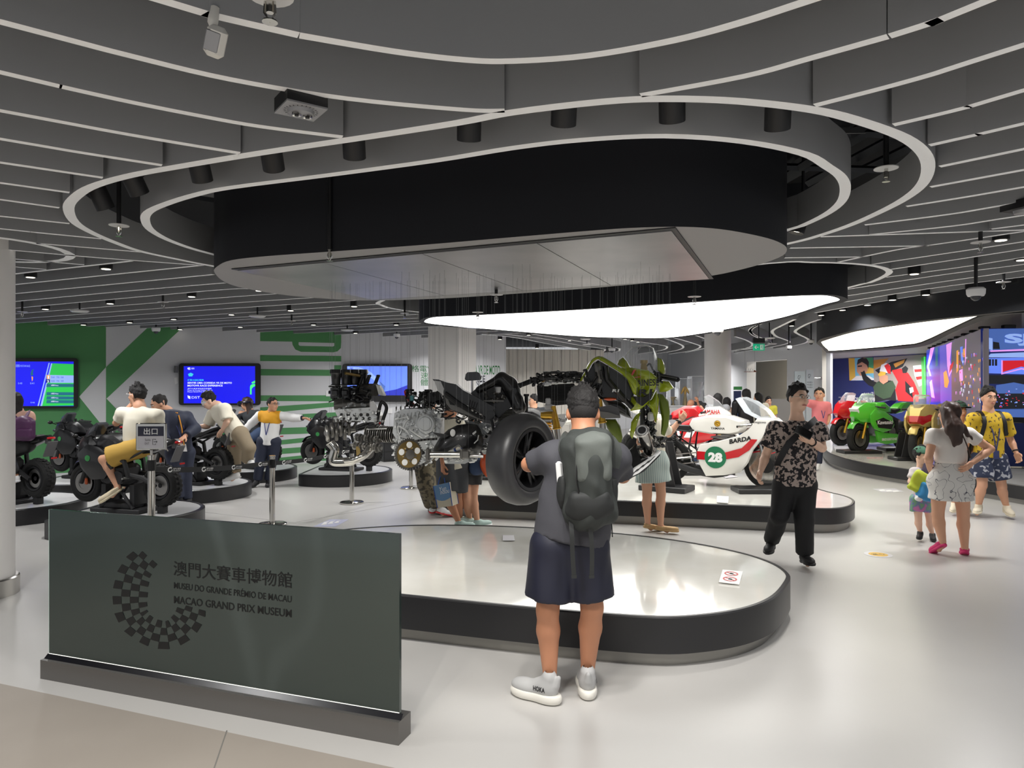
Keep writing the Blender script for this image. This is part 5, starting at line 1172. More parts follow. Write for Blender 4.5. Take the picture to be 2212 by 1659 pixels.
prt(w, 'handlebar', 'chrome', mirror_y(lambda mb,s: (mb.tube([(.50,.09*s,.84),(.44,.2*s,.83)],.011,n=6),mb.tube([(.44,.2*s,.83),(.36,.31*s,.82)],.017,n=8),mb.tube([(.50,.17*s,.85),(.40,.33*s,.84)],.005,n=4))))
prt(w, 'exhaust', 'bike_matt', mirror_y(lambda mb,s: mb.tube(catmull([(.26,.1*s,.5),(.30,.13*s,.28),(.1,.14*s,.16),(-.3,.15*s,.20),(-.7,.18*s,.34),(-.86,.19*s,.38)],n=4),[.02] * 5 + [.03] * 4 + [.045] * 5 + [.04] * 4 + [.018] * 3,n=8)))
# stands: rear paddock wedge and front wheel block,black
def block(name,label,c,size,rz,wedge=None):
    r = thing(name,label, 'stand', (c[0],c[1],HP2 - .005),rz)
    prt(r, 'base_block', 'plat_black', lambda mb: mb.rbox((0,0,size[2] / 2),size,.008)); 
    if wedge:
        for y in (-.12,.12): prt(r, 'side_plate', 'bike_matt', lambda mb: mb.prism([(-.16,y - .012,size[2]),(.16,y - .012,size[2]),(.04,y - .012,wedge),(-.04,y - .012,wedge)],(0,.024,0)),smooth=0)
    return r
block('paddock_stand', 'black wedge stand holding the rear wheel of the white number 28 racer', P(1440,1058,HP2)[:2],(.62,.4,.07),wyaw,.62)
block('wheel_block', 'low black block under the front wheel of the white number 28 racer', P(1648,1062,HP2)[:2],(.72,.36,.06),0)
block('wheel_block', 'low black block behind the belly of the white number 28 racer', P(1525,1024,HP2)[:2],(.8,.3,.05),0)
M('orange_paint', (226,92,40),.3,coat=.5); M('strap_blue', (40,70,150),.6)
mb = MB(); c = P(1640,1048,HP2)+V((0,0,.1)); mb.torus(c,.06,.012,axis=V((.3,1,0)),n=18,m=6,sq=2); mb.strip([c+V((.03,0,.05)),c+V((.1,.02,.22))],.04,.006,up=V((0,-1,0))); tag(mb.build('tie_down_strap', 'strap_blue'), 'blue tie-down strap at the front wheel of the white racer', 'strap')
# racers further back on the same platform
o = sport_bike('racing_motorcycle', 'red and white vintage racing motorcycle behind the white number 28 racer', (J(1470,0,11.6).x,11.6,HP2 - .004),R(-20), 'red_paint', 'wp', 'wp', 'wp')
prt(o, 'white_band', 'ink_white', lambda mb: (mb.prism([(.36,-.262,.80),(.24,-.262,.80),(.08,-.262,.52),(.2,-.262,.52)],(0,-.004,0)),mb.prism([(-.02,-.262,.72),(-.06,-.262,.72),(.0,-.262,.5),(.05,-.262,.5)],(0,-.004,0))),smooth=0)
prt(o, 'lettering', 'red_paint', lambda mb: put_text(mb, 'YAMAHA', (.34,-.232,.9),(1,0,0),(0,0,1),.3,.07,bold=.03),smooth=0)
sport_bike('racing_motorcycle', 'motorcycle with a bright wheel rim seen behind the big hanging tyre', (.40,10.35,HP2 - .004),R(176), 'bike_black', 'wp', 'bike_matt', 'bike_black', wheelm='chrome')
block('wheel_block', 'low black block under the bright-rimmed wheel behind the big hanging tyre', (-.28,10.3),(.6,.34,.05),0)
# ---- racers along the right wall
H3 = .256
kb_ = P(1890,968,.26); k_ = sport_bike('racing_motorcycle', 'bright green and black racing motorcycle on the right-hand platform', (J(1905,0,14.6).x,14.6,H3),R(205), 'kawa_green', 'kawa_green', 'kawa_green', 'kawa_green', wheelm='bike_matt')
for s in (-1,1):
    u = V((-s,0,0)) * -1 if False else V((1,0,0)) if s < 0 else V((-1,0,0))
    prt(k_, 'side_decal', 'ink_black', lambda mb: mb.prism([(.52,.262*s,.66),(.3,.262*s,.72),(-.02,.262*s,.60),(.06,.262*s,.48),(.44,.262*s,.52)],(0,.002*s,0)),smooth=0)
    prt(k_, 'lettering', 'ink_white', lambda mb: (put_text(mb, 'Kawasaki', V((.25 - .22*u.x,.266*s,.585)),u,(0,0,1),.44,.08,bold=.03),put_text(mb, 'BRIDGESTONE', V((.05 - .22*u.x,.212*s,.25)),u,(0,0,1),.44,.05,bold=.03)),smooth=0)
prt(k_, 'number_plate', 'ink_white', lambda mb: (mb.box((.80,0,.84),(.03,.2,.14),rot=(0,.5,0))))
for lb,px,Yb,yaw,cm,ct in (('gold racing motorcycle with a red and white nose, behind the long-haired woman', 2010,13.2,222, 'gold_paint', 'gold_paint'),('red and blue racing motorcycle half hidden behind the bright green one', 1868,16.2,200, 'red_paint', 'navy_wall')):
    o = sport_bike('racing_motorcycle', lb,(J(px,0,Yb).x,Yb,H3),R(yaw),cm,ct,cm,cm,exh='gold' if 'gold' in lb else 'steel')
    if 'gold' in lb:
        prt(o, 'nose_stripe', 'red_paint', lambda mb: mb.pillow([(.88,.72),(.84,.82),(.6,.88),(.42,.84),(.5,.74),(.74,.66)],.225,inset=.66,edge=.74,wf=lambda x,z: 1.15 - .75*max(0,(x - .45) / .42)))
        prt(o, 'lettering', 'ink_white', lambda mb: (put_text(mb, 'TT', (.50,.262,.66),(-1,0,0),(0,0,1),.24,.14,bold=.07),put_text(mb, 'TT', (.26,-.262,.66),(1,0,0),(0,0,1),.24,.14,bold=.07)),smooth=0)
def stand3(px,py,lb,sz=(.75,.4,.06),wd=None,rz=0): 
    p = P(px,py,.26); r = thing('paddock_stand', lb, 'stand', (p.x,p.y,H3),rz); prt(r, 'base_block', 'plat_black', lambda mb: mb.rbox((0,0,sz[2] / 2),sz,.008))
    if wd:
        for y in (-.12,.12): prt(r, 'side_plate', 'bike_matt', lambda mb: mb.prism([(-.15,y - .012,sz[2]),(.15,y - .012,sz[2]),(.06,y - .012,wd),(-.06,y - .012,wd)],(0,.024,0)),smooth=0)
stand3(1855,978, 'low black block under the front wheel of the green racing motorcycle'); stand3(1942,972, 'low black block behind the green racing motorcycle')
stand3(1957,993, 'black wedge stand at the wheel of the gold racing motorcycle', (.5,.36,.06),.5)
# ================================================================ people at the simulators
M('tee_cream', (232,226,208),.8); M('shorts_yellow', (196,158,74),.8); M('sandal', (222,208,178),.7); M('jacket_navy', (34,40,60),.7); M('trim_orange', (210,140,40),.7); M('khaki', (140,126,104),.8)
M('yoke_yellow', (222,160,34),.75); M('pack_purple', (74,34,74),.5); M('cami', (222,178,158),.8); M('tee_charcoal', (52,56,60),.8); M('jeans', (60,78,110),.8); M('headset', (24,26,46),.3); M('mask_white', (226,228,230),.6)
Y = 8.2
jt = dict(head=(297,854,.02),neck=(302,880,0),sa=(264,893,.05),sb=(340,897,-.05),ea=(251,914,.08),wa=(284,874,.12),eb=(347,930,.08),wb=(322,956,.22),ha=(281,962,.08),hb=(310,964,-.05),ka=(262,985,.35),kb=(224,992,-.12),na=(280,1035,.4),nb=(254,1050,-.14),ta=(262,1055,.42),tb=(231,1078,-.2))
ra,Xa,da = make_person('person', 'man in a cream T-shirt and yellow shorts astride the front simulator', Y,jt,(-.96,.25,0),k=1.0,h=.014,skin='skin', hair=('short', 'hair_black'),shirt=dict(mat='tee_cream', sleeve=.72,hem=.0,loose=.022,sl=.5,flare=1.05),bottom=dict(mat='shorts_yellow', len=.86,loose=.026),shoes=dict(mat='sandal', sole='sandal', h=.06),hands=dict(a=((.8,-.2,0),.6,1),b=((0,0,-1),.5,-1)),tw=1.05)
glasses(ra,da['q'],1.0, 'mask_white')
Y = 9.35
jt = dict(head=(344,873,-.05),neck=(362,888,0),sa=(352,900,-.12),sb=(402,902,.1),ea=(350,935,-.2),wa=(360,955,-.3),eb=(421,926,-.02),wb=(399,943,-.22),ha=(376,978,-.05),hb=(402,978,.07),ka=(380,1032,-.05),kb=(400,1032,.06),na=(384,1078,-.05),nb=(403,1080,.06),ta=(372,1094,-.12),tb=(398,1097,-.1))
rb_,Xb,db = make_person('person', 'attendant in navy jacket with orange piping and face mask bending over a simulator', Y,jt,(-.75,-.55,0),k=.98,h=.015,skin='skin', hair=('crop', 'hair_grey'),shirt=dict(mat='jacket_navy', name='jacket', sleeve=1.88,hem=-.0,loose=.03),bottom=dict(mat='jacket_navy', kind='pants', len=.96,loose=.02),shoes=dict(mat='shoe_black', sole='black'),hands=dict(b=((.2,.2,-1),.5,1)),up=(-.35,-.2,1),tw=1.05)
lanyard(rb_,Xb,db, 'lanyard_navy', drop=.36,badge='white'); q = db['q']
mb = MB(); mb.ell(q(0,.062,-.052),(.05,.05,.04),n=10,m=6); mb.build('face_mask', 'mask_white', rb_,world=True)
mb = MB(); t = db; mb.strip([t['sc']+t['tf'] * .13+t['tu'] * .02,t['sc']+t['tf'] * .165-t['tu'] * .15,t['sc']+t['tf'] * .155-t['tu'] * .4],.014,.006,up=t['tf']); mb.tube([t['sc']+t['tu'] * .07+t['tr'] * .08,t['sc']+t['tu'] * .05+t['tf'] * .1,t['sc']+t['tu'] * .07-t['tr'] * .08],.008,n=5); mb.build('orange_piping', 'trim_orange', rb_,world=True)
Y = 10.25
jt = dict(head=(452,866,0),neck=(470,876,0),sa=(462,888,.14),sb=(486,884,-.16),ea=(449,921,.16),wa=(430,921,.12),eb=(491,910,-.2),wb=(481,927,-.12),ha=(508,938,.12),hb=(519,938,-.08),ka=(506,985,.1),kb=(538,968,-.12),na=(508,1024,.05),nb=(533,998,.0),ta=(494,1038,.02),tb=(543,1003,-.1))
rc,Xc,dc = make_person('person', 'young man in a loose white shirt and khaki trousers climbing onto a simulator', Y,jt,(-.92,-.3,0),k=.97,h=.016,skin='skin_pale', hair=('tall', 'hair_black'),shirt=dict(mat='tee_cream', sleeve=.85,hem=-.03,loose=.04,sl=.7,flare=1.05),bottom=dict(mat='khaki', kind='pants', len=.9,loose=.03),shoes=dict(mat='white', sole='white'),hands=dict(a=((0,-.2,-1),.3,-1),b=((0,0,-1),.3,1)),up=(-.45,-.1,1))
q = dc['q']; mb = MB(); mb.ell(q(0,.05,.005),(.07,.058,.06),n=10,m=6); mb.build('eye_mask', 'mask_white', rc,world=True)
Y = 12.3
jt = dict(head=(532,872,-.0),neck=(540,888,0),sa=(522,893,.1),sb=(556,894,-.1),ea=(516,912,.15),wa=(500,922,.25),eb=(552,915,-.1),wb=(528,928,.0),ha=(548,934,.1),hb=(562,936,-.1),ka=(528,945,.2),kb=(536,950,-.2),na=(545,985,.2),nb=(552,990,-.2),ta=(535,995,.2),tb=(540,1000,-.2))
rd,Xd,dd_ = make_person('person', 'rider with long brown hair and a dark headset in a charcoal T-shirt', Y,jt,(-.9,.1,0),k=.92,h=.018,hair=('long', 'hair_brown'),shirt=dict(mat='tee_charcoal', sleeve=.8,hem=.0,loose=.02),bottom=dict(mat='jeans', kind='pants', len=.96),shoes=dict(mat='white'),features=False)
q = dd_['q']; mb = MB(); mb.rbox(q(0,.1,.0),(.13,.1,.1),.03,rot=(0,0,0)); mb.torus(q(0,-.01,.03),.1,.02,axis=V((0,0,1)),n=18,m=6); mb.build('vr_headset', 'headset', rd,world=True)
Y = 11.4
jt = dict(head=(589,874,-.04),neck=(586,889,0),sa=(562,898,.02),sb=(608,898,-.02),ea=(543,914,.05),wa=(529,930,.02),eb=(633,903,-.03),wb=(655,903,-.1),ha=(568,954,0),hb=(594,954,0),ka=(562,998,-.03),kb=(588,998,0),na=(556,1037,.0),nb=(580,1037,.05),ta=(546,1052,-.12),tb=(578,1053,-.1))
re_,Xe,de = make_person('person', 'attendant in a white shirt with a yellow yoke pointing to the side', Y,jt,(.85,-.5,0),k=.88,h=.014,skin='skin', hair=('crop', 'hair_black'),shirt=dict(mat='white', sleeve=1.86,hem=-.05,loose=.028,flare=1.08,yoke=('yoke_yellow', .12)),bottom=dict(mat='jacket_navy', kind='pants', len=.97,loose=.022),shoes=dict(mat='shoe_black', sole='black'),hands=dict(b=((0,-.2,-1),.6,1)),headk=1.05)
glasses(re_,de['q'],.9); lanyard(re_,Xe,de, 'lanyard_blue', k=.9,drop=.34)
mb = MB(); mb.cyl(Xe['wb'].lerp(Xe['eb'],.16),Xe['wb'].lerp(Xe['eb'],.02),.042,n=12); mb.build('cuff', 'jacket_navy', re_,world=True)
mb = MB(); mb.torus(de['sc']+V((0,0,.045)),.062,.02,axis=V((0,0,1)),n=16,m=6); mb.build('collar', 'jacket_navy', re_,world=True)
Y = 8.7
jt = dict(head=(32,868,0),neck=(38,888,0),sa=(18,897,.05),sb=(62,899,-.02),ea=(5,925,.2),wa=(2,945,.4),eb=(68,925,.1),wb=(48,945,.35),ha=(32,958,.05),hb=(56,960,-.05),ka=(2,975,.3),kb=(15,985,-.1),na=(20,1020,.3),nb=(36,1030,-.1),ta=(8,1035,.35),tb=(20,1045,-.05))
rf,Xf,df = make_person('person', 'woman with dark hair and a purple backpack astride the simulator at the far left', Y,jt,(-.6,.8,0),k=.92,h=.015,hair=('bob', 'hair_black'),features=False,shirt=dict(mat='cami', name='top', sleeve=.3,hem=-.02,loose=.012),bottom=dict(mat='black', kind='pants', len=.9),shoes=dict(mat='white'))
pp = thing('backpack', 'purple backpack on the back of the rider at the far left', 'backpack', J(50,955,Y - .22))
c = J(50,928,Y - .2); im = Imp(c-V((.25,.2,.25)),c+V((.25,.2,.25)),.012); im.box(c,(.125,.075,.135),rnd=.06); im.ell(c+V((0,0,.09)),(.09,.06,.07),.05); im.folds(.007,16,2); im.build('main_bag', 'pack_purple', pp)
c2 = J(52,936,Y - .27); im = Imp(c2-V((.2,.14,.2)),c2+V((.2,.14,.2)),.012); im.box(c2,(.09,.03,.06),rnd=.025); im.build('front_pocket', 'pack_purple', pp)
for pth in ([(36,905,-.18),(24,893,-.1),(18,887,.0)],[(54,905,-.18),(60,893,-.12),(62,888,-.02)]): mb = MB(); mb.strip([J(x,y,Y+z) for x,y,z in pth],.04,.012,up=V((0,-1,.4))); mb.build('shoulder_strap', 'pack_purple', pp,world=True)
# ================================================================ people behind the hanging parts
Mpattern('camo', (112,104,84),(60,56,46),scale=20,thr=.42,width=.1,kind='noise'); M('shorts_grey', (74,76,80),.8); Mpattern('stripe_skirt', (196,206,200),(150,170,166),scale=14,thr=.3,width=.2,kind='wave'); M('beige_shoe', (196,162,116),.7); M('mint_shoe', (176,200,194),.7)
Y = 7.95
jt = dict(head=(972,880,.0),neck=(968,905,0),sa=(948,915,0),sb=(988,918,.0),ea=(955,960,-.05),wa=(956,1002,-.12),eb=(990,950,.2),wb=(1000,920,.25),ha=(965,1000,0),hb=(990,1000,.05),ka=(966,1072,-.05),kb=(988,1072,.1),na=(991,1128,-.02),nb=(994,1120,.25),ta=(1012,1140,.02),tb=(1016,1130,.3))
make_person('person', 'person in white shirt and grey shorts carrying the tote bag', Y,jt,(.9,.4,0),k=.92,h=.015,skin='skin_tan', hair=('short', 'hair_black'),shirt=dict(mat='tee_cream', sleeve=.6,hem=-.06,loose=.03),bottom=dict(mat='shorts_grey', len=.85,loose=.03),shoes=dict(mat='mint_shoe'),hands=dict(a=((.3,0,-.4),.8,1)))
M('tote_cream', (214,206,184),.8); M('tote_blue', (112,150,190),.8); M('tote_trim', (44,84,160),.7)
Yb = 7.78; tb_ = thing('tote_bag', 'blue and cream tote bag with white script held by the person in grey shorts', 'tote bag', J(963,1096,Yb))
A_,B_,C_,D_ = [J(x,y,Yb) for x,y in ((936,1050),(970,1042),(977,1093),(945,1097))]; E_,F_ = J(981,1038,Yb + .16),J(990,1084,Yb + .16)
bk = V((.055,.16,0)); mb = MB(); mb.prism([A_,B_,C_,D_],bk); mb.build('bag_body', 'tote_cream', tb_,world=True,smooth=0)
off = V((0,-.003,0)); cen = (A_+B_+C_+D_) / 4
mb = MB(); mb.add([A_+off,B_+off,B_.lerp(C_,.62)+off] + [A_.lerp(D_,.6).lerp(B_.lerp(C_,.62),t)+off-V((0,0,.03*math.sin(t*math.pi))) for t in (.8,.6,.4,.2,0)],[tuple(range(8))]); mb.build('blue_print', 'tote_blue', tb_,world=True,smooth=0)
mb = MB(); uu = (B_-A_).normalized(); vv = (A_-D_).normalized(); put_text(mb, 'Yun', A_.lerp(D_,.3)+uu * .05+off*1.5,uu,vv,.08,.045,shear=.2); put_text(mb, 'ndou', A_.lerp(D_,.45)+uu * .06+off*1.5,uu,vv,.1,.05,shear=.2); mb.build('script_print', 'ink_white', tb_,world=True,smooth=0)
for p,q_ in ((A_,D_),(B_,C_),(B_+bk,C_+bk)): mb = MB(); mb.tube([p+off,q_+off],.005,n=5); mb.build('trim_edge', 'tote_trim', tb_,world=True)
for o_ in (0,1): mb = MB(); h0 = A_.lerp(B_,.3)+bk*o_; h1 = A_.lerp(B_,.75)+bk*o_; mb.tube(catmull([h0,J(951,1030,Yb + .05 + .1*o_),J(958,1028,Yb + .05 + .1*o_),h1],n=4),.006,n=5); mb.build('handle', 'tote_trim', tb_,world=True)
Y = 8.15
jt = dict(head=(1030,890,.1),neck=(1028,915,.05),sa=(1008,925,0),sb=(1050,925,.1),ea=(1000,960,.1),wa=(1010,985,.2),eb=(1056,965,.2),wb=(1050,990,.3),ha=(1004,1000,0),hb=(1026,1000,.08),ka=(1006,1074,-.02),kb=(1022,1074,.05),na=(1015,1122,.1),nb=(1031,1126,.0),ta=(1008,1132,.05),tb=(1046,1136,.05))
make_person('person', 'person in black shorts and a dark loose top beside the tote bag carrier, half hidden', Y,jt,(.8,.5,0),k=.92,h=.015,skin='skin', hair=('bob', 'hair_black'),shirt=dict(mat='tee_charcoal', sleeve=.8,hem=-.12,loose=.05,flare=1.2),bottom=dict(mat='black', len=.62,loose=.01),shoes=dict(mat='mint_shoe'))
jb = thing('waist_bag', 'blue and orange sports bag hanging behind the big tyre', 'bag', J(1050,1030,8.0))
for nm,m_,c,rr in (('blue_panel', 'jeans', J(1030,1008,8.0),(.10,.07,.1)),('orange_panel', 'orange_paint', J(1056,1003,7.95),(.10,.08,.15))): im = Imp(c-V((.2,.15,.2)),c+V((.2,.15,.2)),.013); im.ell(c,rr,0); im.folds(.01,18,4); im.build(nm,m_,jb)
Y = 8.75
jt = dict(head=(928,880,0),neck=(926,900,0),sa=(906,912,0),sb=(942,912,.1),ea=(900,950,0),wa=(905,985,0),eb=(946,950,.1),wb=(945,985,.1),ha=(914,992,0),hb=(934,992,.08),ka=(920,1045,-.05),kb=(936,1045,.1),na=(932,1090,.3),nb=(950,1098,.0),ta=(934,1108,.15),tb=(966,1113,.05))
make_person('person', 'person in patterned loose trousers and red-soled shoes behind the sprocket, walking', Y,jt,(.6,.8,0),k=.92,h=.017,hair=('short', 'hair_black'),shirt=dict(mat='tee_dark', sleeve=.8,hem=-.04,loose=.03),bottom=dict(mat='camo', kind='pants', len=.92,loose=.05),shoes=dict(mat='mask_white', sole='red_paint'))
Y = 7.9
jt = dict(head=(1405,880,0),neck=(1408,908,0),sa=(1388,918,0),sb=(1428,918,.05),ea=(1382,955,-.05),wa=(1395,985,-.15),eb=(1444,938,.15),wb=(1469,908,.2),ha=(1396,1000,0),hb=(1422,1000,.02),ka=(1398,1068,0),kb=(1428,1066,.0),na=(1399,1128,.02),nb=(1427,1132,-.05),ta=(1413,1143,.05),tb=(1456,1148,-.1))
rg,Xg,dg_ = make_person('person', 'woman in a pale striped skirt and beige shoes behind the lime fairing', Y,jt,(.75,.6,0),k=.94,h=.014,skin='skin', hair=('tail', 'hair_black'),shirt=dict(mat='tee_cream', name='blouse', sleeve=.7,hem=.1,loose=.02),bottom=dict(mat='stripe_skirt', kind='skirt', len=.60,loose=.0,waist=.16),shoes=dict(mat='beige_shoe', sole='beige_shoe', h=.05),hands=dict(b=((-.3,.8,0),.7,1)))
mb = MB(); mb.torus(Xg['wb'].lerp(Xg['eb'],.12),.032,.010,axis=(Xg['wb']-Xg['eb']),n=14,m=6); mb.rbox(Xg['wb'].lerp(Xg['eb'],.12)+V((.0,-.035,0)),(.035,.012,.035),.004); mb.build('wrist_watch', 'black', rg,world=True)
# ================================================================ visitors in the background
M('tee_teal', (110,176,180),.8); M('tee_lilac', (222,210,218),.8); M('tee_greyl', (150,152,156),.8); M('tee_tan', (190,160,140),.8); M('pink_polo', (226,128,134),.75); M('kid_yellow', (206,200,70),.8)
def standing(name,label,Y,hx,crown,feet,face,w=1.0, **kw):
    """upright visitor from the photo's crown and head position"""
    s = (F/Y); H_ = (feet-crown) / s; k = H_/1.72; u = lambda f: crown+(feet-crown) * f
    d = 1 if face[1] < 0 else 1; sw = .19*k*s*w
    fx = V(face).normalized(); dep = .5*k*abs(fx.x)
    jt = dict(head=(hx,u(.075),0),neck=(hx,u(.145),0),sa=(hx-sw,u(.185),dep * .25*(1 if fx.x > 0 else -1)),sb=(hx+sw,u(.185),-dep * .25*(1 if fx.x > 0 else -1)),ea=(hx-sw*1.2,u(.36),.02),wa=(hx-sw*1.15,u(.49),-.05),eb=(hx+sw*1.2,u(.36),.02),wb=(hx+sw*1.15,u(.49),-.05),
              ha=(hx-sw * .48,u(.49),0),hb=(hx+sw * .48,u(.49),0),ka=(hx-sw * .5,u(.73),0),kb=(hx+sw * .5,u(.73),0),na=(hx-sw * .5,u(.945),0),nb=(hx+sw * .5,u(.945),0),ta=(hx-sw * .5+fx.x * .15*s*k,u(.995),fx.y * .15),tb=(hx+sw * .5+fx.x * .15*s*k,u(.995),fx.y * .15))
    jt.update(kw.pop('over', {})); base = dict(h=.02,k=k,shirt=dict(mat='tee_greyl', sleeve=.7,hem=.02),bottom=dict(mat='jeans', kind='pants', len=.95),shoes=dict(mat='white'),hair=('short', 'hair_black'),features=face[1] < .3)
    base.update(kw); return make_person(name,label,Y,jt,face, **base)
def fy(Y): return CY+F*H/Y
standing('person', 'man in a dark T-shirt seen in profile between the hanging tyre and the radiator', 12.2,1153,853,fy(12.2),(-.95,-.2,0),shirt=dict(mat='tee_dark', sleeve=.75,hem=0.0))
standing('person', 'bald man in a teal shirt raising an arm in front of the trophy cases', 14.3,1492,862,fy(14.3),(-.5,.6,0),shirt=dict(mat='tee_teal', sleeve=.6,hem=.0),hair=None,skin='skin_tan', features=False,over=dict(eb=(1512,885,-.1),wb=(1507,868,-.2)),hands=dict(b=((-.3,.8,0),.5,1)))
standing('person', 'girl with a white hair clip and ponytail behind the white racer', 13.8,1520,873,fy(13.8),(-.9,-.1,0),shirt=dict(mat='tee_lilac', sleeve=.7,hem=.0),hair=('tail', 'hair_black'),headk=1.25)
standing('person', 'woman with long black hair in a grey sleeveless top in front of the round column', 13.3,1550,849,fy(13.3),(.1,1,0),shirt=dict(mat='tee_greyl', sleeve=.2,hem=.0,flare=1.15),hair=('long', 'hair_black'))
standing('person', 'woman with black hair in a tan top beside the woman in grey', 14.0,1570,858,fy(14.0),(.3,1,0),shirt=dict(mat='tee_tan', sleeve=.3,hem=0.0),hair=('bob', 'hair_black'))
standing('person', 'woman with straight black hair all in black near the blue totem', 13.9,1611,840,fy(13.9),(-.2,1,0),shirt=dict(mat='black', sleeve=1.6,hem=-.1,flare=1.3),hair=('long', 'hair_black'),w=1.15)
standing('person', 'woman in a cream blouse beside the woman in black', 14.6,1637,848,fy(14.6),(-.6,.7,0),shirt=dict(mat='tee_cream', sleeve=.8,hem=0.0),hair=('bob', 'hair_black'))
standing('person', 'boy in a yellow and white shirt in front of the low grey counter', 17.0,1660,859,fy(17.0),(0,-1,0),shirt=dict(mat='kid_yellow', sleeve=.7,hem=0.0),headk=1.15)
r_,X_,d_ = standing('person', 'man in a pink polo shirt with a lanyard pointing to the left', 13.6,1770,840,fy(13.6),(-.5,-.85,0),skin='skin', shirt=dict(mat='pink_polo', sleeve=.75,hem=.0,loose=.025),hair=('crop', 'hair_black'),bottom=dict(mat='jacket_navy', kind='pants', len=.96),over=dict(sa=(1754,872,-.05),sb=(1787,876,.02),ea=(1738,868,-.15),wa=(1722,864,-.2),eb=(1791,900,.02),wb=(1788,915,-.05),ha=(1762,930,0),hb=(1778,930,0),ka=(1757,972,0),kb=(1770,972,0),na=(1757,1002,0),nb=(1768,1002,0),ta=(1752,1013,-.1),tb=(1764,1013,-.1)),headk=1.25,h=.017)
lanyard(r_,X_,d_, 'lanyard_blue', k=.85,badge=None,drop=.3)
# ================================================================ the motorcycle hung in pieces above the white platform
M('cast_alu', (204,206,206),.36,.45); M('cast_dark', (112,110,106),.38,.7); M('satin_black', (20,20,22),.33,coat=.3); M('matt_black', (28,28,29),.55); M('lime', (160,176,34),.25,coat=.6); M('lime_dark', (96,112,22),.4); M('wire_steel', (150,150,150),.3,.9)
M('brass', (176,150,96),.35,.9); M('hose_black', (22,22,24),.4); M('hose_red', (214,40,36),.35); M('spring_gold', (214,150,30),.3,.6); M('radiator', (24,24,26),.6); M('pearl', (206,206,206),.4); M('raw_white', (226,226,222),.45)
WIRETOP = 2.486
def hung(name,label,px,py,Y,cat='motorcycle part'):
    p = J(px,py,Y); return thing(name,label,cat,p,group='parts of the motorcycle hung in pieces')
def wires(root,pts):
    """thin suspension wires up to the metal plates,each a part"""
    for (px,py,Y) in pts:
        p = J(px,py,Y); mb = MB(); mb.tube([p,V((p.x,p.y,WIRETOP))],.0007,n=4); mb.build("wire", 'wire_steel', root,world=True,smooth=0)
def pb(root,name,mat,fn,smooth=40):
    mb = MB(); fn(mb); return mb.build(name,mat,root,world=True,smooth=smooth)
rnd = random.Random(3)
def bits(mb,x0,x1,y0,y1,Y,n,s0=.012,s1=.035,dep=.12):
    """small castings,brackets and pipes scattered over a mechanical assembly"""
    for _ in range(n):
        p = J(rnd.uniform(x0,x1),rnd.uniform(y0,y1),Y+rnd.uniform(-dep,dep)); s = rnd.uniform(s0,s1)
        if rnd.random() < .5: mb.rbox(p,(s,s*rnd.uniform(.6,1.6),s*rnd.uniform(.5,1.2)),s * .15,rot=(rnd.uniform(-.5,.5),rnd.uniform(-.5,.5),rnd.uniform(0,3)))
        else:
            d = V((rnd.uniform(-1,1),rnd.uniform(-1,1),rnd.uniform(-1,1))).normalized() * s; mb.cyl(p-d * .6,p+d * .6,s * .35,n=8)
def pipes(mb,x0,x1,y0,y1,Y,n,r=.006,dep=.1):
    for _ in range(n):
        a = V((rnd.uniform(x0,x1),rnd.uniform(y0,y1),rnd.uniform(-dep,dep))); pts = []
        for k in range(4): pts.append(J(a.x,a.y,Y+a.z)); a = V((min(max(a.x+rnd.uniform(-.35,.35) * (x1-x0),x0),x1),min(max(a.y+rnd.uniform(-.5,.5) * (y1-y0),y0),y1),a.z+rnd.uniform(-.05,.05)))
        mb.tube(catmull(pts,n=4),r*rnd.uniform(.7,1.5),n=6)
YE = 5.9
# throttle bodies
t = hung('throttle_bodies', 'bank of black intake trumpets and throttle bodies hanging at the top of the engine stack', 765,885,YE)
for i in range(4):
    x = 716+i*18+(3 if i else 0); c = J(x+10,806,YE - .12 + .05*i)
    pb(t, 'intake_trumpet', 'satin_black', lambda mb: mb.lathe(c,[(.046,0.03),(.05,.0),(.042,-.01),(.036,-.06),(.034,-.09),(.044,-.095),(.044,-.10),(.03,-.10),(.03,.0),(.042,.03)],n=20))
    pb(t, 'throttle_body', 'bike_black', lambda mb: (mb.cyl(c-V((0,0,.12)),c-V((0,0,.2)),.046,n=16),mb.rbox(c-V((0,.04,.16)),(.06,.04,.05),.01)))
for i,x in enumerate((780,795,814)):
    a,b = J(x+3,812,YE),J(x-8,842,YE); pb(t, 'injector', 'black', lambda mb: (mb.cyl(a,b,.014,.018,n=10),mb.rbox(a,(.03,.03,.02),.005)))
pb(t, 'fuel_rail', 'brass', lambda mb: mb.tube([J(745,806,YE - .15),J(777,812,YE - .05)],.012,n=8))
pb(t, 'wiring', 'hose_black', lambda mb: (pipes(mb,712,800,835,868,YE,16,.006),bits(mb,712,800,838,866,YE,26)))
pb(t, 'metal_fittings', 'cast_alu', lambda mb: bits(mb,714,800,845,868,YE,26,.01,.025))
pb(t, 'end_cover', 'raw_white', lambda mb: mb.prism([J(812,831,YE - .1),J(819,833,YE - .1),J(829,852,YE - .1),J(829,855,YE - .1),J(818,853,YE - .1)],(0,.1,0)))
pb(t, 'starter_motor', 'cast_dark', lambda mb: (mb.cyl(J(786,842,YE),J(812,842,YE - .08),.052,n=18),mb.cyl(J(778,843,YE),J(787,843,YE),.03,n=14)))
wires(t,[(718,806,YE),(738,803,YE),(757,806,YE),(776,806,YE),(800,834,YE),(822,836,YE),(745,830,YE + .15)])
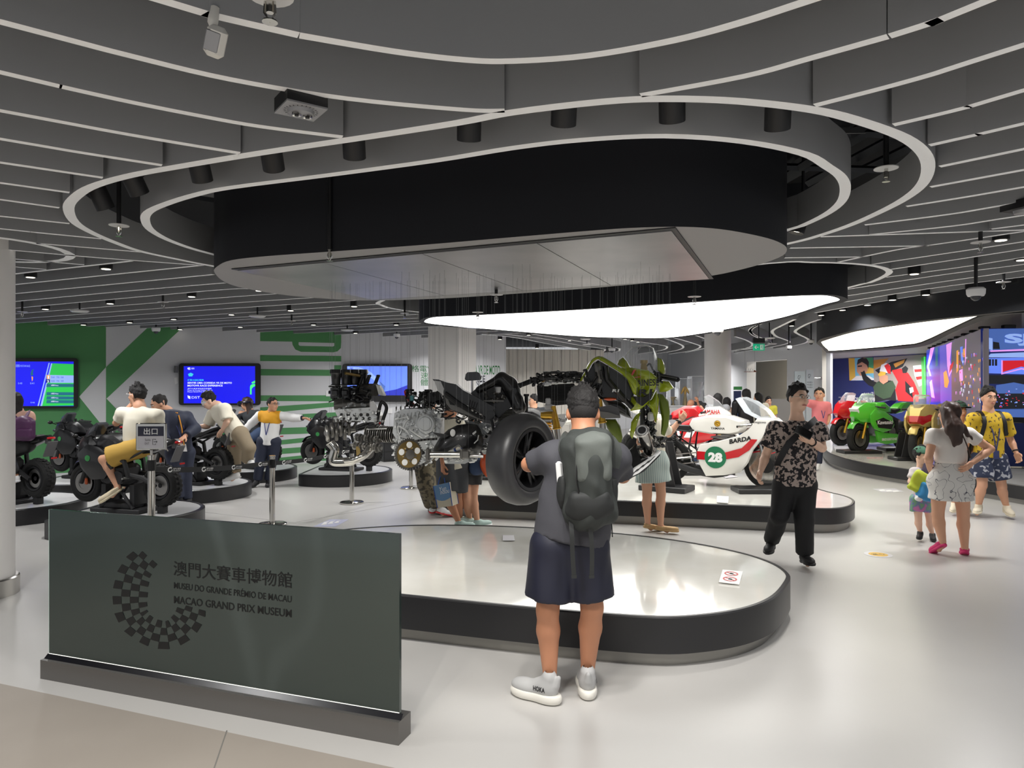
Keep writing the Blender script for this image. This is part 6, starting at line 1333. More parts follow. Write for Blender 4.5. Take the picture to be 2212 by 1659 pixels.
# cylinder head
t = hung('cylinder_head', 'silver cylinder head block with round ports, hung below the throttle bodies', 770,912,YE)
A = [J(x,y,Y_) for x,y,Y_ in ((722,885,YE - .15),(800,880,YE - .15),(814,900,YE - .15),(808,912,YE - .15),(732,907,YE - .15))]
pb(t, 'head_casting', 'cast_alu', lambda mb: (mb.prism(A,(0,.3,0)),bits(mb,722,806,872,890,YE,30,.015,.04),bits(mb,724,812,884,911,YE - .155,70,.008,.022,.02)))
for r_i in range(2):
    for i in range(5):
        c = J(738+i*14+r_i*4,896+r_i*8,YE - .152); pb(t, 'port', 'black', lambda mb: mb.cyl(c,c-V((0,.004,0)),.014,n=12))
pb(t, 'cam_cover', 'cast_dark', lambda mb: (mb.tube([J(724,876,YE),J(800,873,YE)],.05,n=12),mb.tube([J(726,872,YE + .14),J(800,869,YE + .14)],.045,n=12)))
pb(t, 'side_plate', 'pearl', lambda mb: mb.prism([J(799,868,YE - .16),J(806,866,YE - .16),J(815,882,YE - .16),J(812,892,YE - .16),J(800,888,YE - .16)],(0,.02,0)))
wires(t,[(724,870,YE),(742,868,YE),(769,868,YE),(790,868,YE),(806,866,YE - .15)])
# crankshaft
t = hung('crankshaft', 'steel crankshaft with round webs hanging at the left of the engine stack', 730,955,YE)
for i in range(6):
    a = J(708+i*9,935-i*1.0,YE - .1+i * .03); ax = V((1,.35,.05)).normalized(); up_ = V((0,0,1)) * (.018 if i % 2 else -.014)
    pb(t, 'crank_web', 'cast_dark', lambda mb: mb.lathe(a+up_,[(.0,-.012),(.058,-.012),(.062,-.006),(.062,.006),(.058,.012),(.0,.012)],n=22,axis=ax))
pb(t, 'shaft', 'steel', lambda mb: mb.cyl(J(702,936,YE - .12),J(766,929,YE + .07),.02,n=14))
for i in range(4): a,b = J(722+i*13,928,YE - .06+i * .04),J(728+i*14,912,YE - .04+i * .04); pb(t, 'piston', 'cast_dark', lambda mb: (mb.cyl(a,b,.012,n=8),mb.cyl(b,b+V((0,0,.05)),.036,n=16)))
pb(t, 'end_gear', 'steel', lambda mb: (mb.torus(J(706,936,YE - .11),.055,.012,axis=V((1,.35,.05)),n=26,m=6)))
wires(t,[(712,916,YE),(738,912,YE),(756,912,YE)])
# gearbox shafts
t = hung('gear_cluster', 'two gearbox shafts full of small gears under the cylinder head', 800,972,YE)
for (x0,y0,x1,y1,dY,n) in ((768,945,822,950,0,8),(763,962,825,968,-.05,9)):
    a,b = J(x0,y0,YE+dY),J(x1,y1,YE+dY - .1); d = (b-a).normalized()
    pb(t, 'gear_shaft', 'steel', lambda mb: mb.cyl(a,b,.014,n=10))
    for i in range(n):
        c = a.lerp(b,(i + .5) / n); rr = rnd.choice((.030,.036,.042,.034)); nt_ = 18
        def gear(mb):
            pr = []
            for k in range(nt_*2): pr.append(rr if k % 2 else rr * .87)
            s_,u_,_ = frame(d); P0 = [c-d * .008+s_*(pr[k] * math.cos(k*math.pi/nt_))+u_*(pr[k] * math.sin(k*math.pi/nt_)) for k in range(nt_*2)]; mb.prism(P0,d * .016)
        pb(t, 'gear', 'cast_dark' if i % 3 else 'steel', gear,smooth=0)
pb(t, 'bracket', 'brass', lambda mb: mb.prism([J(769,965,YE - .1),J(777,963,YE - .1),J(778,984,YE - .1),J(770,985,YE - .1)],(0,.02,0)))
wires(t,[(772,938,YE),(800,940,YE),(820,944,YE - .1),(790,955,YE - .05)])
# clutch stack
t = hung('clutch_pack', 'exploded clutch: row of steel plates ending in a drum and gear wheel', 850,955,YE)
ax = V((1,-.32,-.03)).normalized(); c0 = J(795,936,YE)
for i in range(17):
    c = c0+ax*(i * .0195); pb(t, 'clutch_plate', 'cast_dark' if i % 2 else 'steel', lambda mb: mb.lathe(c,[(.05,-.0025),(.068,-.0025),(.068,.0025),(.05,.0025),(.05,-.0025)],n=26,axis=ax),smooth=30)
pb(t, 'guide_rod', 'raw_white', lambda mb: mb.tube([J(792,927,YE - .06),J(836,926,YE - .1)],.007,n=6))
d0 = J(862,939,YE - .13)
pb(t, 'clutch_drum', 'steel', lambda mb: mb.lathe(d0,[(.0,0),(.074,0),(.078,.004),(.078,.055),(.084,.058),(.084,.075),(.07,.08),(.0,.08)],n=32,axis=ax))
pb(t, 'drum_rib', 'cast_alu', lambda mb: [mb.torus(d0+ax*z,.079,.004,axis=ax,n=32,m=5) for z in (.012,.028,.044)])
g0 = J(884,937,YE - .17)
def gring(mb):
    s_,u_,_ = frame(ax); nt_ = 40; P0 = [g0+s_*((.084 if k % 2 else .077) * math.cos(k*math.pi/nt_))+u_*((.084 if k % 2 else .077) * math.sin(k*math.pi/nt_)) for k in range(nt_*2)]; mb.prism(P0,ax * .018)
pb(t, 'primary_gear', 'cast_dark', gring,smooth=0)
pb(t, 'gear_boss', 'steel', lambda mb: (mb.lathe(g0+ax * .018,[(.0,.0),(.05,.0),(.045,.012),(.03,.016),(.03,.03),(.0,.03)],n=24,axis=ax),mb.torus(g0+ax * .02,.06,.006,axis=ax,n=24,m=6)))
h0 = J(899,935,YE - .2); pb(t, 'pressure_ring', 'steel', lambda mb: (mb.torus(h0+ax * .02,.054,.008,axis=ax,n=26,m=6),mb.lathe(h0+ax * .02,[(.0,-.006),(.03,-.006),(.03,.01),(.0,.012)],n=20,axis=ax)))
wires(t,[(800,920,YE),(820,920,YE - .05),(842,920,YE - .1),(866,918,YE - .13),(886,914,YE - .17),(900,920,YE - .2)])
# exhaust header
t = hung('exhaust_pipe', 'bent shiny exhaust header with an open mouth at the lower left of the engine stack', 760,1000,YE - .1)
pb(t, 'main_pipe', 'chrome', lambda mb: mb.tube(catmull([J(714,957,YE - .2),J(723,970,YE - .2),J(719,990,YE - .2),J(724,998,YE - .2),J(760,996,YE - .2),J(785,985,YE - .1),J(802,968,YE - .05)],n=6),[.036] * 13 + [.036] * 12 + [.03] * 12,n=16))
m0 = J(714,957,YE - .2); md = (m0-J(720,966,YE - .2)).normalized(); pb(t, 'pipe_mouth', 'black', lambda mb: mb.cyl(m0+md * .006,m0+md * .008,.031,n=18)); pb(t, 'pipe_rim', 'chrome', lambda mb: mb.torus(m0+md * .004,.034,.005,axis=md,n=20,m=6))
for k in range(3): pb(t, 'branch_pipe', 'chrome', lambda mb: mb.tube(catmull([J(745+10*k,996-2*k,YE - .24),J(772+6*k,990-3*k,YE - .26),J(792+5*k,972-2*k,YE - .2 + .06*k),J(797+4*k,962,YE - .12 + .06*k)],n=5),.02,n=10))
wires(t,[(716,956,YE - .2),(740,990,YE - .2),(798,965,YE - .1)])
# coolant hoop
t = hung('coolant_hose', 'black bent hose loop with silver clamps hanging above the clutch', 825,925,YE - .1)
pb(t, 'hose', 'hose_black', lambda mb: mb.tube(catmull([J(795,922,YE - .1),J(808,920,YE - .1),J(815,905,YE - .1),J(820,880,YE - .1),J(824,869,YE - .1),J(830,871,YE - .1),J(835,882,YE - .1),J(828,905,YE - .1),J(825,918,YE - .1)],n=5),.0145,n=10))
for x,y in ((818,888),(827,910),(812,914)): pb(t, 'hose_clamp', 'steel', lambda mb: mb.cyl(J(x-1,y-2,YE - .1),J(x+1,y+2,YE - .1),.018,n=12))
wires(t,[(824,868,YE - .1),(832,872,YE - .1)])
# crankcase
YC = 5.75
t = hung('crankcase', 'large silver engine crankcase with a round cover, in the middle of the hanging parts', 900,1008,YC)
cA = [J(x,y,YC - .16) for x,y in ((852,892),(870,884),(900,883),(935,888),(950,905),(952,945),(945,965),(920,972),(862,960),(848,935))]
pb(t, 'upper_case', 'cast_alu', lambda mb: (mb.prism(cA,(0,.34,0)),bits(mb,855,950,886,905,YC - .17,40,.012,.03,.02),bits(mb,920,955,905,965,YC - .17,40,.01,.03,.02),bits(mb,852,905,905,958,YC - .165,60,.008,.024,.012),pipes(mb,855,945,900,960,YC - .17,8,.005,.01)))
cB = [J(x,y,YC - .1) for x,y in ((850,960),(945,962),(940,985),(925,1002),(880,1006),(852,992))]
pb(t, 'lower_case', 'cast_alu', lambda mb: (mb.prism(cB,(0,.28,0)),bits(mb,850,945,962,1002,YC - .12,50,.012,.035,.02)))
r0 = J(921,915,YC - .18); pb(t, 'round_cover', 'cast_alu', lambda mb: (mb.lathe(r0,[(.075,.03),(.078,-.01),(.07,-.02),(.055,-.02),(.052,-.03),(.03,-.032),(.0,-.032)][::-1],n=32,axis=V((.25,1,0))),mb.torus(r0-V((0,.02,0)),.062,.006,axis=V((.25,1,0)),n=30,m=6)))
for i in range(7): a = J(856+i*8,896-i*1.2,YC - .17); pb(t, 'case_rib', 'cast_alu', lambda mb: mb.tube([a,J(853+i*8,910,YC - .17)],.005,n=5))
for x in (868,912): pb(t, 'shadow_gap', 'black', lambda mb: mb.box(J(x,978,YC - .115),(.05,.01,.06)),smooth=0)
for i in range(10): b_ = J(856+i*9.5,884+abs(i-4) * .6,YC); pb(t, 'stud', 'cast_dark', lambda mb: mb.cyl(b_,b_+V((0,0,.03)),.006,n=8))
wires(t,[(856,890,YC),(880,884,YC),(905,883,YC),(935,888,YC),(950,905,YC)])
# sprocket and chain
t = hung('rear_sprocket', 'rear sprocket wheel with its drive chain, in front of the crankcase', 898,1018,YC - .4)
s0 = J(882,981,YC - .45); sx = V((.62,-.78,0)).normalized()
def spr(mb):
    s_,u_,d_ = frame(sx); nt_ = 40; P0 = [s0+s_*((.122 if k % 2 else .112) * math.cos(k*math.pi/nt_))+u_*((.122 if k % 2 else .112) * math.sin(k*math.pi/nt_)) for k in range(nt_*2)]; mb.prism(P0,sx * .007)
pb(t, 'tooth_ring', 'cast_dark', spr,smooth=0)
pb(t, 'sprocket_face', 'brass', lambda mb: mb.lathe(s0+sx * .008,[(.035,.0),(.10,.0),(.10,.006),(.035,.008),(.035,.0)],n=32,axis=sx))
for k in range(5):
    s_,u_,d_ = frame(sx); a = k*1.2566 + .3; c = s0+sx * .016+s_ * .07*math.cos(a)+u_ * .07*math.sin(a); pb(t, 'lightening_hole', 'raw_white', lambda mb: mb.cyl(c,c+sx * .003,.024,n=12)); c2 = s0+sx * .016+s_ * .05*math.cos(a + .63)+u_ * .05*math.sin(a + .63); pb(t, 'bolt', 'steel', lambda mb: mb.cyl(c2,c2+sx * .012,.009,n=6))
pb(t, 'hub', 'cast_dark', lambda mb: mb.lathe(s0,[(.0,.0),(.038,.0),(.038,.03),(.02,.034),(.0,.034)],n=20,axis=sx))
ch = catmull([J(944,948,YC - .3),J(915,950,YC - .35),J(893,954,YC - .4),J(878,957,YC - .45),J(868,968,YC - .47),J(865,985,YC - .48),J(870,1003,YC - .47),J(884,1014,YC - .45),J(905,1008,YC - .4),J(928,995,YC - .35)],n=7)
for i in range(0,len(ch)-1):
    a,b = ch[i],ch[i+1]; pb(t, 'chain_link', 'cast_dark' if i % 2 else 'black', lambda mb: mb.strip([a,b],.016,.011,up=sx),smooth=0)
wires(t,[(868,962,YC - .47),(884,955,YC - .45),(915,950,YC - .35),(940,948,YC - .3)])
# wiring loom with red hose
t = hung('wiring_loom', 'tangle of black wiring, connectors and a red hose hung above the crankcase', 905,880,YC + .1)
pb(t, 'red_hose', 'hose_red', lambda mb: (mb.tube(catmull([J(875,846,YC + .1),J(879,858,YC + .1),J(886,868,YC + .1),J(891,876,YC + .1)],n=4),.011,n=8),mb.cyl(J(887,870,YC + .1),J(893,877,YC + .1),.02,n=10),mb.rbox(J(877,846,YC + .1),(.03,.03,.03),.008)))
pb(t, 'cables', 'hose_black', lambda mb: (pipes(mb,878,960,843,880,YC + .1,22,.006),pipes(mb,920,1010,880,905,YC + .1,14,.006)))
pb(t, 'connectors', 'black', lambda mb: bits(mb,880,955,846,878,YC + .1,30,.015,.035)); pb(t, 'sensors', 'cast_alu', lambda mb: bits(mb,880,930,850,870,YC + .1,14,.01,.028)); pb(t, 'green_plug', 'tee_teal', lambda mb: mb.rbox(J(890,860,YC),(.03,.03,.045),.005))
pb(t, 'control_box', 'matt_black', lambda mb: mb.prism([J(924,848,YC),J(950,845,YC),J(956,862,YC),J(935,868,YC),J(922,866,YC)],(0,.12,0)))
wires(t,[(880,844,YC + .1),(905,846,YC + .1),(928,846,YC),(948,845,YC),(960,850,YC + .1),(940,880,YC + .1)])
# tail frame
YT = 5.6
t = hung('seat_subframe', 'angular black seat subframe and tail shell sweeping down to the right', 1000,925,YT)
up_p = [(934,819),(948,820),(965,826),(985,830),(1000,843),(1020,853),(1036,862),(1058,874),(1070,880),(1064,888),(1040,885),(1015,878),(990,868),(962,852),(958,845)]
pb(t, 'upper_shell', 'satin_black', lambda mb: mb.prism([J(x,y,YT - .13) for x,y in up_p],(0,.26,0)))
pb(t, 'inner_face', 'pearl', lambda mb: mb.prism([J(x,y,YT - .14) for x,y in [(938,822),(952,824),(959,840),(956,852),(946,845)]],(0,.02,0)))
pb(t, 'side_rail', 'matt_black', lambda mb: (mb.tube([J(960,850,YT - .16),J(990,872,YT - .15),J(1020,890,YT - .13),J(1046,905,YT - .1)],.02,n=8),mb.tube([J(958,860,YT - .1),J(970,880,YT - .1),J(1000,893,YT - .1),J(1044,908,YT - .1)],.014,n=8)))
pb(t, 'side_panel', 'cast_dark', lambda mb: mb.prism([J(x,y,YT - .12) for x,y in [(960,852),(978,858),(1012,878),(1042,895),(1045,910),(1010,897),(975,885),(964,872)]],(0,.02,0)))
for pl in ([(968,863),(979,866),(983,876),(972,874)],[(985,868),(999,873),(1002,882),(988,879)]): pb(t, 'panel_opening', 'black', lambda mb: mb.prism([J(x,y,YT - .128) for x,y in pl],(0,.005,0)),smooth=0)
pb(t, 'cooling_slots', 'black', lambda mb: [mb.tube([J(1016+i*5,864+i*2,YT - .15),J(1012+i*5,880+i*1,YT - .15)],.004,n=5) for i in range(4)])
pb(t, 'lower_guard', 'satin_black', lambda mb: mb.prism([J(x,y,YT - .1) for x,y in [(1024,865),(1062,880),(1070,895),(1062,905),(1040,908),(1028,890)]],(0,.2,0)))
pb(t, 'fasteners', 'steel', lambda mb: bits(mb,985,1046,885,910,YT - .1,24,.008,.02)); pb(t, 'cable_run', 'hose_black', lambda mb: pipes(mb,985,1046,888,914,YT,12,.006))
wires(t,[(938,818,YT),(962,824,YT),(990,832,YT),(1008,846,YT),(1046,866,YT),(960,855,YT - .14),(1000,890,YT)])
# battery plate
t = hung('battery', 'small black trapezoid battery held on a stem above the seat subframe', 1022,822,YT + .2)
pb(t, 'case', 'black_gloss', lambda mb: mb.prism([J(x,y,YT + .15) for x,y in [(1006,808),(1010,804),(1030,803),(1036,806),(1040,816),(1038,821),(1008,823),(1004,819)]],(0,.08,0)))
pb(t, 'stem', 'steel', lambda mb: mb.tube([J(1020,822,YT + .2),J(1020,850,YT + .2)],.008,n=6)); wires(t,[(1012,804,YT + .2),(1033,804,YT + .2)])
# tank shell
t = hung('tank_shell', 'big glossy black fuel tank shell, open underneath, left of the hanging tyre', 1080,900,YT - .1)
tk = [(1016,850),(1030,838),(1060,820),(1078,812),(1092,814),(1102,832),(1118,848),(1130,862),(1134,880),(1134,890),(1118,893),(1104,880),(1080,900),(1068,912),(1050,905),(1046,880),(1030,862)]
pb(t, 'shell', 'satin_black', lambda mb: mb.prism([J(x,y,YT + .02) for x,y in tk],(0,.30,0)))
c = J(1090,855,YT - .0); im = Imp(c-V((.3,.3,.3)),c+V((.3,.3,.3)),.011); im.cone(J(1100,830,YT + .02),J(1122,880,YT - .02),.06,.055,.04); im.cone(J(1084,816,YT),J(1035,842,YT + .02),.035,.03,.05); im.cone(J(1084,816,YT),J(1104,836,YT),.04,.06,.04); im.cone(J(1046,880,YT - .05),J(1068,905,YT - .05),.03,.03,.03); im.build('tank_ridge', 'satin_black', t)
pb(t, 'filler_ring', 'cast_alu', lambda mb: mb.torus(J(1082,812,YT),.028,.009,axis=V((.2,-.5,1)),n=22,m=6)); pb(t, 'inner_cavity', 'black', lambda mb: mb.prism([J(x,y,YT + .012) for x,y in [(1030,850),(1062,828),(1088,826),(1098,845),(1092,862),(1064,874),(1046,866)]],(0,.006,0)),smooth=0)
pb(t, 'inner_fittings', 'cast_dark', lambda mb: (bits(mb,1045,1090,846,866,YT - .0,18,.015,.035,.02),mb.box(J(1066,866,YT - .02),(.16,.03,.012)))); pb(t, 'pump_cup', 'pearl', lambda mb: mb.cyl(J(1076,836,YT - .02),J(1076,848,YT - .02),.026,.02,n=14))
wires(t,[(1036,838,YT),(1062,820,YT),(1092,814,YT),(1118,848,YT),(1130,866,YT),(1050,880,YT)])
# radiator fan grille behind the tank
t = hung('radiator_grille', 'ribbed dark radiator grille half hidden by the hanging tyre', 1095,915,YT + .15)
pb(t, 'grille_plate', 'radiator', lambda mb: mb.prism([J(x,y,YT + .15) for x,y in [(1076,896),(1098,884),(1116,882),(1124,892),(1120,920),(1078,922)]],(0,.03,0)))
for i in range(12): pb(t, 'rib', 'cast_dark', lambda mb: mb.tube([J(1078+max(0,6-i) * 3,886+i*3,YT + .14),J(1121,886+i*3,YT + .14)],.003,n=4))
wires(t,[(1090,886,YT + .15),(1116,882,YT + .15)])
# side cover
YS = 5.35
t = hung('side_cover', 'curved black side cover with an oval badge hole, above the steel axle', 990,985,YS)
sc_ = [(932,985),(938,965),(950,945),(968,928),(988,918),(1012,915),(1030,917),(1040,930),(1045,950),(1042,968),(1034,982),(1018,983),(1005,970),(990,965),(975,972),(960,978),(945,990)]
cs = [J(x,y,YS) for x,y in sc_]; cc = sum(cs,V()) / len(cs)
def dome(mb):
    n = len(cs); rows = [[p.lerp(cc,f)+V((0,-d_,0)) for p in cs] for f,d_ in ((0,0),(.12,.05),(.35,.085),(.7,.1))]; vs = [p for r in rows for p in r] + [cc+V((0,-.105,0))]; fs = []
    for r in range(3):
        for i in range(n): fs.append((r*n+i,r*n+(i+1) % n,r*n+n+(i+1) % n,r*n+n+i))
    for i in range(n): fs.append((3*n+i,3*n+(i+1) % n,4*n))
    fs.append(tuple(range(n))); mb.add(vs,fs)
pb(t, 'cover_shell', 'satin_black', dome,smooth=60)
pb(t, 'oval_hole', 'raw_white', lambda mb: mb.ell(J(978,935,YS - .10),(.02,.006,.028),n=14)); pb(t, 'blade', 'matt_black', lambda mb: mb.prism([J(x,y,YS - .1) for x,y in [(934,934),(955,937),(970,941),(960,946),(945,942)]],(0,.02,0)))
pb(t, 'mesh_print', 'pearl', lambda mb: (mb.prism([J(x,y,YS - .098) for x,y in [(1020,936),(1028,930),(1029,934),(1022,940)]],(0,.002,0)),mb.tube([J(1024,958,YS - .09),J(1032,950,YS - .09),J(1034,940,YS - .09)],.004,n=4)),smooth=0)
wires(t,[(950,944,YS),(986,918,YS),(1012,915,YS),(1036,920,YS),(1044,950,YS)])
# axle and chain adjuster
YA = 5.2
t = hung('axle_rod', 'polished steel axle rod with a square chain adjuster block', 970,990,YA)
pb(t, 'rod', 'chrome', lambda mb: mb.cyl(J(929,982,YA),J(996,982,YA),.0225,n=18)); pb(t, 'end_plate', 'cast_dark', lambda mb: (mb.rbox(J(925,981,YA),(.03,.09,.10),.012),mb.box(J(924,992,YA),(.02,.05,.05))))
pb(t, 'adjuster_block', 'cast_dark', lambda mb: (mb.rbox(J(1000,981,YA),(.04,.09,.075),.01),mb.rbox(J(1006,982,YA - .05),(.055,.02,.06),.008),bits(mb,996,1020,968,992,YA,18,.01,.03,.04))); pb(t, 'thread', 'steel', lambda mb: mb.cyl(J(1012,984,YA),J(1044,986,YA),.012,n=10))
wires(t,[(928,974,YA),(960,978,YA),(998,970,YA),(1012,972,YA)])
# bottom casting
t = hung('oil_pan', 'light grey finned oil pan casting under the axle rod', 1000,1005,YA + .3)
pb(t, 'pan', 'cast_alu', lambda mb: (mb.prism([J(x,y,YA + .25) for x,y in [(956,985),(1005,968),(1020,974),(1036,986),(1004,1002),(962,1002)]],(0,.2,0)),bits(mb,960,1030,975,1000,YA + .24,34,.012,.035,.02))); pb(t, 'blue_seal', 'strap_blue', lambda mb: mb.torus(J(990,970,YA + .22),.03,.009,axis=V((.3,1,.2)),n=18,m=6))
wires(t,[(960,985,YA + .3),(1004,968,YA + .3),(1030,980,YA + .3)])
# brackets between cover and tyre
t = hung('shift_linkage', 'shift linkage and grey brackets hanging between side cover and tyre', 1060,985,YT - .2)
pb(t, 'bracket', 'cast_alu', lambda mb: (bits(mb,1045,1070,915,940,YT - .2,14,.012,.03),mb.prism([J(x,y,YT - .2) for x,y in [(1040,975),(1072,970),(1076,962),(1072,978),(1045,982)]],(0,.06,0)),mb.cyl(J(1046,966,YT - .2),J(1074,960,YT - .2),.018,n=10))); pb(t, 'link_rod', 'bike_black', lambda mb: (bits(mb,1046,1076,930,980,YT - .2,26,.012,.04),mb.tube([J(1062,905,YT - .2),J(1070,940,YT - .2),J(1072,975,YT - .2)],.016,n=8)))
wires(t,[(1050,915,YT - .2),(1068,910,YT - .2)])
# rear wheel with slick tyre
YW = 4.95
cw = J(1128,991,YW); ax = V((.80,-.60,0)).normalized()
t = hung('slick_tyre_wheel', 'huge black slick tyre on a black spoked wheel hanging left of the man', 1128,1088,YW)
pb(t, 'tyre', 'tyre_slick' if 'tyre_slick' in MAT else M('tyre_slick', (50,50,52),.38),lambda mb: mb.lathe(cw,[(.215,-.085),(.235,-.098),(.27,-.102),(.298,-.088),(.316,-.05),(.322,0),(.316,.05),(.298,.088),(.27,.102),(.235,.098),(.215,.085),(.205,.0),(.215,-.085)],n=64,axis=ax),smooth=60)
pb(t, 'rim', 'bike_black', lambda mb: mb.lathe(cw,[(.195,-.088),(.218,-.09),(.218,.09),(.195,.088),(.19,0),(.195,-.088)],n=48,axis=ax))
s_,u_,d_ = frame(ax)
for k in range(5):
    a = k*1.2566 + .5
    for da in (-.14,.14): e = cw+(s_*math.cos(a+da)+u_*math.sin(a+da)) * .198; b_ = cw+(s_*math.cos(a)+u_*math.sin(a)) * .035; pb(t, 'spoke', 'bike_black', lambda mb: mb.tube([b_+ax * .02,e+ax * .035],[.02,.012],n=7))
pb(t, 'hub', 'bike_black', lambda mb: mb.cyl(cw-ax * .08,cw+ax * .08,.042,n=18)); pb(t, 'brake_rotor', 'disc_steel', lambda mb: mb.lathe(cw+ax * .1,[(.055,0),(.085,0),(.085,.005),(.055,.005),(.055,0)],n=28,axis=ax))
wires(t,[(1108,896,YW),(1128,893,YW),(1145,896,YW)])
# handlebars,clamp and instrument loom
YH = 5.55
t = hung('handlebar_assembly', 'black handlebar with grip, clamps and cabling hung above the radiator', 1190,842,YH)
pb(t, 'grip', 'rubber', lambda mb: (mb.cyl(J(1122,833,YH - .1),J(1148,823,YH - .05),.018,.02,n=12),mb.cyl(J(1121,833.5,YH - .1),J(1124,832,YH - .1),.021,n=12))); pb(t, 'control_pod', 'black', lambda mb: (mb.rbox(J(1155,822,YH - .05),(.05,.06,.055),.012),bits(mb,1148,1170,815,832,YH - .05,14,.012,.028,.04)))
pb(t, 'gold_cap', 'gold', lambda mb: mb.cyl(J(1175,815,YH),J(1175,826,YH),.02,n=14)); pb(t, 'triple_clamp', 'cast_alu', lambda mb: (mb.rbox(J(1205,826,YH),(.2,.1,.02),.008),mb.rbox(J(1180,828,YH),(.05,.05,.045),.01),bits(mb,1180,1245,815,830,YH,16,.01,.03)))
pb(t, 'cables', 'hose_black', lambda mb: (pipes(mb,1160,1262,804,826,YH,26,.006),bits(mb,1165,1255,804,822,YH,26,.012,.035))); pb(t, 'right_bar', 'bike_black', lambda mb: mb.tube([J(1228,812,YH),J(1258,810,YH + .05)],.014,n=8)); wires(t,[(1148,822,YH),(1168,806,YH),(1190,808,YH),(1214,806,YH),(1236,806,YH),(1256,808,YH)])
t = hung('radiator', 'flat black radiator panel hung below the handlebar, behind the man', 1198,880,YH + .15)
pb(t, 'core', 'radiator', lambda mb: mb.prism([J(x,y,YH + .15) for x,y in [(1160,832),(1240,828),(1250,850),(1244,872),(1200,876),(1162,868)]],(0,.05,0)))
for i in range(14): pb(t, 'fin', 'satin_black', lambda mb: mb.tube([J(1164,836+i*2.4,YH + .14),J(1240,834+i*2.4,YH + .14)],.0022,n=4))
pb(t, 'tank_cap', 'black', lambda mb: (mb.cyl(J(1137,851,YH + .1),J(1137,856,YH + .1),.022,n=12),mb.cyl(J(1137,856,YH + .1),J(1137,890,YH + .1),.014,n=10))); pb(t, 'valve_block', 'pearl', lambda mb: (mb.rbox(J(1184,868,YH + .02),(.04,.05,.06),.008),mb.rbox(J(1185,880,YH + .02),(.06,.06,.05),.008)))
wires(t,[(1166,832,YH + .15),(1186,830,YH + .15),(1210,829,YH + .15),(1236,828,YH + .15),(1137,850,YH + .1)])
t = hung('shock_absorber', 'gold rear shock absorber with a yellow coil spring and silver reservoir', 1188,935,YH - .2)
pb(t, 'reservoir', 'gold', lambda mb: (mb.cyl(J(1172,897,YH - .2),J(1196,897,YH - .25),.03,n=18),mb.cyl(J(1168,897,YH - .2),J(1172,897,YH - .2),.024,n=14))); pb(t, 'silver_head', 'cast_alu', lambda mb: (mb.rbox(J(1180,888,YH - .2),(.1,.06,.02),.006),mb.rbox(J(1178,908,YH - .2),(.09,.06,.02),.006)))
for k in range(5): pb(t, 'spring_coil', 'spring_gold', lambda mb: mb.torus(J(1180,914+k*6,YH - .2),.036,.0085,axis=V((.08,0,1)),n=22,m=7))
pb(t, 'damper', 'steel', lambda mb: mb.cyl(J(1180,908,YH - .2),J(1180,945,YH - .2),.016,n=12)); wires(t,[(1174,886,YH - .2),(1192,886,YH - .2)])
for lb,xs in (('gold front fork leg left of the man\'s head, beside the white sticker plate', [(1198,895),(1203,925),(1207,960)]),('gold front fork leg right of the man\'s head', [(1297,880),(1301,912),(1303,945)])):
    t = hung('fork_leg', lb,xs[2][0],xs[2][1],YH - .05); a,b,c = [J(x,y,YH - .05) for x,y in xs]
    pb(t, 'gold_tube', 'gold', lambda mb: (mb.cyl(a-(b-a) * .6,a,.02,n=14),mb.cyl(a,b,.022,.03,n=14),mb.torus(b,.03,.006,axis=(b-a),n=18,m=5))); pb(t, 'lower_tube', 'steel', lambda mb: mb.cyl(b,c,.024,n=14)); wires(t,[(xs[0][0],xs[0][1]-18,YH - .05)])
t = hung('number_board', 'white board with black handwriting, left of the man\'s head', 1212,922,YH + .05)
pb(t, 'board', 'white', lambda mb: mb.prism([J(x,y,YH + .05) for x,y in [(1200,896),(1222,894),(1222,912),(1214,924),(1204,924)]],(0,.01,0))); pb(t, 'handwriting', 'ink_black', lambda mb: put_text(mb, 'Ohas', J(1203,911,YH + .044),(1,0,0),(0,0,1),.062,.03,shear=.25),smooth=0); wires(t,[(1204,895,YH + .05),(1220,894,YH + .05)])
# lime bodywork
YL = 5.45
def plate(pts,mb,th=.012,dy=0.0): mb.prism([J(x,y,Y_+dy) for x,y,Y_ in pts],(0,th,0))
def shell(root,name,mat,pts,bulge=.05,th=.01):
    """bodywork panel: outline with its own depth per corner,swollen towards the viewer,with a back face"""
    ps = [J(x,y,Y_) for x,y,Y_ in pts]; n = len(ps); c = sum(ps,V()) / n; rows = [[p.lerp(c,f)+V((0,-b*bulge,0)) for p in ps] for f,b in ((0,0),(.18,.55),(.5,.9))]
    vs = [p for r in rows for p in r] + [c+V((0,-bulge,0))] + [p+V((0,th,0)) for p in ps]; fs = []
    for r in range(2):
        for i in range(n): fs.append((r*n+i,r*n+(i+1) % n,r*n+n+(i+1) % n,r*n+n+i))
    for i in range(n): fs.append((2*n+i,2*n+(i+1) % n,3*n)); fs.append((i,3*n+1+i,3*n+1+(i+1) % n,(i+1) % n))
    fs.append(tuple(range(4*n,3*n,-1))); mb = MB(); mb.add(vs,fs); return mb.build(name,mat,root,world=True,smooth=50)
t = hung('front_fairing', 'lime green front fairing with a clear windscreen and black lettering', 1395,900,YL)
shell(t, 'nose_panel', 'lime', [(1334,795,YL + .08),(1364,794,YL - .05),(1400,800,YL - .1),(1420,815,YL - .08),(1418,835,YL - .05),(1412,850,YL),(1398,866,YL),(1382,868,YL - .02),(1374,852,YL - .05),(1372,832,YL - .05),(1362,815,YL)],.06)
shell(t, 'lower_beak', 'lime', [(1364,858,YL - .02),(1382,870,YL - .1),(1412,852,YL - .02),(1400,872,YL),(1384,884,YL - .02),(1362,888,YL)],.03)
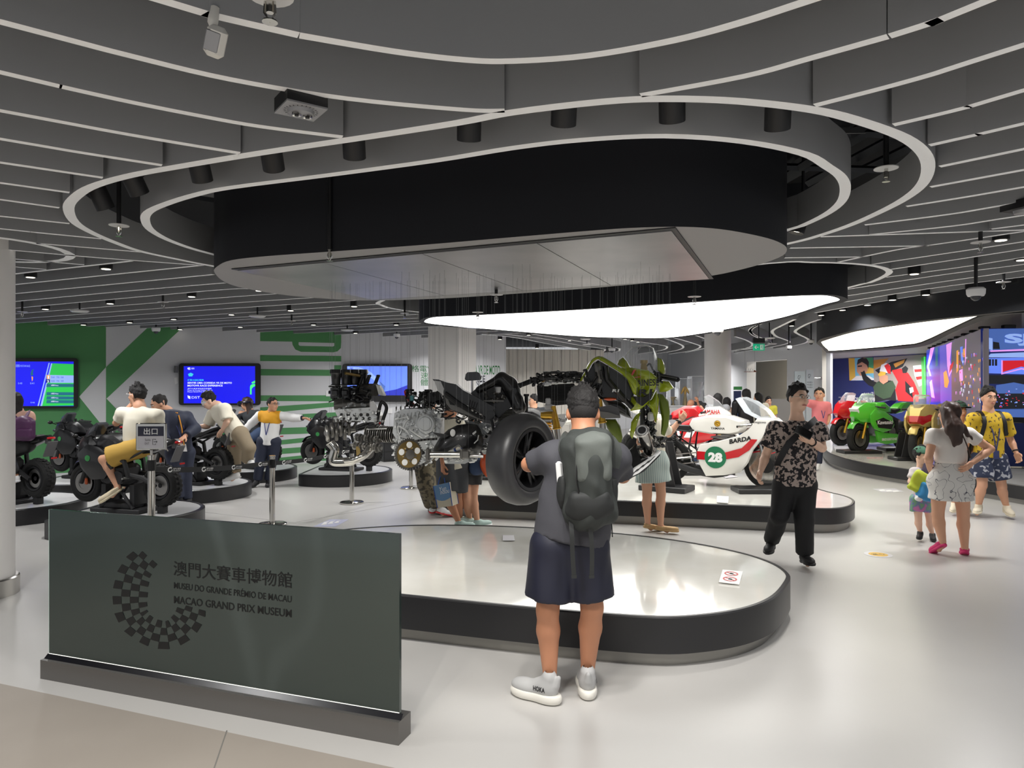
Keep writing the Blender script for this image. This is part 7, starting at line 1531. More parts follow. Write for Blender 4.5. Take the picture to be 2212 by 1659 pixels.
pb(t, 'black_chevron', 'ink_black', lambda mb: mb.prism([J(x,y,YL - .135) for x,y in [(1370,856),(1392,858),(1411,846),(1406,862),(1388,877),(1378,870)]],(0,.06,0)),smooth=0)
shell(t, 'left_ear', 'lime', [(1333,788,YL + .05),(1337,778,YL + .05),(1346,771,YL + .05),(1354,780,YL),(1362,794,YL - .02),(1350,797,YL)],.03); shell(t, 'right_ear', 'lime', [(1420,772,YL + .05),(1430,776,YL + .05),(1436,788,YL + .08),(1438,805,YL + .05),(1432,812,YL),(1421,800,YL)],.03)
pb(t, 'lettering', 'ink_black', lambda mb: (put_text(mb, 'AINESE', J(1375,834,YL - .125),(1,.06,.02),(0,0,1),.17,.05,bold=.02),put_text(mb, 'R1', J(1378,854,YL - .14),(1,.06,.03),(0,0,1),.1,.045,bold=.05,shear=.3)),smooth=0)
pb(t, 'red_stripe', 'red_paint', lambda mb: (mb.prism([J(x,y,YL - .125) for x,y in [(1362,812),(1368,800),(1374,798),(1366,812)]],(0,.04,0)),mb.prism([J(x,y,YL - .125) for x,y in [(1368,815),(1384,813),(1384,814.5),(1368,816.5)]],(0,.03,0))),smooth=0)
ws_ = [[(1351,772),(1362,790),(1376,797),(1396,800),(1412,802),(1418,786),(1419,772)],[(1356,762),(1366,770),(1378,776),(1394,778),(1406,776),(1414,768),(1417,762)],[(1366,750),(1372,752),(1380,755),(1392,756),(1402,754),(1409,751),(1412,752)],[(1375,747),(1379,746.5),(1385,746),(1391,746),(1397,747),(1402,748),(1405,749)]]
dep = [[.1,0,-.1,-.14,-.1,0,.1],[.12,.02,-.06,-.1,-.06,.02,.12],[.14,.06,0,-.03,0,.06,.14],[.15,.1,.07,.05,.07,.1,.15]]
mb = MB(); g = [[J(x,y,YL+d) for (x,y),d in zip(r,dr)] for r,dr in zip(ws_,dep)]; mb.add([p for r in g for p in r],[(r*7+i,r*7+i+1,r*7+8+i,r*7+7+i) for r in range(3) for i in range(6)]); mb.build('windscreen', 'clear_screen', t,world=True,smooth=60)
pb(t, 'edge_highlight', 'raw_white', lambda mb: mb.tube([r_[0] for r_ in g]+g[3][1:] + [r_[6] for r_ in g[:3][::-1]],.0035,n=5)); pb(t, 'crease_highlight', 'raw_white', lambda mb: mb.tube(catmull([g[3][2],g[2][2],g[1][1],g[0][1]],n=4),.002,n=4))  # white tubes shaped as the highlights on the windscreen's rim and crease
pb(t, 'instrument_stalk', 'brass', lambda mb: (mb.cyl(J(1391,785,YL + .1),J(1391,800,YL + .1),.022,.03,n=12),mb.cyl(J(1391,778,YL + .1),J(1391,785,YL + .1),.03,n=14)))
shell(t, 'right_wing', 'lime', [(1418,820,YL),(1428,822,YL - .05),(1446,824,YL - .08),(1456,838,YL - .1),(1440,846,YL - .06),(1424,848,YL)],.04); shell(t, 'right_leg', 'lime_dark', [(1420,850,YL),(1432,852,YL),(1444,866,YL),(1447,890,YL),(1444,920,YL + .02),(1436,942,YL + .02),(1428,938,YL),(1430,905,YL),(1424,875,YL)],.04)
shell(t, 'centre_leg', 'lime', [(1396,872,YL),(1408,862,YL),(1418,842,YL),(1424,862,YL - .02),(1422,885,YL - .02),(1418,915,YL),(1410,900,YL),(1406,884,YL)],.04); shell(t, 'left_leg', 'lime', [(1384,890,YL),(1374,896,YL),(1364,912,YL),(1361,940,YL + .02),(1366,948,YL + .02),(1372,930,YL),(1380,905,YL)],.03)
pb(t, 'inner_bracket', 'bike_black', lambda mb: (bits(mb,1390,1412,880,940,YL + .08,40,.015,.05,.06),mb.tube([J(1388,875,YL + .05),J(1388,935,YL + .05)],.02,n=8),mb.tube([J(1405,890,YL + .1),J(1412,940,YL + .1)],.016,n=8)))
pb(t, 'reservoir', 'pearl', lambda mb: mb.rbox(J(1406,900,YL),(.045,.05,.07),.012)); wires(t,[(1346,771,YL),(1372,795,YL),(1389,746,YL + .05),(1410,806,YL),(1432,776,YL),(1446,824,YL - .08),(1366,912,YL)])
t = hung('right_handlebar', 'black right-hand grip and brake lever on the lime fairing', 1440,822,YL + .05)
pb(t, 'grip', 'rubber', lambda mb: (mb.cyl(J(1428,812,YL),J(1464,820,YL - .12),.018,.02,n=12),mb.cyl(J(1463,819.5,YL - .12),J(1467,821,YL - .13),.012,n=10))); pb(t, 'brake_lever', 'bike_black', lambda mb: mb.tube(catmull([J(1420,820,YL - .05),J(1424,812,YL - .1),J(1440,812,YL - .16),J(1462,817,YL - .2)],n=4),.007,n=6)); pb(t, 'control_pod', 'black', lambda mb: (mb.rbox(J(1420,812,YL),(.06,.06,.06),.014),bits(mb,1412,1432,804,826,YL - .03,14,.012,.026,.04),mb.tube(catmull([J(1398,790,YL + .05),J(1404,786,YL),J(1410,798,YL),J(1418,806,YL)],n=4),.007,n=6))); wires(t,[(1420,806,YL),(1448,815,YL - .06)])
t = hung('side_fairing', 'lime-edged black side fairing frame jutting up left of the lime nose', 1300,880,YL - .1)
edge_ = [(1257,832,.12),(1255,822,.12),(1264,806,.1),(1276,784,.05),(1290,773,.02),(1302,776,0),(1330,793,-.03),(1356,811,-.06),(1370,826,-.08),(1376,836,-.08)]
shell(t, 'inner_panel', 'satin_black', [(1262,828,YL + .06),(1266,812,YL + .05),(1280,786,YL),(1292,778,YL),(1330,800,YL),(1352,815,YL),(1372,838,YL),(1366,868,YL),(1352,872,YL),(1330,864,YL),(1298,862,YL),(1280,846,YL + .02)],-.04)
pb(t, 'lime_rim', 'lime', lambda mb: mb.tube(catmull([J(x,y,YL - .08+d) for x,y,d in edge_],n=5),[.016] * 12 + [.018] * 12 + [.022] * 10 + [.03] * 12,n=8,flat=.6)); shell(t, 'lime_wedge', 'lime', [(1352,808,YL - .13),(1368,818,YL - .15),(1377,834,YL - .15),(1374,854,YL - .14),(1368,850,YL - .13),(1358,826,YL - .13)],.03)
pb(t, 'inner_cable', 'hose_black', lambda mb: pipes(mb,1262,1300,800,850,YL - .06,14,.007)); shell(t, 'grey_insert', 'cast_dark', [(1283,782,YL - .07),(1298,788,YL - .07),(1304,812,YL - .06),(1300,830,YL - .06),(1290,826,YL - .06),(1284,800,YL - .07)],.015)
pb(t, 'strut', 'bike_black', lambda mb: (mb.tube([J(1308,790,YL - .06),J(1312,820,YL - .06),J(1340,852,YL - .06),J(1366,880,YL - .05)],.022,n=8),mb.tube([J(1300,830,YL - .06),J(1285,860,YL - .05)],.014,n=6))); pb(t, 'white_mark', 'ink_white', lambda mb: put_text(mb, 'R1', J(1322,847,YL - .1),(1,0,0),(0,0,1),.05,.022,bold=.04,shear=.3),smooth=0)
wires(t,[(1258,822,YL),(1276,784,YL),(1296,773,YL),(1330,793,YL),(1362,815,YL)])
t = hung('black_cowling', 'tall black inner cowling with an orange lamp, right of the man\'s head', 1330,890,YL + .12)
shell(t, 'cowl', 'satin_black', [(1300,862,YL + .1),(1340,866,YL + .1),(1358,880,YL + .1),(1366,905,YL + .1),(1350,900,YL + .12),(1310,880,YL + .12)],.04); pb(t, 'lamp', 'orange_paint', lambda mb: mb.ell(J(1318,862,YL + .0),(.05,.02,.012))); wires(t,[(1302,862,YL + .1),(1342,866,YL + .1),(1360,884,YL + .1)])
t = hung('winglet', 'folded grey winglet plate right of the man\'s head', 1310,904,YL - .15)
for nm,pl in (('upper_plane', [(1291,880),(1320,875),(1336,881),(1340,899),(1316,891),(1293,888)]),('lower_plane', [(1293,888),(1316,891),(1340,899),(1340,903),(1304,904),(1299,902)])): pb(t,nm, 'cast_dark' if nm[0] == 'l' else 'pad_grey', lambda mb: mb.prism([J(x,y,YL - .15+(.03 if nm[0] == 'u' else 0)) for x,y in pl],(0,.02,0)))
wires(t,[(1296,880,YL - .15),(1334,880,YL - .15)])
t = hung('lime_under_panel', 'dark lime lower panel hanging behind the grey winglet', 1320,945,YL + .1)
shell(t, 'panel', 'lime_dark', [(1305,905,YL + .1),(1330,905,YL + .1),(1340,920,YL + .1),(1345,945,YL + .12),(1340,965,YL + .14),(1325,945,YL + .1),(1312,925,YL + .1)],.04); wires(t,[(1312,905,YL + .1),(1336,915,YL + .1)])
t = hung('muffler', 'short polished steel muffler pointing at the viewer, under the lime fairing', 1395,985,YL - .45)
a,b = J(1387,931,YL - .62),J(1404,978,YL - .35)
d_ = (b-a).normalized(); pb(t, 'can', 'chrome', lambda mb: mb.cyl(a,b,.046,.04,n=28)); pb(t, 'end_ring', 'steel', lambda mb: mb.torus(a,.04,.009,axis=d_,n=28,m=8)); pb(t, 'outlet', 'black', lambda mb: mb.cyl(a-d_ * .012,a-d_ * .003,.032,n=24)); pb(t, 'outlet_ring', 'cast_alu', lambda mb: mb.torus(a-d_ * .012,.032,.005,axis=d_,n=24,m=6)); pb(t, 'band', 'steel', lambda mb: mb.torus(b-d_ * .02,.042,.005,axis=d_,n=24,m=6)); wires(t,[(1384,920,YL - .6),(1403,968,YL - .38)])
t = hung('belly_pan', 'black belly pan with white streaked graphics, low behind the man\'s elbow', 1385,1040,YL - .4)
shell(t, 'pan_side', 'satin_black', [(1348,985,YL - .3),(1372,960,YL - .3),(1380,985,YL - .3),(1410,990,YL - .4),(1428,972,YL - .45),(1425,985,YL - .45),(1392,1018,YL - .5),(1350,1040,YL - .5),(1346,1010,YL - .4)],.03)
pb(t, 'white_graphic', 'ink_white', lambda mb: (mb.prism([J(x,y,YL - .56) for x,y in [(1352,1036),(1372,1012),(1398,996),(1428,974),(1426,980),(1400,1006),(1380,1022)]],(0,.05,0)),),smooth=0); pb(t, 'black_streak', 'ink_black', lambda mb: [mb.prism([J(x+i*12,y-i*9,YL - .565) for x,y in [(1362,1028),(1376,1014),(1380,1012),(1366,1026)]],(0,.004,0)) for i in range(4)],smooth=0)
pb(t, 'clutter', 'cast_dark', lambda mb: bits(mb,1372,1420,950,985,YL - .3,26,.012,.035)); wires(t,[(1352,985,YL - .3),(1376,960,YL - .3),(1424,974,YL - .45)])
t = hung('foot_peg', 'black foot peg bracket to the right of the muffler', 1430,955,YL - .2)
pb(t, 'peg', 'bike_black', lambda mb: (mb.cyl(J(1414,946,YL - .2),J(1440,947,YL - .2),.014,n=10),bits(mb,1405,1436,940,965,YL - .2,20,.012,.03,.04))); wires(t,[(1418,942,YL - .2)])
# ================================================================ glass sign in front
def Msign():
    """dark glass with a vertically brushed film: lamps smear into upright streaks that wander with the wavy film"""
    m = M('sign_glass', (36,48,46),.1); nt = m.node_tree; b = nt.nodes['Principled BSDF']; L = nt.links.new
    tg = nt.nodes.new('ShaderNodeTangent'); tg.direction_type = 'UV_MAP'; tg.uv_map = 'uv'
    gl = nt.nodes.new('ShaderNodeBsdfAnisotropic'); gl.inputs['Roughness'].default_value = SIGN[0]; gl.inputs['Anisotropy'].default_value = SIGN[1]; gl.inputs['Color'].default_value = (.88,1,.96,1); L(tg.outputs[0],gl.inputs['Tangent'])
    tc = nt.nodes.new('ShaderNodeTexCoord'); mp = nt.nodes.new('ShaderNodeMapping'); mp.inputs['Scale'].default_value = (1,1,1)
    n = nt.nodes.new('ShaderNodeTexNoise'); n.inputs['Scale'].default_value = 1.7; n.inputs['Detail'].default_value = 0
    bp_ = nt.nodes.new('ShaderNodeBump'); bp_.inputs['Strength'].default_value = 1; bp_.inputs['Distance'].default_value = SIGN[2]
    L(tc.outputs['Object'],mp.inputs['Vector']); L(mp.outputs['Vector'],n.inputs['Vector']); L(n.outputs['Fac'],bp_.inputs['Height']); L(bp_.outputs['Normal'],gl.inputs['Normal'])
    mx = nt.nodes.new('ShaderNodeMixShader'); mx.inputs['Fac'].default_value = SIGN[3]; L(b.outputs[0],mx.inputs[1]); L(gl.outputs[0],mx.inputs[2]); L(mx.outputs[0],nt.nodes['Material Output'].inputs['Surface'])
    return m
SIGN = (.12,.88,-.045,.07)
Msign(); M('sign_ink', (10,11,12),.5); M('sign_ghost', (44,55,52),.12); M('sign_base', (120,118,116),.36,.8); M('sign_lip', (10,10,16),.3); M('led_line', (250,248,240),.4,emit=.9)
gA,gB = P(87,1466,0),P(861,1611,0); gd = (gB-gA).normalized(); gn = V((gd.y,-gd.x,0)); gL = (gB-gA).length
sg = thing('glass_sign', 'long dark green glass sign with a checkered emblem on a grey metal base', 'sign', (gA+gB) / 2)
def G(px,py,lift=0.0):
    """photo pixel on the front face of the glass (metres along the sign,height)"""
    d = V(((px-CX) / F,1,-(py-CY) / F)); o = V((0,0,H)); base = gA-gn * .045+gn*lift; t = (base-o).dot(gn) / d.dot(gn); return o+d*t
pb(sg, 'base', 'sign_base', lambda mb: mb.prism([gA,gB,gB+V((0,0,.105)),gA+V((0,0,.105))],-gn * .12),smooth=0)
e0,e1 = gA-gn * .045+gd * .01,gB-gn * .045-gd * .02
gp = pb(sg, 'glass_panel', 'sign_glass', lambda mb: mb.prism([e0+V((0,0,.105)),e1+V((0,0,.105)),e1+V((0,0,.955)),e0+V((0,0,.94))],-gn * .02),smooth=0)
uvl = gp.data.uv_layers.new(name='uv')
for lp in gp.data.loops: co = gp.data.vertices[lp.vertex_index].co; uvl.data[lp.index].uv = (co.dot(gd),co.z)
pb(sg, 'polished_edge', 'glass_edge', lambda mb: (mb.prism([e0+V((0,0,.105))-gd * .003,e0+V((0,0,.105)),e0+V((0,0,.94)),e0+V((0,0,.94))-gd * .003],-gn * .02)),smooth=0)
pb(sg, 'seal_strip', 'sign_lip', lambda mb: mb.prism([gA+gn * -.02+V((0,0,.104)),gB-gn * .02+V((0,0,.104)),gB-gn * .044+V((0,0,.125)),gA-gn * .044+V((0,0,.125))],-gn * .004),smooth=0)
pb(sg, 'bright_edge_line', 'led_line', lambda mb: mb.prism([e0+gn * .001+V((0,0,.126)),e1+gn * .001+V((0,0,.126)),e1+gn * .001+V((0,0,.129)),e0+gn * .001+V((0,0,.129))],gn * .001),smooth=0)
def gtext(name,txt,tl,bl,br,bold,mat='sign_ink', shear=0.0,lift=.0015):
    a,b,c = G(*bl),G(*br),G(*tl); u = (b-a); w_ = u.length; h_ = (c-a).length; o = pb(sg,name,mat,lambda mb: put_text(mb,txt,a+gn*lift,u,V((0,0,1)),w_,h_,bold=bold,shear=shear),smooth=0); return o
# inked words and emblem on the front of the glass
for ghost,(dx,dy),mt,lf in ((0,(0,0), 'sign_ink', .0016),):
    gtext('sign_characters', '澳門大賽車博物館', (375+dx,1211+dy),(375+dx,1243+dy),(631+dx,1271+dy),.004,mt,lift=lf)
    gtext('sign_lettering', 'MUSEU DO GRANDE PRÉMIO DE MACAU', (376+dx,1254+dy),(376+dx,1271+dy),(630+dx,1302+dy),.008,mt,lift=lf)
    gtext('sign_lettering', 'MACAO GRAND PRIX MUSEUM', (376+dx,1287+dy),(376+dx,1303+dy),(630+dx,1334+dy),.012,mt,lift=lf)
    # checkered hook: rows across a strip that bends from the top round to the lower right
    spine = [(318,1200,40,6),(300,1222,46,10),(288,1246,50,14),(282,1275,52,16),(281,1303,50,16),(287,1331,46,16),(304,1352,42,14),(330,1367,42,12),(362,1372,42,14),(390,1358,44,18),(408,1335,44,20),(416,1312,40,20)]
    sp = [V((x+dx,y+dy,0)) for x,y,_,_ in spine]; wd_ = [w_ for _,_,w_,_ in spine]; fine = catmull(sp,n=2); nw = len(fine)
    wf_ = [wd_[min(int(i/2),len(wd_)-1)] for i in range(nw)]
    cols = 4
    for i in range(nw-1):
        t_ = (fine[min(i+1,nw-1)]-fine[max(i-1,0)]).normalized(); n_ = V((-t_.y,t_.x,0)); t2 = (fine[min(i+2,nw-1)]-fine[i]).normalized(); n2 = V((-t2.y,t2.x,0))
        for j in range(cols):
            if (i+j) % 2: continue
            f0,f1 = j/cols - .5,(j+1) / cols - .5
            pts = [fine[i]+n_*wf_[i] * f0*1.45,fine[i]+n_*wf_[i] * f1*1.45,fine[i+1]+n2*wf_[i+1] * f1*1.45,fine[i+1]+n2*wf_[i+1] * f0*1.45]
            mb = MB(); ps = [G(p.x,p.y)+gn*lf for p in pts]; mb.add(ps,[(0,1,2,3)]); mb.build('emblem_check', mt,sg,world=True,smooth=0)
# ================================================================ television screens
def Mscreen(name,rgb,e=1.0): return M(name,rgb,.25,emit=e)
Mscreen('scr_blue', (22,24,226),.9); Mscreen('scr_white', (225,232,255),.9); Mscreen('scr_cyan', (60,210,230),.8); Mscreen('scr_green', (44,190,80),.8); Mscreen('scr_lime', (70,240,130),.9); Mscreen('scr_sky', (96,128,236),.9); Mscreen('scr_teal', (30,104,130),.7); Mscreen('scr_pale', (146,176,240),.8); Mscreen('scr_orange', (236,160,60),.8); Mscreen('scr_deep', (40,50,170),.8); Mscreen('scr_red', (206,24,40),.8); Mscreen('scr_navy', (26,36,92),.7); Mscreen('scr_pink', (226,150,232),.9); Mscreen('scr_violet', (92,82,196),.8); Mscreen('scr_dark', (24,26,34),.5); Mscreen('scr_grey', (104,98,104),.55); Mscreen('scr_steel', (70,100,170),.8)
def tv(name,label,x0,y0,x1,y1,sx0,sy0,sx1,sy1):
    r = thing(name,label, 'screen', W((x0+x1) / 2,(y1),0),group='wall screens of the simulator area')
    def rr(mb):
        k = 6; pts = []
        for (cx_,cy_,a0) in ((x0+k,y0+k,180),(x1-k,y0+k,270),(x1-k,y1-k,0),(x0+k,y1-k,90)):
            for q_ in range(5): a = R(a0+q_*22.5); pts.append(W(cx_+k*math.cos(a),cy_+k*math.sin(a),.004))
        mb.prism(pts,WN * .07)
    pb(r, 'bezel', 'black', rr,smooth=30)
    def lay(n,pts,mat,l): pb(r,n,mat,lambda mb: mb.add([W(x,y,.0755+l) for x,y in pts],[tuple(range(len(pts)))]),smooth=0)
    lay('picture', [(sx0,sy0),(sx1,sy0),(sx1,sy1),(sx0,sy1)], 'scr_blue' if 'sky' not in label else 'scr_sky', 0)
    def tx(n,txt,xa,xb,yt,yb,mat,bold=.0,l=.001):
        a,b,c = W(xa,yb,.0755+l),W(xb,yb,.0755+l),W(xa,yt,.0755+l); pb(r,n,mat,lambda mb: put_text(mb,txt,a,WD,(0,0,1),(b-a).length,(c-a).length,bold=bold),smooth=0)
    return r,lay,tx
r,lay,tx = tv('wall_screen', 'wall screen with white words on bright blue, in the middle of the simulator wall', 386,785,562,875,397,791,551,871)
tx('caption', '格電VR速感體驗', 405,440,819,823, 'scr_cyan', .02); tx('caption', 'SENTIR UMA CORRIDA VR DE MOTO', 405,501,825,829, 'scr_white', .03); tx('caption', 'MOTOVR RACE EXPERIENCE', 405,481,831,835, 'scr_white', .03)
tx('small_print', '澳門大賽車博物館互動體驗', 405,457,838,840.5, 'scr_white'); tx('small_print', 'Museu do Grande Prémio de Macau', 405,459,841.5,844, 'scr_white'); tx('small_print', 'Macao Grand Prix Museum', 405,453,845,847.5, 'scr_white')
tx('small_print', 'DST', 414,432,856,861, 'scr_white'); lay('mark', [(405,854),(411,856),(411,862),(406,860)], 'scr_white', .001); lay('mark', [(405,794.5),(409,793.5),(412,795),(409,796),(412,798),(408,799),(405,797)], 'scr_white', .001); tx('small_print', '大賽車', 412,420,794,798, 'scr_white')
lay('mark', [(406,808),(412,805),(418,808),(415,813),(408,813)], 'scr_cyan', .001); arc = [(540,852)] + [(546-6*math.cos(a),836-6*math.sin(a) * 1.0) for a in (0,.4,.8,1.2)] + [(551,829),(551,834),(547,836),(543.5,840),(543.5,852)]; lay('green_arc', arc, 'scr_lime', .001); lay('green_arc', [(543,826),(551,822),(551,827),(545,829)], 'scr_lime', .001)
r,lay,tx = tv('wall_screen', 'wall screen showing a race chart in blue and green, on the solid green wall', -60,774,169,882,-48,781,159,877)
lay('diagonal_bar', [(105,784),(107.5,784),(84,877),(81,877)], 'scr_pale', .001); lay('diagonal_bar', [(110,785),(113,785),(91,877),(87,877)], 'scr_pale', .001); lay('green_field', [(113,785),(159,786.5),(159,876),(91,877)], 'scr_green', .0008)
lay('score_band', [(104,810),(159,811),(159,827),(103,827)], 'scr_pale', .002); lay('score_badge', [(101,810),(108,810),(108,818.5),(100.5,818.5)], 'scr_orange', .0025); lay('score_badge', [(100,819.5),(108,819.5),(108,827),(99.5,827)], 'scr_navy', .0025)
for y in (829,847,856,864): lay('table_row', [(101,y),(159,y + .5),(159,y+7),(100,y+7)], 'scr_teal', .002); tx('small_print', '大賽車 Macau', 110,126,y+1.5,y+5, 'scr_white', l=.003)
tx('score', '1', 103,106,811.5,817.5, 'scr_white', .03,.004); tx('score', '2', 101.5,106,821,826, 'scr_white', .03,.004); tx('score', '0:41  7:0:  0:8', 111,137,813,817, 'scr_deep', l=.003); tx('score', '0:41  7:0:  0:8', 111,137,821,825, 'scr_deep', l=.003)
tx('score', '0:40', 39,48,826,830, 'scr_pale'); tx('score', '0:41', 65,74,826,830, 'scr_pale'); tx('score', '0:46', 66,75,868,871, 'scr_pale'); tx('caption', '格電VR速感體驗 MOTOVR RACE', 21,65,787,793, 'scr_pale'); lay('chart_mark', [(67,803),(69,799),(73,797.5),(71,804),(72,810),(68,812),(66,808)], 'scr_teal', .002); lay('chart_mark', [(68,813),(71.5,814),(71,820),(69,824)], 'scr_orange', .002)
r,lay,tx = tv('wall_screen', 'wall screen with a sky blue picture and dark curves, behind the hanging engine', 739,786,888,868,750,791,880,854)
lay('white_curve', [(750,792),(775,793),(800,803),(816,818),(826,836),(820,836),(806,820),(790,806),(770,798),(750,796)], 'scr_pale', .001); lay('dark_wedge', [(880,832),(880,854),(806,854),(830,846),(856,841)], 'scr_deep', .001); lay('mark', [(757,794),(763,793),(763,797),(758,798)], 'scr_deep', .001); lay('dark_streak', [(816,820),(832,834),(830,846),(818,838)], 'scr_steel', .001)
# small wall speaker/camera left of the middle screen
p = W(380,797,.07); t = thing('wall_camera', 'small grey camera on the wall left of the middle screen', 'camera', W(380,806,0)); pb(t, 'body', 'pad_grey', lambda mb: mb.cyl(p-V((0,0,.07)),p+V((0,0,.06)),.035,.028,n=14)); pb(t, 'bracket', 'steel', lambda mb: mb.tube([p+V((0,0,.05)),W(382,792,.0)],.01,n=6)); pb(t, 'cover_plate', 'white', lambda mb: mb.prism([W(376,816,.001),W(383,815,.001),W(384,828,.001),W(378,830,.001)],WN * .02))
# equipment racks under the third screen
M('rack_black', (22,22,23),.5)
for i,(px,w_,h_) in enumerate(((838,.34,.62),(880,.40,.60))):
    bs = W(px,1000,.45); r = thing('equipment_rack', ('left' if i == 0 else 'right') + ' black equipment rack by the wall under the sky blue screen', 'rack', (bs.x,bs.y,0),math.atan2(WD.y,WD.x)); prt(r, 'housing', 'rack_black', lambda mb: mb.rbox((0,0,h_/2),(w_,.45,h_),.01)); 
    for k in range(3): prt(r, 'drawer_front', 'bike_matt', lambda mb: mb.box((0,-.228,.12+k * .18),(w_ * .9,.008,.15)),smooth=0); prt(r, 'label_plate', 'white', lambda mb: mb.box((.06,-.235,.14+k * .18),(.12,.004,.03)),smooth=0)
# ================================================================ stanchions and belts
M('belt', (30,31,34),.7)
def stanchion(name,label,px,py,h=.92,Y=None):
    p = P(px,py,0) if Y is None else V((J(px,0,Y).x,Y,0)); r = thing(name,label, 'stanchion', p,group='chrome barrier posts')
    prt(r, 'base_disc', 'chrome', lambda mb: mb.lathe((0,0,0),[(.0,.0),(.16,.0),(.165,.006),(.165,.018),(.15,.026),(.03,.034),(.0,.034)],n=36)); prt(r, 'post', 'chrome', lambda mb: mb.cyl((0,0,.03),(0,0,h),.032,n=20)); prt(r, 'belt_head', 'black', lambda mb: (mb.cyl((0,0,h - .13),(0,0,h - .03),.036,n=20),mb.box((0,0,h - .08),(.075,.03,.07)))); prt(r, 'cap', 'chrome', lambda mb: mb.cyl((0,0,h),(0,0,h + .014),.036,n=20)); return r,p
s1,p1 = stanchion('barrier_post', 'chrome barrier post carrying the exit sign, behind the left part of the glass sign', 327,1160,.98,Y=6.55)
s2,p2 = stanchion('barrier_post', 'chrome barrier post right of the exit sign, in front of the attendant', 588,1134,.80); s3,p3 = stanchion('barrier_post', 'chrome barrier post under the hanging exhaust pipe', 760,1087,.82); s4,p4 = stanchion('barrier_post', 'chrome barrier post left of the patterned trousers', 888,1055,.82)
for lb,(a,ha),(b,hb) in (('black barrier belt with white emblems between the exit sign post and the next post', (p1,.86),(p2,.73)),('black barrier belt with white emblems between the second post and the post under the exhaust', (p2,.72),(p3,.74)),('dark blue belt end hanging down from the fourth barrier post', (p4,.74),(p4+V((.28,.35,0)),.25))):
    bl = thing('barrier_belt', lb, 'belt', a+V((0,0,ha))); A0,B0 = a+V((0,0,ha)),b+V((0,0,hb)); d = (B0-A0).normalized(); pth = [A0.lerp(B0,k/8)-V((0,0,.03*math.sin(math.pi*k/8))) for k in range(9)]
    side = V((d.y,-d.x,0)).normalized(); pb(bl, 'webbing', 'belt' if 'blue' not in lb else 'strap_blue', lambda mb: mb.strip([p+d*(.035 if i == 0 else -.035 if i == 8 else 0) for i,p in enumerate(pth)],.052 if 'blue' not in lb else .03,.003,up=side),smooth=0)
    if 'blue' in lb: continue
    L_ = (B0-A0).length; nmk = 4
    for k in range(nmk):
        c = pth[0].lerp(pth[8],(k + .5) / nmk)-V((0,0,.03*math.sin(math.pi*(k + .5) / nmk))); pb(bl, 'emblem', 'ink_white', lambda mb: (mb.strip([c+side * .003+d*x+V((0,0,z)) for x,z in ((.022,.016),(0,.02),(-.02,.012),(-.026,0),(-.02,-.014),(0,-.02),(.022,-.012),(.024,0))],.012,.001,up=side),put_text(mb, '澳門大賽車', c+side * .003+d * .04-V((0,0,.004)),d,(0,0,1),.1,.018),put_text(mb, 'MUSEUM', c+side * .003+d * .04-V((0,0,.018)),d,(0,0,1),.09,.01)),smooth=0)
# exit sign on the first post
es = thing('exit_sign', 'chrome framed exit sign 出口 on the barrier post', 'sign', p1+V((0,0,.98)),.06)
M('sign_navy', (42,44,66),.3); M('sign_white', (214,212,218),.3)
prt(es, 'stem', 'chrome', lambda mb: mb.cyl((0,0,0),(0,0,.06),.012,n=12)); prt(es, 'frame', 'chrome', lambda mb: (mb.rbox((0,0,.185),(.275,.022,.25),.008),mb.tube([(.138,0,.07),(.15,0,.05)],.006,n=6))); prt(es, 'upper_panel', 'sign_navy', lambda mb: mb.box((0,-.0125,.235),(.23,.003,.09)),smooth=0); prt(es, 'lower_panel', 'sign_white', lambda mb: mb.box((0,-.0125,.135),(.23,.003,.11)),smooth=0)
prt(es, 'characters', 'ink_white', lambda mb: put_text(mb, '出口', (-.062,-.0145,.203),(1,0,0),(0,0,1),.124,.062,bold=.015),smooth=0); prt(es, 'lettering', 'ink_black', lambda mb: (put_text(mb, 'Saída', (-.052,-.0145,.145),(1,0,0),(0,0,1),.05,.022),put_text(mb, 'EXIT', (-.052,-.0145,.112),(1,0,0),(0,0,1),.04,.02)),smooth=0)
prt(es, 'door_symbol', 'ink_black', lambda mb: (mb.tube([(.045,-.0145,.155),(.045,-.0145,.162),(.018,-.0145,.162),(.018,-.0145,.112),(.045,-.0145,.112),(.045,-.0145,.122)],.0022,n=4),mb.tube([(.028,-.0145,.137),(.058,-.0145,.137)],.0022,n=4),mb.tube([(.05,-.0145,.145),(.058,-.0145,.137),(.05,-.0145,.129)],.0022,n=4)),smooth=0)
# ================================================================ floor stickers and small signs on the platforms
M('sticker_lilac', (186,188,212),.5); M('sticker_yellow', (224,178,60),.5); M('sign_red', (200,40,44),.4)
def floorpoly(mb,pts,z): mb.prism([P(x,y,z) for x,y in pts],(0,0,.001))
st = thing('floor_sticker', 'lilac floor sticker with white chevrons behind the white platform', 'floor sticker', P(715,1130,0)); pb(st, 'base', 'sticker_lilac', lambda mb: floorpoly(mb,[(676,1138),(712,1122),(754,1122),(724,1138)],.001),smooth=0)
for k in range(3): pb(st, 'chevron', 'white', lambda mb: floorpoly(mb,[(693+14*k,1134.5-2.2*k),(700+14*k,1128-1.2*k),(712+13*k,1126-1.2*k),(705+13*k,1129.5-1.3*k),(707+13*k,1133-2*k)],.0025),smooth=0)
st = thing('floor_sticker', 'pale floor sticker with white chevrons on the open floor between the platforms', 'floor sticker', P(1912,1059,0)); pb(st, 'base', 'sign_white', lambda mb: floorpoly(mb,[(1884,1056),(1932,1055),(1953,1062),(1906,1063)],.001),smooth=0)
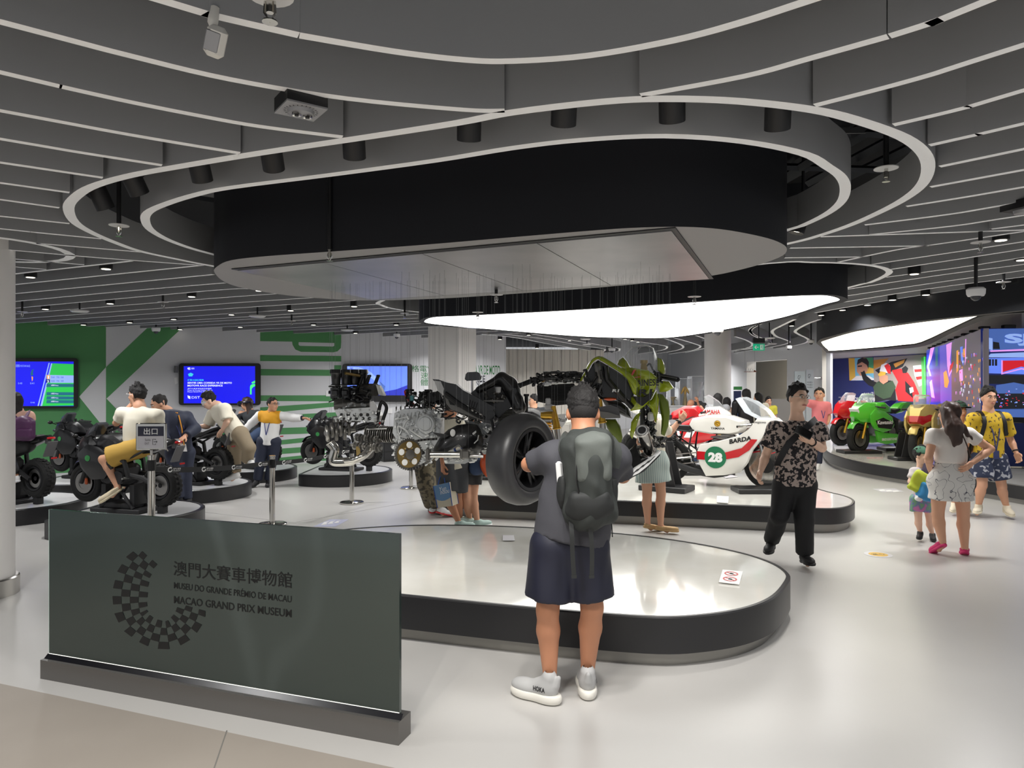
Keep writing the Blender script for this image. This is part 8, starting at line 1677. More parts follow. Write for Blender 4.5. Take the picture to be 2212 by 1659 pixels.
for k in range(3): pb(st, 'chevron', 'white', lambda mb: floorpoly(mb,[(1898+15*k,1058+k),(1908+15*k,1057+k),(1914+15*k,1060+k),(1902+14*k,1061+k)],.0025),smooth=0)
st = thing('floor_sticker', 'round white and yellow floor sticker in front of the boy', 'floor sticker', P(1897,1198,0)); c = P(1897,1198,0)
def disc2(mb,rr,z,n=36): mb.prism([V((c.x+rr*math.cos(a),c.y+rr*math.sin(a),z)) for a in [k*2*math.pi/n for k in range(n)]],(0,0,.001))
pb(st, 'white_ring', 'sign_white', lambda mb: disc2(mb,.125,.001),smooth=0); pb(st, 'yellow_disc', 'sticker_yellow', lambda mb: disc2(mb,.085,.0025),smooth=0); pb(st, 'print', 'ink_black', lambda mb: put_text(mb, '當心', c+V((-.06,-.03,.004)),(1,0,0),(0,1,0),.12,.06),smooth=0)
# prohibition plate on the near platform
zp = HP + .002; pc = [P(x,y,zp) for x,y in ((1553,1258),(1597,1263),(1605,1236),(1561,1232))]
ps = thing('warning_plate', 'white plate with two red prohibition signs on the empty white platform', 'sign', sum(pc,V()) / 4); pb(ps, 'plate', 'white', lambda mb: mb.prism(pc,(0,0,.006)),smooth=0)
u1 = (pc[1]-pc[0]); v1 = (pc[3]-pc[0])
for k,fy_ in enumerate((.72,.28)):
    c_ = pc[0]+u1 * .5+v1*fy_+V((0,0,.0075)); ring_ = [c_+u1 * .36*math.cos(a)+v1 * .17*math.sin(a) for a in [i*math.pi/12 for i in range(24)]]; inn_ = [c_+u1 * .28*math.cos(a)+v1 * .125*math.sin(a) for a in [i*math.pi/12 for i in range(24)]]
    pb(ps, 'red_ring', 'sign_red', lambda mb: (mb.add(ring_+inn_,[(i,(i+1) % 24,24+(i+1) % 24,24+i) for i in range(24)]),mb.add([c_-u1 * .22+v1 * .10,c_-u1 * .26+v1 * .07,c_+u1 * .22-v1 * .10,c_+u1 * .26-v1 * .07],[(0,1,2,3)])),smooth=0); pb(ps, 'pictogram', 'ink_black', lambda mb: mb.add([c_+u1*a-v1*b for a,b in ((-.1,.03),(.1,.05),(.12,-.02),(-.04,-.06))],[(0,1,2,3)]),smooth=0)
cp = [P(x,y,HP2 + .002) for x,y in ((1548,1086),(1573,1088),(1574,1074),(1549,1073))]; r = thing('caption_card', 'small white caption card on the platform below the number 28 racer', 'card', sum(cp,V()) / 4); pb(r, 'card', 'white', lambda mb: mb.prism(cp,(0,0,.01)),smooth=0)
pb(r, 'small_print', 'ink_black', lambda mb: [put_text(mb, 'YAMAHA TZ', cp[0].lerp(cp[3],.25 + .2*k)+(cp[1]-cp[0]) * .15+V((0,0,.0112)),cp[1]-cp[0],cp[3]-cp[0],.11,.035) for k in range(3)],smooth=0)
for lb,pts,z in (('grey caption panel lying on the right-hand platform beside the green motorcycle', [(1800,962),(1828,958),(1842,968),(1806,973)],.262),('pinkish caption card on the platform behind the number 28 racer', [(1560,1029),(1580,1026),(1594,1030),(1568,1033)],HP2 + .002),('white card lying near the back edge of the empty white platform', [(1086,1157),(1110,1157),(1112,1168),(1086,1168)],HP + .001)):
    q_ = [P(x,y,z) for x,y in pts]; mb = MB(); mb.prism([p for p in q_],(0,0,.004)); o = mb.build('caption_card', 'sign_white', smooth=0); tag(o,lb, 'card')
# ================================================================ right side: poster,LED wall
def qpoly(root,n,pts,mat,l,W_=Q): pb(root,n,mat,lambda mb: mb.add([W_(x,y,l) for x,y in pts],[tuple(range(len(pts)))]),smooth=0)
for nm,c in (('po_navy', (30,42,100)),('po_yellow', (226,180,70)),('po_green', (70,150,100)),('po_skin', (206,150,120)),('po_hair', (38,28,26)),('po_sky', (120,190,214)),('po_red', (210,40,44)),('po_black', (30,30,32)),('po_orange', (190,130,50)),('po_grey', (150,140,132)),('po_white', (226,222,220)),('po_leaf', (64,84,60)),('po_lime', (92,190,90))): M(nm,c,.5)
po = thing('wall_poster', 'large dark blue poster with a capped racer and a red motorcycle', 'poster', Q(1900,930,.0))
pb(po, 'board', 'po_navy', lambda mb: mb.prism([Q(x,y,.002) for x,y in ((1795,776),(2040,762),(2040,948),(1799,930))],qn * .02),smooth=0)
for n,pts,m,l in (('portrait_ground', [(1833,774),(1886,772),(1888,820),(1835,822)], 'po_yellow', .024),('portrait_block', [(1846,773.6),(1860,773),(1862,822),(1848,822)], 'po_sky', .025),('portrait_block', [(1868,773),(1886,772),(1887,796),(1872,792)], 'po_green', .025),('portrait_block', [(1862,808),(1887,806),(1888,820),(1862,821)], 'po_sky', .025),('portrait_face', [(1851,786),(1858,779),(1868,779),(1875,787),(1874,800),(1866,811),(1858,812),(1851,803)], 'po_skin', .026),('portrait_hair', [(1851,788),(1853,777),(1862,772.8),(1872,774),(1877,782),(1876,797),(1872,788),(1862,782)], 'po_hair', .027),('portrait_eyes', [(1853,790),(1862,789),(1862,792),(1853,793)], 'po_hair', .027),('portrait_shirt', [(1838,822),(1850,812),(1876,811),(1888,818),(1888,821)], 'po_white', .027),
    ('photo_ground', [(1887,772),(2040,763),(2040,860),(1888,866)], 'po_grey', .024),('photo_stripe', [(1887,778),(1920,774),(1905,790),(1887,798)], 'po_orange', .025),('photo_stripe', [(1890,800),(1925,782),(1960,774),(1950,792),(1905,812)], 'po_black', .025),('photo_stripe', [(1930,786),(1955,776),(1952,784),(1934,794)], 'po_orange', .0255),('kerb', [(1972,790),(1990,788),(1996,830),(1985,835),(1975,810)], 'po_white', .025),('kerb_red', [(1975,798),(1992,797),(1993,803),(1976,804)], 'po_red', .026),('kerb_red', [(1978,814),(1995,812),(1995,818),(1980,821)], 'po_red', .026),
    ('racer_arm', [(1858,800),(1866,798),(1872,812),(1884,822),(1894,826),(1892,838),(1876,832),(1864,820)], 'po_black', .028),('racer_fist', [(1857,796),(1864,793),(1868,799),(1862,804),(1857,802)], 'po_skin', .029),('racer_suit', [(1888,832),(1900,822),(1925,822),(1934,840),(1936,866),(1890,868)], 'po_black', .028),('laurel', [(1886,836),(1896,824),(1910,830),(1928,822),(1935,836),(1924,858),(1908,862),(1890,852)], 'po_leaf', .029),('racer_face', [(1898,808),(1908,808),(1918,812),(1918,824),(1908,830),(1900,824)], 'po_skin', .030),('cap_crown', [(1900,802),(1904,788),(1914,784),(1922,788),(1924,806),(1910,806)], 'po_white', .031),('cap_side', [(1910,790),(1918,785),(1924,792),(1924,808),(1918,806)], 'po_red', .032),('cap_peak', [(1896,810),(1902,802),(1914,804),(1912,810),(1900,813)], 'po_yellow', .033),
    ('red_bike', [(1926,800),(1945,796),(1962,806),(1975,826),(1985,850),(1984,868),(1940,866),(1934,842),(1940,825)], 'po_red', .027),('red_bike_dark', [(1955,822),(1970,838),(1972,860),(1956,846)], 'po_black', .028),('rider_helmet', [(1948,796),(1956,790),(1962,796),(1958,806),(1950,806)], 'po_black', .029),('white_mark', [(1964,838),(1972,836),(1974,846),(1966,850)], 'po_white', .029),('green_edge', [(1990,772),(1994,771.6),(1996,858),(1992,859)], 'po_lime', .027)): qpoly(po,n,pts,m,l)
def qtext(txt,x0,x1,yt,yb,mat,bold=0): a,b,c = Q(x0,yb,.026),Q(x1,yb,.026),Q(x0,yt,.026); pb(po, 'lettering', mat,lambda mb: put_text(mb,txt,a,qd,(0,0,1),(b-a).length,(c-a).length,bold=bold),smooth=0)
qtext('/31', 1880,1890,847,855, 'po_white'); qtext('DUCATI 998', 1846,1890,858,866, 'po_white', .02); qtext('Michael Rutter', 1812,1845,857,860, 'po_white'); qtext('杜卡迪', 1866,1878,848,851, 'po_white'); qtext('RO', 1882,1890,867,873, 'po_white', .02)
# LED wall: a flat face and a receding face,built of flat glowing pictures on real panels
ln = (lC-lA); lfd = V((ln.x,ln.y,0)).normalized(); lfn = V((lfd.y,-lfd.x,0)); lsd = (lB-lA).normalized(); lsn = V((-lsd.y,lsd.x,0)); 
if lsn.dot(V((0,0,0))-lA) < 0: lsn = -lsn
if lfn.dot(V((0,0,0))-lA) < 0: lfn = -lfn
def proj(o_,n_):
    def f(px,py,lift=0.0):
        d = V(((px-CX) / F,1,-(py-CY) / F)); o = V((0,0,H)); t = (o_+n_*lift-o).dot(n_) / d.dot(n_); return o+d*t
    return f
LF = proj(lA,lfn); LS = proj(lA,lsn); ZT,ZB = 2.59,1.12
lw = thing('led_wall', 'big video wall showing a blue race building and colourful streaks, at the right edge', 'video wall', lA)
pb(lw, 'front_face', 'scr_navy', lambda mb: mb.prism([lA+V((0,0,ZB)),lC+V((0,0,ZB)),lC+V((0,0,ZT)),lA+V((0,0,ZT))],-lfn * .08),smooth=0); pb(lw, 'side_face', 'scr_grey', lambda mb: mb.prism([lA+V((0,0,.9)),lB+V((0,0,.9)),lB+V((0,0,ZT)),lA+V((0,0,ZT))],-lsn * .08),smooth=0)
for n,pts,m,l in (('sky', [(2127,711),(2230,709),(2230,758),(2127,760)], 'scr_steel', .004),('tower', [(2127,728),(2144,731),(2144,757),(2136,754),(2127,752)], 'scr_pale', .006),('tower_dark', [(2145,738),(2158,740),(2160,754),(2145,754)], 'scr_dark', .006),('roof_line', [(2138,757),(2230,753),(2230,757),(2140,760)], 'scr_pink', .007),('roof_band', [(2132,772),(2140,764),(2230,760),(2230,772)], 'scr_pale', .006),('facade', [(2127,774),(2230,772),(2230,809),(2127,806)], 'scr_sky', .006),('window_gap', [(2134,776),(2141,776),(2141,790),(2134,790)], 'scr_dark', .008),('window_gap', [(2143,776),(2147,776),(2147,790),(2143,790)], 'scr_dark', .008),('window_gap', [(2149,776),(2154,776),(2154,790),(2149,790)], 'scr_dark', .008),('red_banner', [(2166,779),(2230,778),(2230,796),(2206,792),(2166,804)], 'scr_red', .009),('banner_edge', [(2163,778),(2166,778),(2166,806),(2206,795),(2230,799),(2230,802),(2206,798),(2163,809)], 'scr_pink', .0095),('shadow_band', [(2127,810),(2230,811),(2230,830),(2127,829)], 'scr_dark', .006),('crowd_blue', [(2152,832),(2190,826),(2230,834),(2230,850),(2150,850)], 'scr_steel', .007),('crowd_dark', [(2127,850),(2230,850),(2230,884),(2127,884)], 'scr_dark', .006),('track', [(2127,884),(2230,882),(2230,902),(2127,900)], 'scr_steel', .006)): qpoly(lw,n,pts,m,l,LF)
a,b,c = LF(2170,747,.01),LF(2240,745,.01),LF(2170,721,.01); pb(lw, 'lettering', 'scr_pale', lambda mb: put_text(mb, 'SJM', a,lfd,(0,0,1),(LF(2290,745,.01)-a).length,(c-a).length,bold=.05),smooth=0)
rr_ = random.Random(5)
for i in range(46):
    x,y = rr_.uniform(2150,2220),rr_.uniform(838,878); w_,h_ = rr_.uniform(1.5,5),rr_.uniform(1,3); qpoly(lw, 'crowd_dot', [(x,y),(x+w_,y),(x+w_,y+h_),(x,y+h_)],rr_.choice(['scr_pale', 'scr_pink', 'scr_red', 'scr_sky']),.008+i * .0001,LF)
side = [('blue_field', [(2001,757),(2034,746),(2036,905),(2001,890)], 'scr_deep', .004),('violet_field', [(2030,748),(2062,737),(2064,912),(2032,904)], 'scr_violet', .005),('dark_field', [(2055,740),(2124,714),(2126,925),(2056,912)], 'scr_grey', .006),
    ('lilac_streak', [(2010,752),(2018,750),(2012,775),(2006,792),(2012,812),(2008,812),(2003,792)], 'scr_pink', .007),('lilac_streak', [(2008,826),(2013,820),(2019,860),(2012,858)], 'scr_pink', .007),('green_streak', [(2020,752),(2026,750),(2026,790),(2021,792)], 'scr_teal', .007),('green_streak', [(1992,771),(1999,770),(2000,858),(1994,859)], 'scr_green', .012),('pink_streak', [(2044,745),(2056,739),(2052,778),(2056,802),(2050,814),(2046,790)], 'scr_pink', .008),('red_streak', [(2038,805),(2044,800),(2050,824),(2046,838),(2040,836)], 'scr_orange', .008),('red_streak', [(2052,790),(2060,780),(2058,792),(2050,808)], 'scr_red', .009),('blue_streak', [(2074,750),(2079,748),(2081,790),(2076,778)], 'scr_sky', .009),('orange_streak', [(2080,755),(2084,752),(2085,770),(2081,772)], 'scr_orange', .009),('orange_streak', [(2066,758),(2070,756),(2070,800),(2066,806)], 'scr_orange', .009),('lilac_block', [(2072,800),(2079,797),(2080,822),(2073,824)], 'scr_pink', .009),('pink_line', [(2085,733),(2087,732),(2086,780),(2084,790)], 'scr_pink', .009)]
for n,pts,m,l in side: qpoly(lw,n,pts,m,l,LS)
for i in range(70):
    x,y = rr_.uniform(2062,2124),rr_.uniform(760,880); h_ = rr_.uniform(3,9); qpoly(lw, 'light_streak', [(x,y),(x+1.6,y - .5),(x+1.2,y+h_),(x + .4,y+h_)],rr_.choice(['scr_pink', 'scr_white', 'scr_orange', 'scr_red', 'scr_violet']),.010+i * .00008,LS)
for k in range(9): p = lA.lerp(lB,.02+k * .115)+V((0,0,ZT)); pb(lw, 'top_bracket', 'black', lambda mb: mb.rbox(p-lsn * .04+V((0,0,.02)),(.16,.1,.05),.01))
for k in range(2): p = lA.lerp(lC,.10+k * .3)+V((0,0,ZT)); pb(lw, 'top_bracket', 'black', lambda mb: mb.rbox(p-lfn * .04+V((0,0,.03)),(.2,.1,.06),.01))
mb = MB(); mb.prism([lA+lfn * .0+V((0,0,.262)),lC+V((0,0,.262)),lC+V((0,0,.99)),lA+V((0,0,.99))],-lfn * .06); tag(mb.build('blue_plinth_board', 'navy_wall', smooth=0), 'dark blue board below the video wall', 'board'); mb = MB(); mb.prism([lA-lfn * .02+V((0,0,1.0)),lC-lfn * .02+V((0,0,1.0)),lC-lfn * .02+V((0,0,ZB)),lA-lfn * .02+V((0,0,ZB))],-lfn * .06); mb.build('screen_skirt', 'black', lw,world=True,smooth=0)
# ================================================================ background furniture
M('case_white', (226,226,228),.5); Mclear('case_glass', op=.06)
cx0,cx1 = J(1440,0,17.2).x,J(1532,0,17.2).x; r = thing('display_counter', 'white counter carrying the glass trophy cases', 'counter', ((cx0+cx1) / 2,17.4,0)); prt(r, 'body', 'case_white', lambda mb: mb.rbox((0,0,.55),(cx1-cx0,.7,1.1),.01)); prt(r, 'top', 'white_gloss', lambda mb: mb.box((0,0,1.12),(cx1-cx0 + .04,.74,.03)),smooth=0)
def case(lb,x0,x1,y0,Yc): 
    a,b = J(x0,y0,Yc),J(x1,y0,Yc); r = thing('display_case', lb, 'glass case', ((a.x+b.x) / 2,Yc,1.138)); w_ = b.x-a.x; h_ = a.z-1.138
    prt(r, 'glass_box', 'case_glass', lambda mb: mb.box((0,0,h_/2),(w_,.4,h_)),smooth=0)
    [prt(r, 'edge_strip', 'case_white', lambda mb: mb.tube([(-w_/2,sy * .2,0),(-w_/2,sy * .2,h_),(w_/2,sy * .2,h_),(w_/2,sy * .2,0)],.008,n=4)) for sy in (-1,1)]
case('tall glass case with the big silver cup', 1490,1524,813,17.35); case('glass case with the gold angel, left of the tall case', 1464,1488,818,17.35); case('lower glass case at the left end of the counter', 1444,1462,838,17.35)
def trophy(lb,px,mat,h_,fn): p = V((J(px,0,17.35).x,17.35,1.138)); r = thing('trophy', lb, 'trophy', p); fn(r); return r
r = trophy('big silver cup trophy on a black foot', 1508, 'steel', .5,lambda r: (prt(r, 'foot', 'black', lambda mb: mb.lathe((0,0,0),[(.12,0),(.12,.06),(.08,.1),(.0,.1)],n=20)),prt(r, 'cup', 'cast_alu', lambda mb: mb.lathe((0,0,.1),[(.05,0),(.03,.08),(.06,.14),(.06,.2),(.05,.24),(.1,.36),(.13,.46),(.12,.46),(.06,.42),(.0,.44)],n=24))))
r = trophy('gold winged trophy inside the glass case', 1480, 'gold', .4,lambda r: (prt(r, 'foot', 'brass', lambda mb: mb.lathe((0,0,0),[(.07,0),(.03,.25),(.0,.26)],n=14)),prt(r, 'wings', 'gold', lambda mb: (mb.ell((-.05,0,.36),(.03,.02,.11),rot=(0,.5,0)),mb.ell((.05,0,.36),(.03,.02,.11),rot=(0,-.5,0)),mb.ell((0,0,.32),(.035,.03,.09))))))
r = trophy('small dark cup trophy in the lower glass case', 1454, 'brass', .2,lambda r: (prt(r, 'cup', 'brass', lambda mb: mb.lathe((0,0,0),[(.05,0),(.02,.05),(.02,.1),(.06,.16),(.08,.2),(.0,.18)],n=16)),prt(r, 'handle', 'brass', lambda mb: [mb.torus((s * .08,0,.15),.03,.007,axis=V((0,1,0)),n=12,m=5) for s in (-1,1)])))
# totem,panels,lamp,shelf,exit box
p0 = J(1596,855,15.2); r = thing('info_totem', 'narrow blue information board with a green head beside the round column', 'sign', (p0.x,15.3,0)); prt(r, 'board', 'sign_navy2' if 'sign_navy2' in MAT else M('sign_navy2', (34,50,100),.4),lambda mb: mb.box((0,0,.75),(.15,.05,1.5)),smooth=0); prt(r, 'head', 'emblem_green', lambda mb: mb.box((0.01,0,1.56),(.17,.05,.07)),smooth=0); prt(r, 'small_print', 'po_sky', lambda mb: [put_text(mb, 'MUSEU', (-.05,-.027,1.3-k * .1),(1,0,0),(0,0,1),.1,.03) for k in range(4)],smooth=0)
M('panel_glassy', (172,184,188),.25)
for lb,x0,x1,y0 in (('tall pale glass information panel, left one of the two by the doorway', 1716,1738,802),('tall pale glass information panel, right one of the two by the doorway', 1741,1757,799)):
    Yp = 17.2; a,b = J(x0,y0,Yp),J(x1,y0,Yp); r = thing('info_sign', lb, 'sign', ((a.x+b.x) / 2,Yp,0)); prt(r, 'panel', 'panel_glassy', lambda mb: mb.box((0,0,a.z/2),(b.x-a.x,.04,a.z)),smooth=0); prt(r, 'lettering', 'ink_black', lambda mb: (put_text(mb, 'G²', (-.05,-.023,a.z - .2),(1,0,0),(0,0,1),.07,.1),[put_text(mb, 'MUSEU', (-.07,-.023,a.z - .32 - .06*k),(1,0,0),(0,0,1),.13,.035) for k in range(3)]),smooth=0)
p = J(1764,817,17.6); r = thing('wall_lamp', 'small wall lamp on an arm by the poster wall', 'lamp', p); prt(r, 'arm', 'steel', lambda mb: mb.tube([(0,0,0),(.12,0,.01)],.008,n=6)); prt(r, 'head', 'white', lambda mb: mb.ell((-.02,0,0),(.04,.03,.02))); prt(r, 'wall_plate', 'steel', lambda mb: mb.box((.12,0,0),(.02,.04,.08)))
p = J(1621,803,19.5); M('wood_red', (140,84,64),.6); r = thing('hanging_shelf', 'small reddish shelf with little figures in front of the doorway', 'shelf', p); prt(r, 'board', 'wood_red', lambda mb: mb.prism([(-.17,-.05,-.01),(.17,-.05,-.01),(.11,-.05,.04),(.1,-.05,.0),(-.17,-.05,.0)],(0,.1,0)),smooth=0); prt(r, 'figures', 'pearl', lambda mb: (mb.torus((-.09,0,.06),.045,.006,n=16,m=5),mb.tube([(-.02,0,.0),(.02,0,.1)],.006,n=5),mb.tube([(.04,0,.0),(.07,0,.08)],.006,n=5))); prt(r, 'hanger', 'wire_steel', lambda mb: [mb.tube([(x,0,0),(x,0,3.57-p.z)],.003,n=4) for x in (-.15,.12)])
M('exit_green', (20,150,110),.4,emit=.6); p = J(1639,750,12.6); r = thing('exit_sign', 'green exit sign with a white arrow hanging from the ceiling', 'sign', p); prt(r, 'housing', 'black', lambda mb: mb.box((0,0,.12),(.2,.06,.08))); prt(r, 'plate', 'exit_green', lambda mb: mb.box((0,0,0),(.2,.02,.12)),smooth=0)
prt(r, 'arrow', 'ink_white', lambda mb: (mb.tube([(-.07,-.012,0),(-.01,-.012,0)],.006,n=4),mb.tube([(-.045,-.012,.028),(-.075,-.012,0),(-.045,-.012,-.028)],.006,n=4))); prt(r, 'running_figure', 'ink_white', lambda mb: (mb.box((.05,-.011,0),(.055,.003,.09)), ),smooth=0); prt(r, 'figure', 'exit_green', lambda mb: (mb.ell((.055,-.014,.03),(.008,.002,.009),n=8,m=6),mb.tube([(.052,-.014,.018),(.046,-.014,-.005),(.058,-.014,-.02),(.05,-.014,-.036)],.005,n=4),mb.tube([(.04,-.014,.008),(.064,-.014,.005)],.004,n=4))); prt(r, 'drop_rod', 'black', lambda mb: mb.tube([(0,0,.15),(0,0,3.57-p.z)],.008,n=5))
# ================================================================ things on the ceiling
def spot(px,py,z,d,r_=.052,L_=.2,lb='', on=True,e=30,grp='black cylinder spotlights round the drum', ang=75,top=None):
    p = P(px,py,z); d = V(d).normalized(); r = thing('spotlight', lb, 'spotlight', p,group=grp)
    pb(r, 'housing', 'black', lambda mb: mb.lathe(p,[(.0,-L_),(r_,-L_),(r_,0),(r_ * .86,.0),(r_ * .8,-.03),(.0,-.03)],n=24,axis=d)); pb(r, 'lens', 'lamp_lens', lambda mb: mb.cyl(p-d * .024,p-d * .02,r_ * .78,n=20))
    if top is None: pb(r, 'stem', 'black', lambda mb: mb.tube([p-d*L_ * .9,V((p.x-d.x*L_,p.y-d.y*L_,3.57))],.012,n=6))
    if on: q_ = d.to_track_quat('-Z', 'Y').to_euler(); l_ = lamp('SPOT', p+d * .02,e,q_,(1,.97,.92),.05,R(ang),.7)
c1 = V((-.15,5.4,.3))
for px,py,tgt,wh in ((1013,303,(-.3,4.4,.3), 'fourth from the right of the front row'),(1217,270,(.2,4.3,.6), 'third from the right of the front row'),(1452,262,(1.0,4.3,.4), 'second from the right of the front row'),(1679,279,(1.5,4.3,.4), 'rightmost of the front row'),(766,341,(-.9,4.7,.6), 'fifth from the right of the front row'),(592,366,(-1.3,5.0,.8), 'sixth from the right of the front row'),(438,391,(-1.6,5.0,.6), 'third from the left end'),(302,419,(-1.6,5.4,.5), 'second from the left end'),(229,451,(-1.9,5.5,.3), 'at the left end of the ring'),(1720,504,(1.4,5.0,.5), 'beside the right end of the dark drum')):
    p = P(px,py,2.70); spot(px,py,2.70,V(tgt)-p,lb='black cylinder spotlight between the ceiling rings, ' + wh,e=75,ang=54)
k_ = 0
def can(px,py,lb='small square-edged black ceiling lamp between the fins'):
    p = P(px,py,2.69); r = thing('ceiling_lamp', lb, 'ceiling lamp', p,group='small ceiling lamps between the fins'); prt(r, 'housing', 'black', lambda mb: mb.cyl((0,0,0),(0,0,.12),.055,n=14)); prt(r, 'lens', 'lamp_lens', lambda mb: mb.cyl((0,0,-.002),(0,0,-.004),.038,n=12)); return r
cans = [(229,581),(66,599),(414,641),(238,656),(98,668),(375,690),(280,697),(180,702),(389,712),(765,662),(628,671),(500,680),(519,707),(677,702),(856,702),(768,720),(1975,592),(2162,519),(2207,562),(2200,611),(2097,624),(2000,637),(1928,648),(1874,659),(1820,670),(1774,681),(1142,724),(1252,726),(1230,736),(1350,733),(1365,736),(1378,739),(1160,752),(1710,704),(560,628),(1080,733)]
c0_ = can(*cans[0])
def where(x,y):
    a = 'above the simulators' if x < 700 else 'by the back wall' if x < 1500 else 'over the right-hand aisle'; d_ = 'near' if y < 640 else 'middle' if y < 695 else 'far'
    return a,d_
seen_ = {}
for x,y in sorted(cans): seen_.setdefault(where(x,y),[]).append((x,y))
ords = ['leftmost', 'second from the left', 'third from the left', 'fourth from the left', 'fifth from the left', 'sixth from the left', 'seventh from the left', 'eighth from the left', 'ninth from the left', 'tenth from the left', 'eleventh from the left']
for (a_,d_),l_ in seen_.items():
    for k,(x,y) in enumerate(l_):
        lb = 'black ceiling lamp ' + a_ + ', ' + ords[k] + ' in the ' + d_ + ' row'
        if (x,y) == cans[0]: c0_['label'] = lb
        else: dup(c0_,P(x,y,2.69),label=lb)
def sprinkler(px,py,z,lb,plate=True,rod=.3):
    p = P(px,py,z); r = thing('sprinkler', lb, 'sprinkler', p,group='ceiling sprinklers'); prt(r, 'pipe', 'black', lambda mb: mb.tube([(0,0,.05),(0,0,3.57-z)],.014,n=8)); prt(r, 'head', 'chrome', lambda mb: (mb.cyl((0,0,0),(0,0,.05),.01,n=8),mb.tube([(-.012,0,.03),(-.014,0,0),(0,0,-.022),(.014,0,0),(.012,0,.03)],.0035,n=5),mb.lathe((0,0,-.024),[(.0,0),(.02,.0),(.02,.003),(.0,.003)],n=12)))
    if plate: prt(r, 'shield_plate', 'pearl', lambda mb: mb.lathe((0,0,.045),[(.0,0),(.06,0),(.06,.004),(.0,.006)],n=20))
    return r
sprinkler(583,28,2.60, 'white-plated sprinkler at the top edge of the picture', rod=.4); sprinkler(712,556,2.46, 'sprinkler on a long black pipe in front of the big dark drum', False,.95); sprinkler(257,503,2.62, 'sprinkler on a black pipe inside the left end of the ceiling ring', rod=.4); sprinkler(1914,383,2.74, 'sprinkler on a black pipe inside the right end of the ceiling ring', rod=.5); sprinkler(1500,652,2.40, 'sprinkler on a black pipe in front of the luminous drum', rod=.3); sprinkler(1072,648,2.40, 'sprinkler under the far edge of the dark drum', rod=.2); sprinkler(1032,684,2.38, 'sprinkler in front of the left tip of the luminous drum', rod=.2)
for x,y,wh in ((352,661, 'above the man in the navy jacket'),(48,681, 'beside the left column above the green wall'),(630,700, 'above the green stripes'),(874,684, 'left of the luminous drum'),(2118,538, 'at the right edge near the second emergency light'),(2168,620, 'just above the right-hand canopy'),(1150,719, 'under the left half of the luminous drum'),(1416,732, 'above the lime windscreen'),(1630,701, 'above the green exit sign')): sprinkler(x,y,2.58, 'small far sprinkler ' + wh,rod=.25)
def dome(px,py,z,lb,s=1.0):
    p = P(px,py,z); r = thing('dome_camera', lb, 'security camera', p); prt(r, 'housing', 'white', lambda mb: mb.lathe((0,0,0),[(.062*s,0),(.072*s,.02*s),(.075*s,.06*s),(.06*s,.075*s),(.0,.075*s)],n=24)); prt(r, 'dome', 'screen_smoke', lambda mb: mb.ell((0,0,0),(.042*s,.042*s,.042*s))); prt(r, 'mount', 'black', lambda mb: mb.cyl((0,0,.07*s),(0,0,3.57-z),.015,n=8)); return r
dome(2108,640,2.42, 'white dome camera in front of the right-hand light canopy', 1.0); dome(1550,718,2.46, 'white dome camera above the round column', 1.3); dome(337,716,2.60, 'white dome camera above the green diagonal band', 1.0); dome(857,728,2.60, 'white dome camera above the sky blue screen', .9); dome(1322,758,2.55, 'white dome camera over the back wall panels', 1.3); dome(1752,741,2.5, 'white dome camera by the left tip of the light canopy', .9); dome(1704,753,2.45, 'white dome camera over the doorway', .9)
def puck(px,py,lb): p = P(px,py,2.62); r = thing('wireless_puck', lb, 'ceiling device', p); prt(r, 'disc', 'pearl', lambda mb: mb.lathe((0,0,0),[(.0,-.012),(.09,-.01),(.115,.004),(.11,.02),(.0,.024)],n=28)); prt(r, 'stem', 'black', lambda mb: mb.tube([(0,0,.02),(0,0,.95)],.012,n=6))
puck(172,673, 'flat white disc under the left ceiling fins'); puck(556,684, 'flat white disc under the fins, left of the tilted plates'); puck(750,714, 'flat white disc above the green stripes'); puck(1265,733, 'flat white disc under the luminous drum'); puck(1268,744, 'smaller flat white disc just behind the other one under the luminous drum'); puck(1662,731, 'flat white disc near the hanging green exit sign'); puck(1668,743, 'lower flat white disc near the hanging green exit sign')
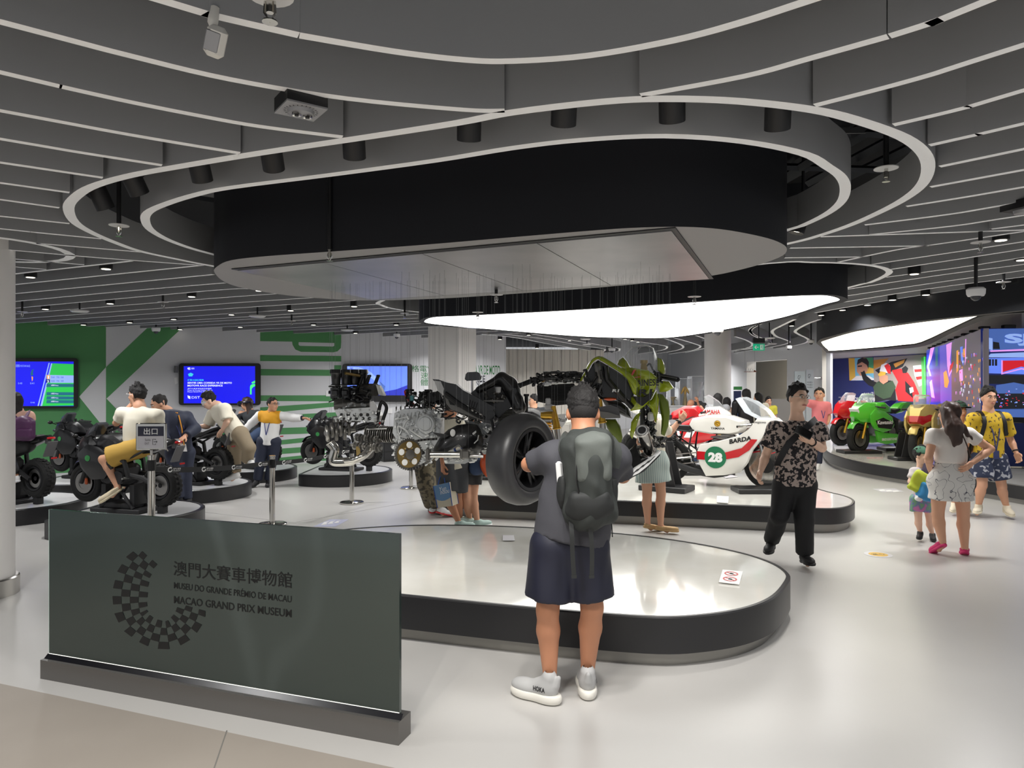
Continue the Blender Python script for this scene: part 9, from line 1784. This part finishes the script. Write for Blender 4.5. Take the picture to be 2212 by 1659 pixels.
# twin emergency light
p = P(650,240,2.66); r = thing('emergency_light', 'square black emergency light with two small lamps on the left ceiling', 'emergency light', p,.62)
M('em_grey', (150,150,152),.4,.3)
prt(r, 'box', 'black', lambda mb: mb.box((0,0,.03),(.15,.15,.05))); prt(r, 'face_plate', 'em_grey', lambda mb: mb.box((0,0,.002),(.15,.15,.006)),smooth=0); prt(r, 'recess', 'em_grey', lambda mb: mb.lathe((0,0,-.001),[(.05,.0),(.046,-.012),(.03,-.018),(.0,-.02)][::-1],n=28))
for x in (-.02,.02): prt(r, 'lamp', 'chrome', lambda mb: mb.lathe((x,-.012,-.018),[(.018,0),(.018,-.006),(.012,-.004),(.0,-.001)],n=16)); prt(r, 'lamp_core', 'black', lambda mb: mb.cyl((x,-.012,-.02),(x,-.012,-.026),.008,n=10))
for k in range(24): a = k*math.pi/12; prt(r, 'slot', 'black', lambda mb: mb.strip([(.054*math.cos(a),.054*math.sin(a),-.0012),(.062*math.cos(a),.062*math.sin(a),-.0012)],.003,.001),smooth=0)
prt(r, 'hanger', 'black', lambda mb: (mb.tube([(-.01,.0,.05),(-.01,0,.26)],.008,n=6),mb.tube([(.012,.0,.05),(.012,0,.26)],.008,n=6)))
p = P(2210,456,2.66); r = thing('emergency_light', 'square black emergency light at the right edge of the ceiling', 'emergency light', p,.3); prt(r, 'box', 'black', lambda mb: mb.box((0,0,.03),(.16,.16,.05))); prt(r, 'face_plate', 'em_grey', lambda mb: mb.lathe((0,0,0),[(.05,.004),(.045,-.015),(.0,-.02)][::-1],n=20)); prt(r, 'hanger', 'black', lambda mb: mb.tube([(0,0,.05),(0,0,.26)],.01,n=6))
# motion detector
p = P(466,75,2.64); r = thing('motion_detector', 'white tilted motion detector hanging from the left ceiling fin', 'motion detector', p); M('pir_white', (216,214,208),.45)
prt(r, 'arm', 'pir_white', lambda mb: mb.tube(catmull([(-.002,.0,.075),(-.003,-.004,.055),(-.006,-.006,.03),(-.006,-.004,.012)],n=3),[.013] * 4 + [.014] * 3 + [.01] * 3,n=10)); prt(r, 'body', 'pir_white', lambda mb: mb.rbox((0,0,-.02),(.055,.035,.085),.012,rot=(.5,.28,.3))); prt(r, 'front_lens', 'em_grey', lambda mb: mb.rbox((-.004,-.0165,-.026),(.04,.006,.055),.004,rot=(.5,.28,.3))); prt(r, 'label', 'pad_grey', lambda mb: mb.box((-.012,-.006,.008),(.009,.004,.016),rot=(.5,.28,.3)))
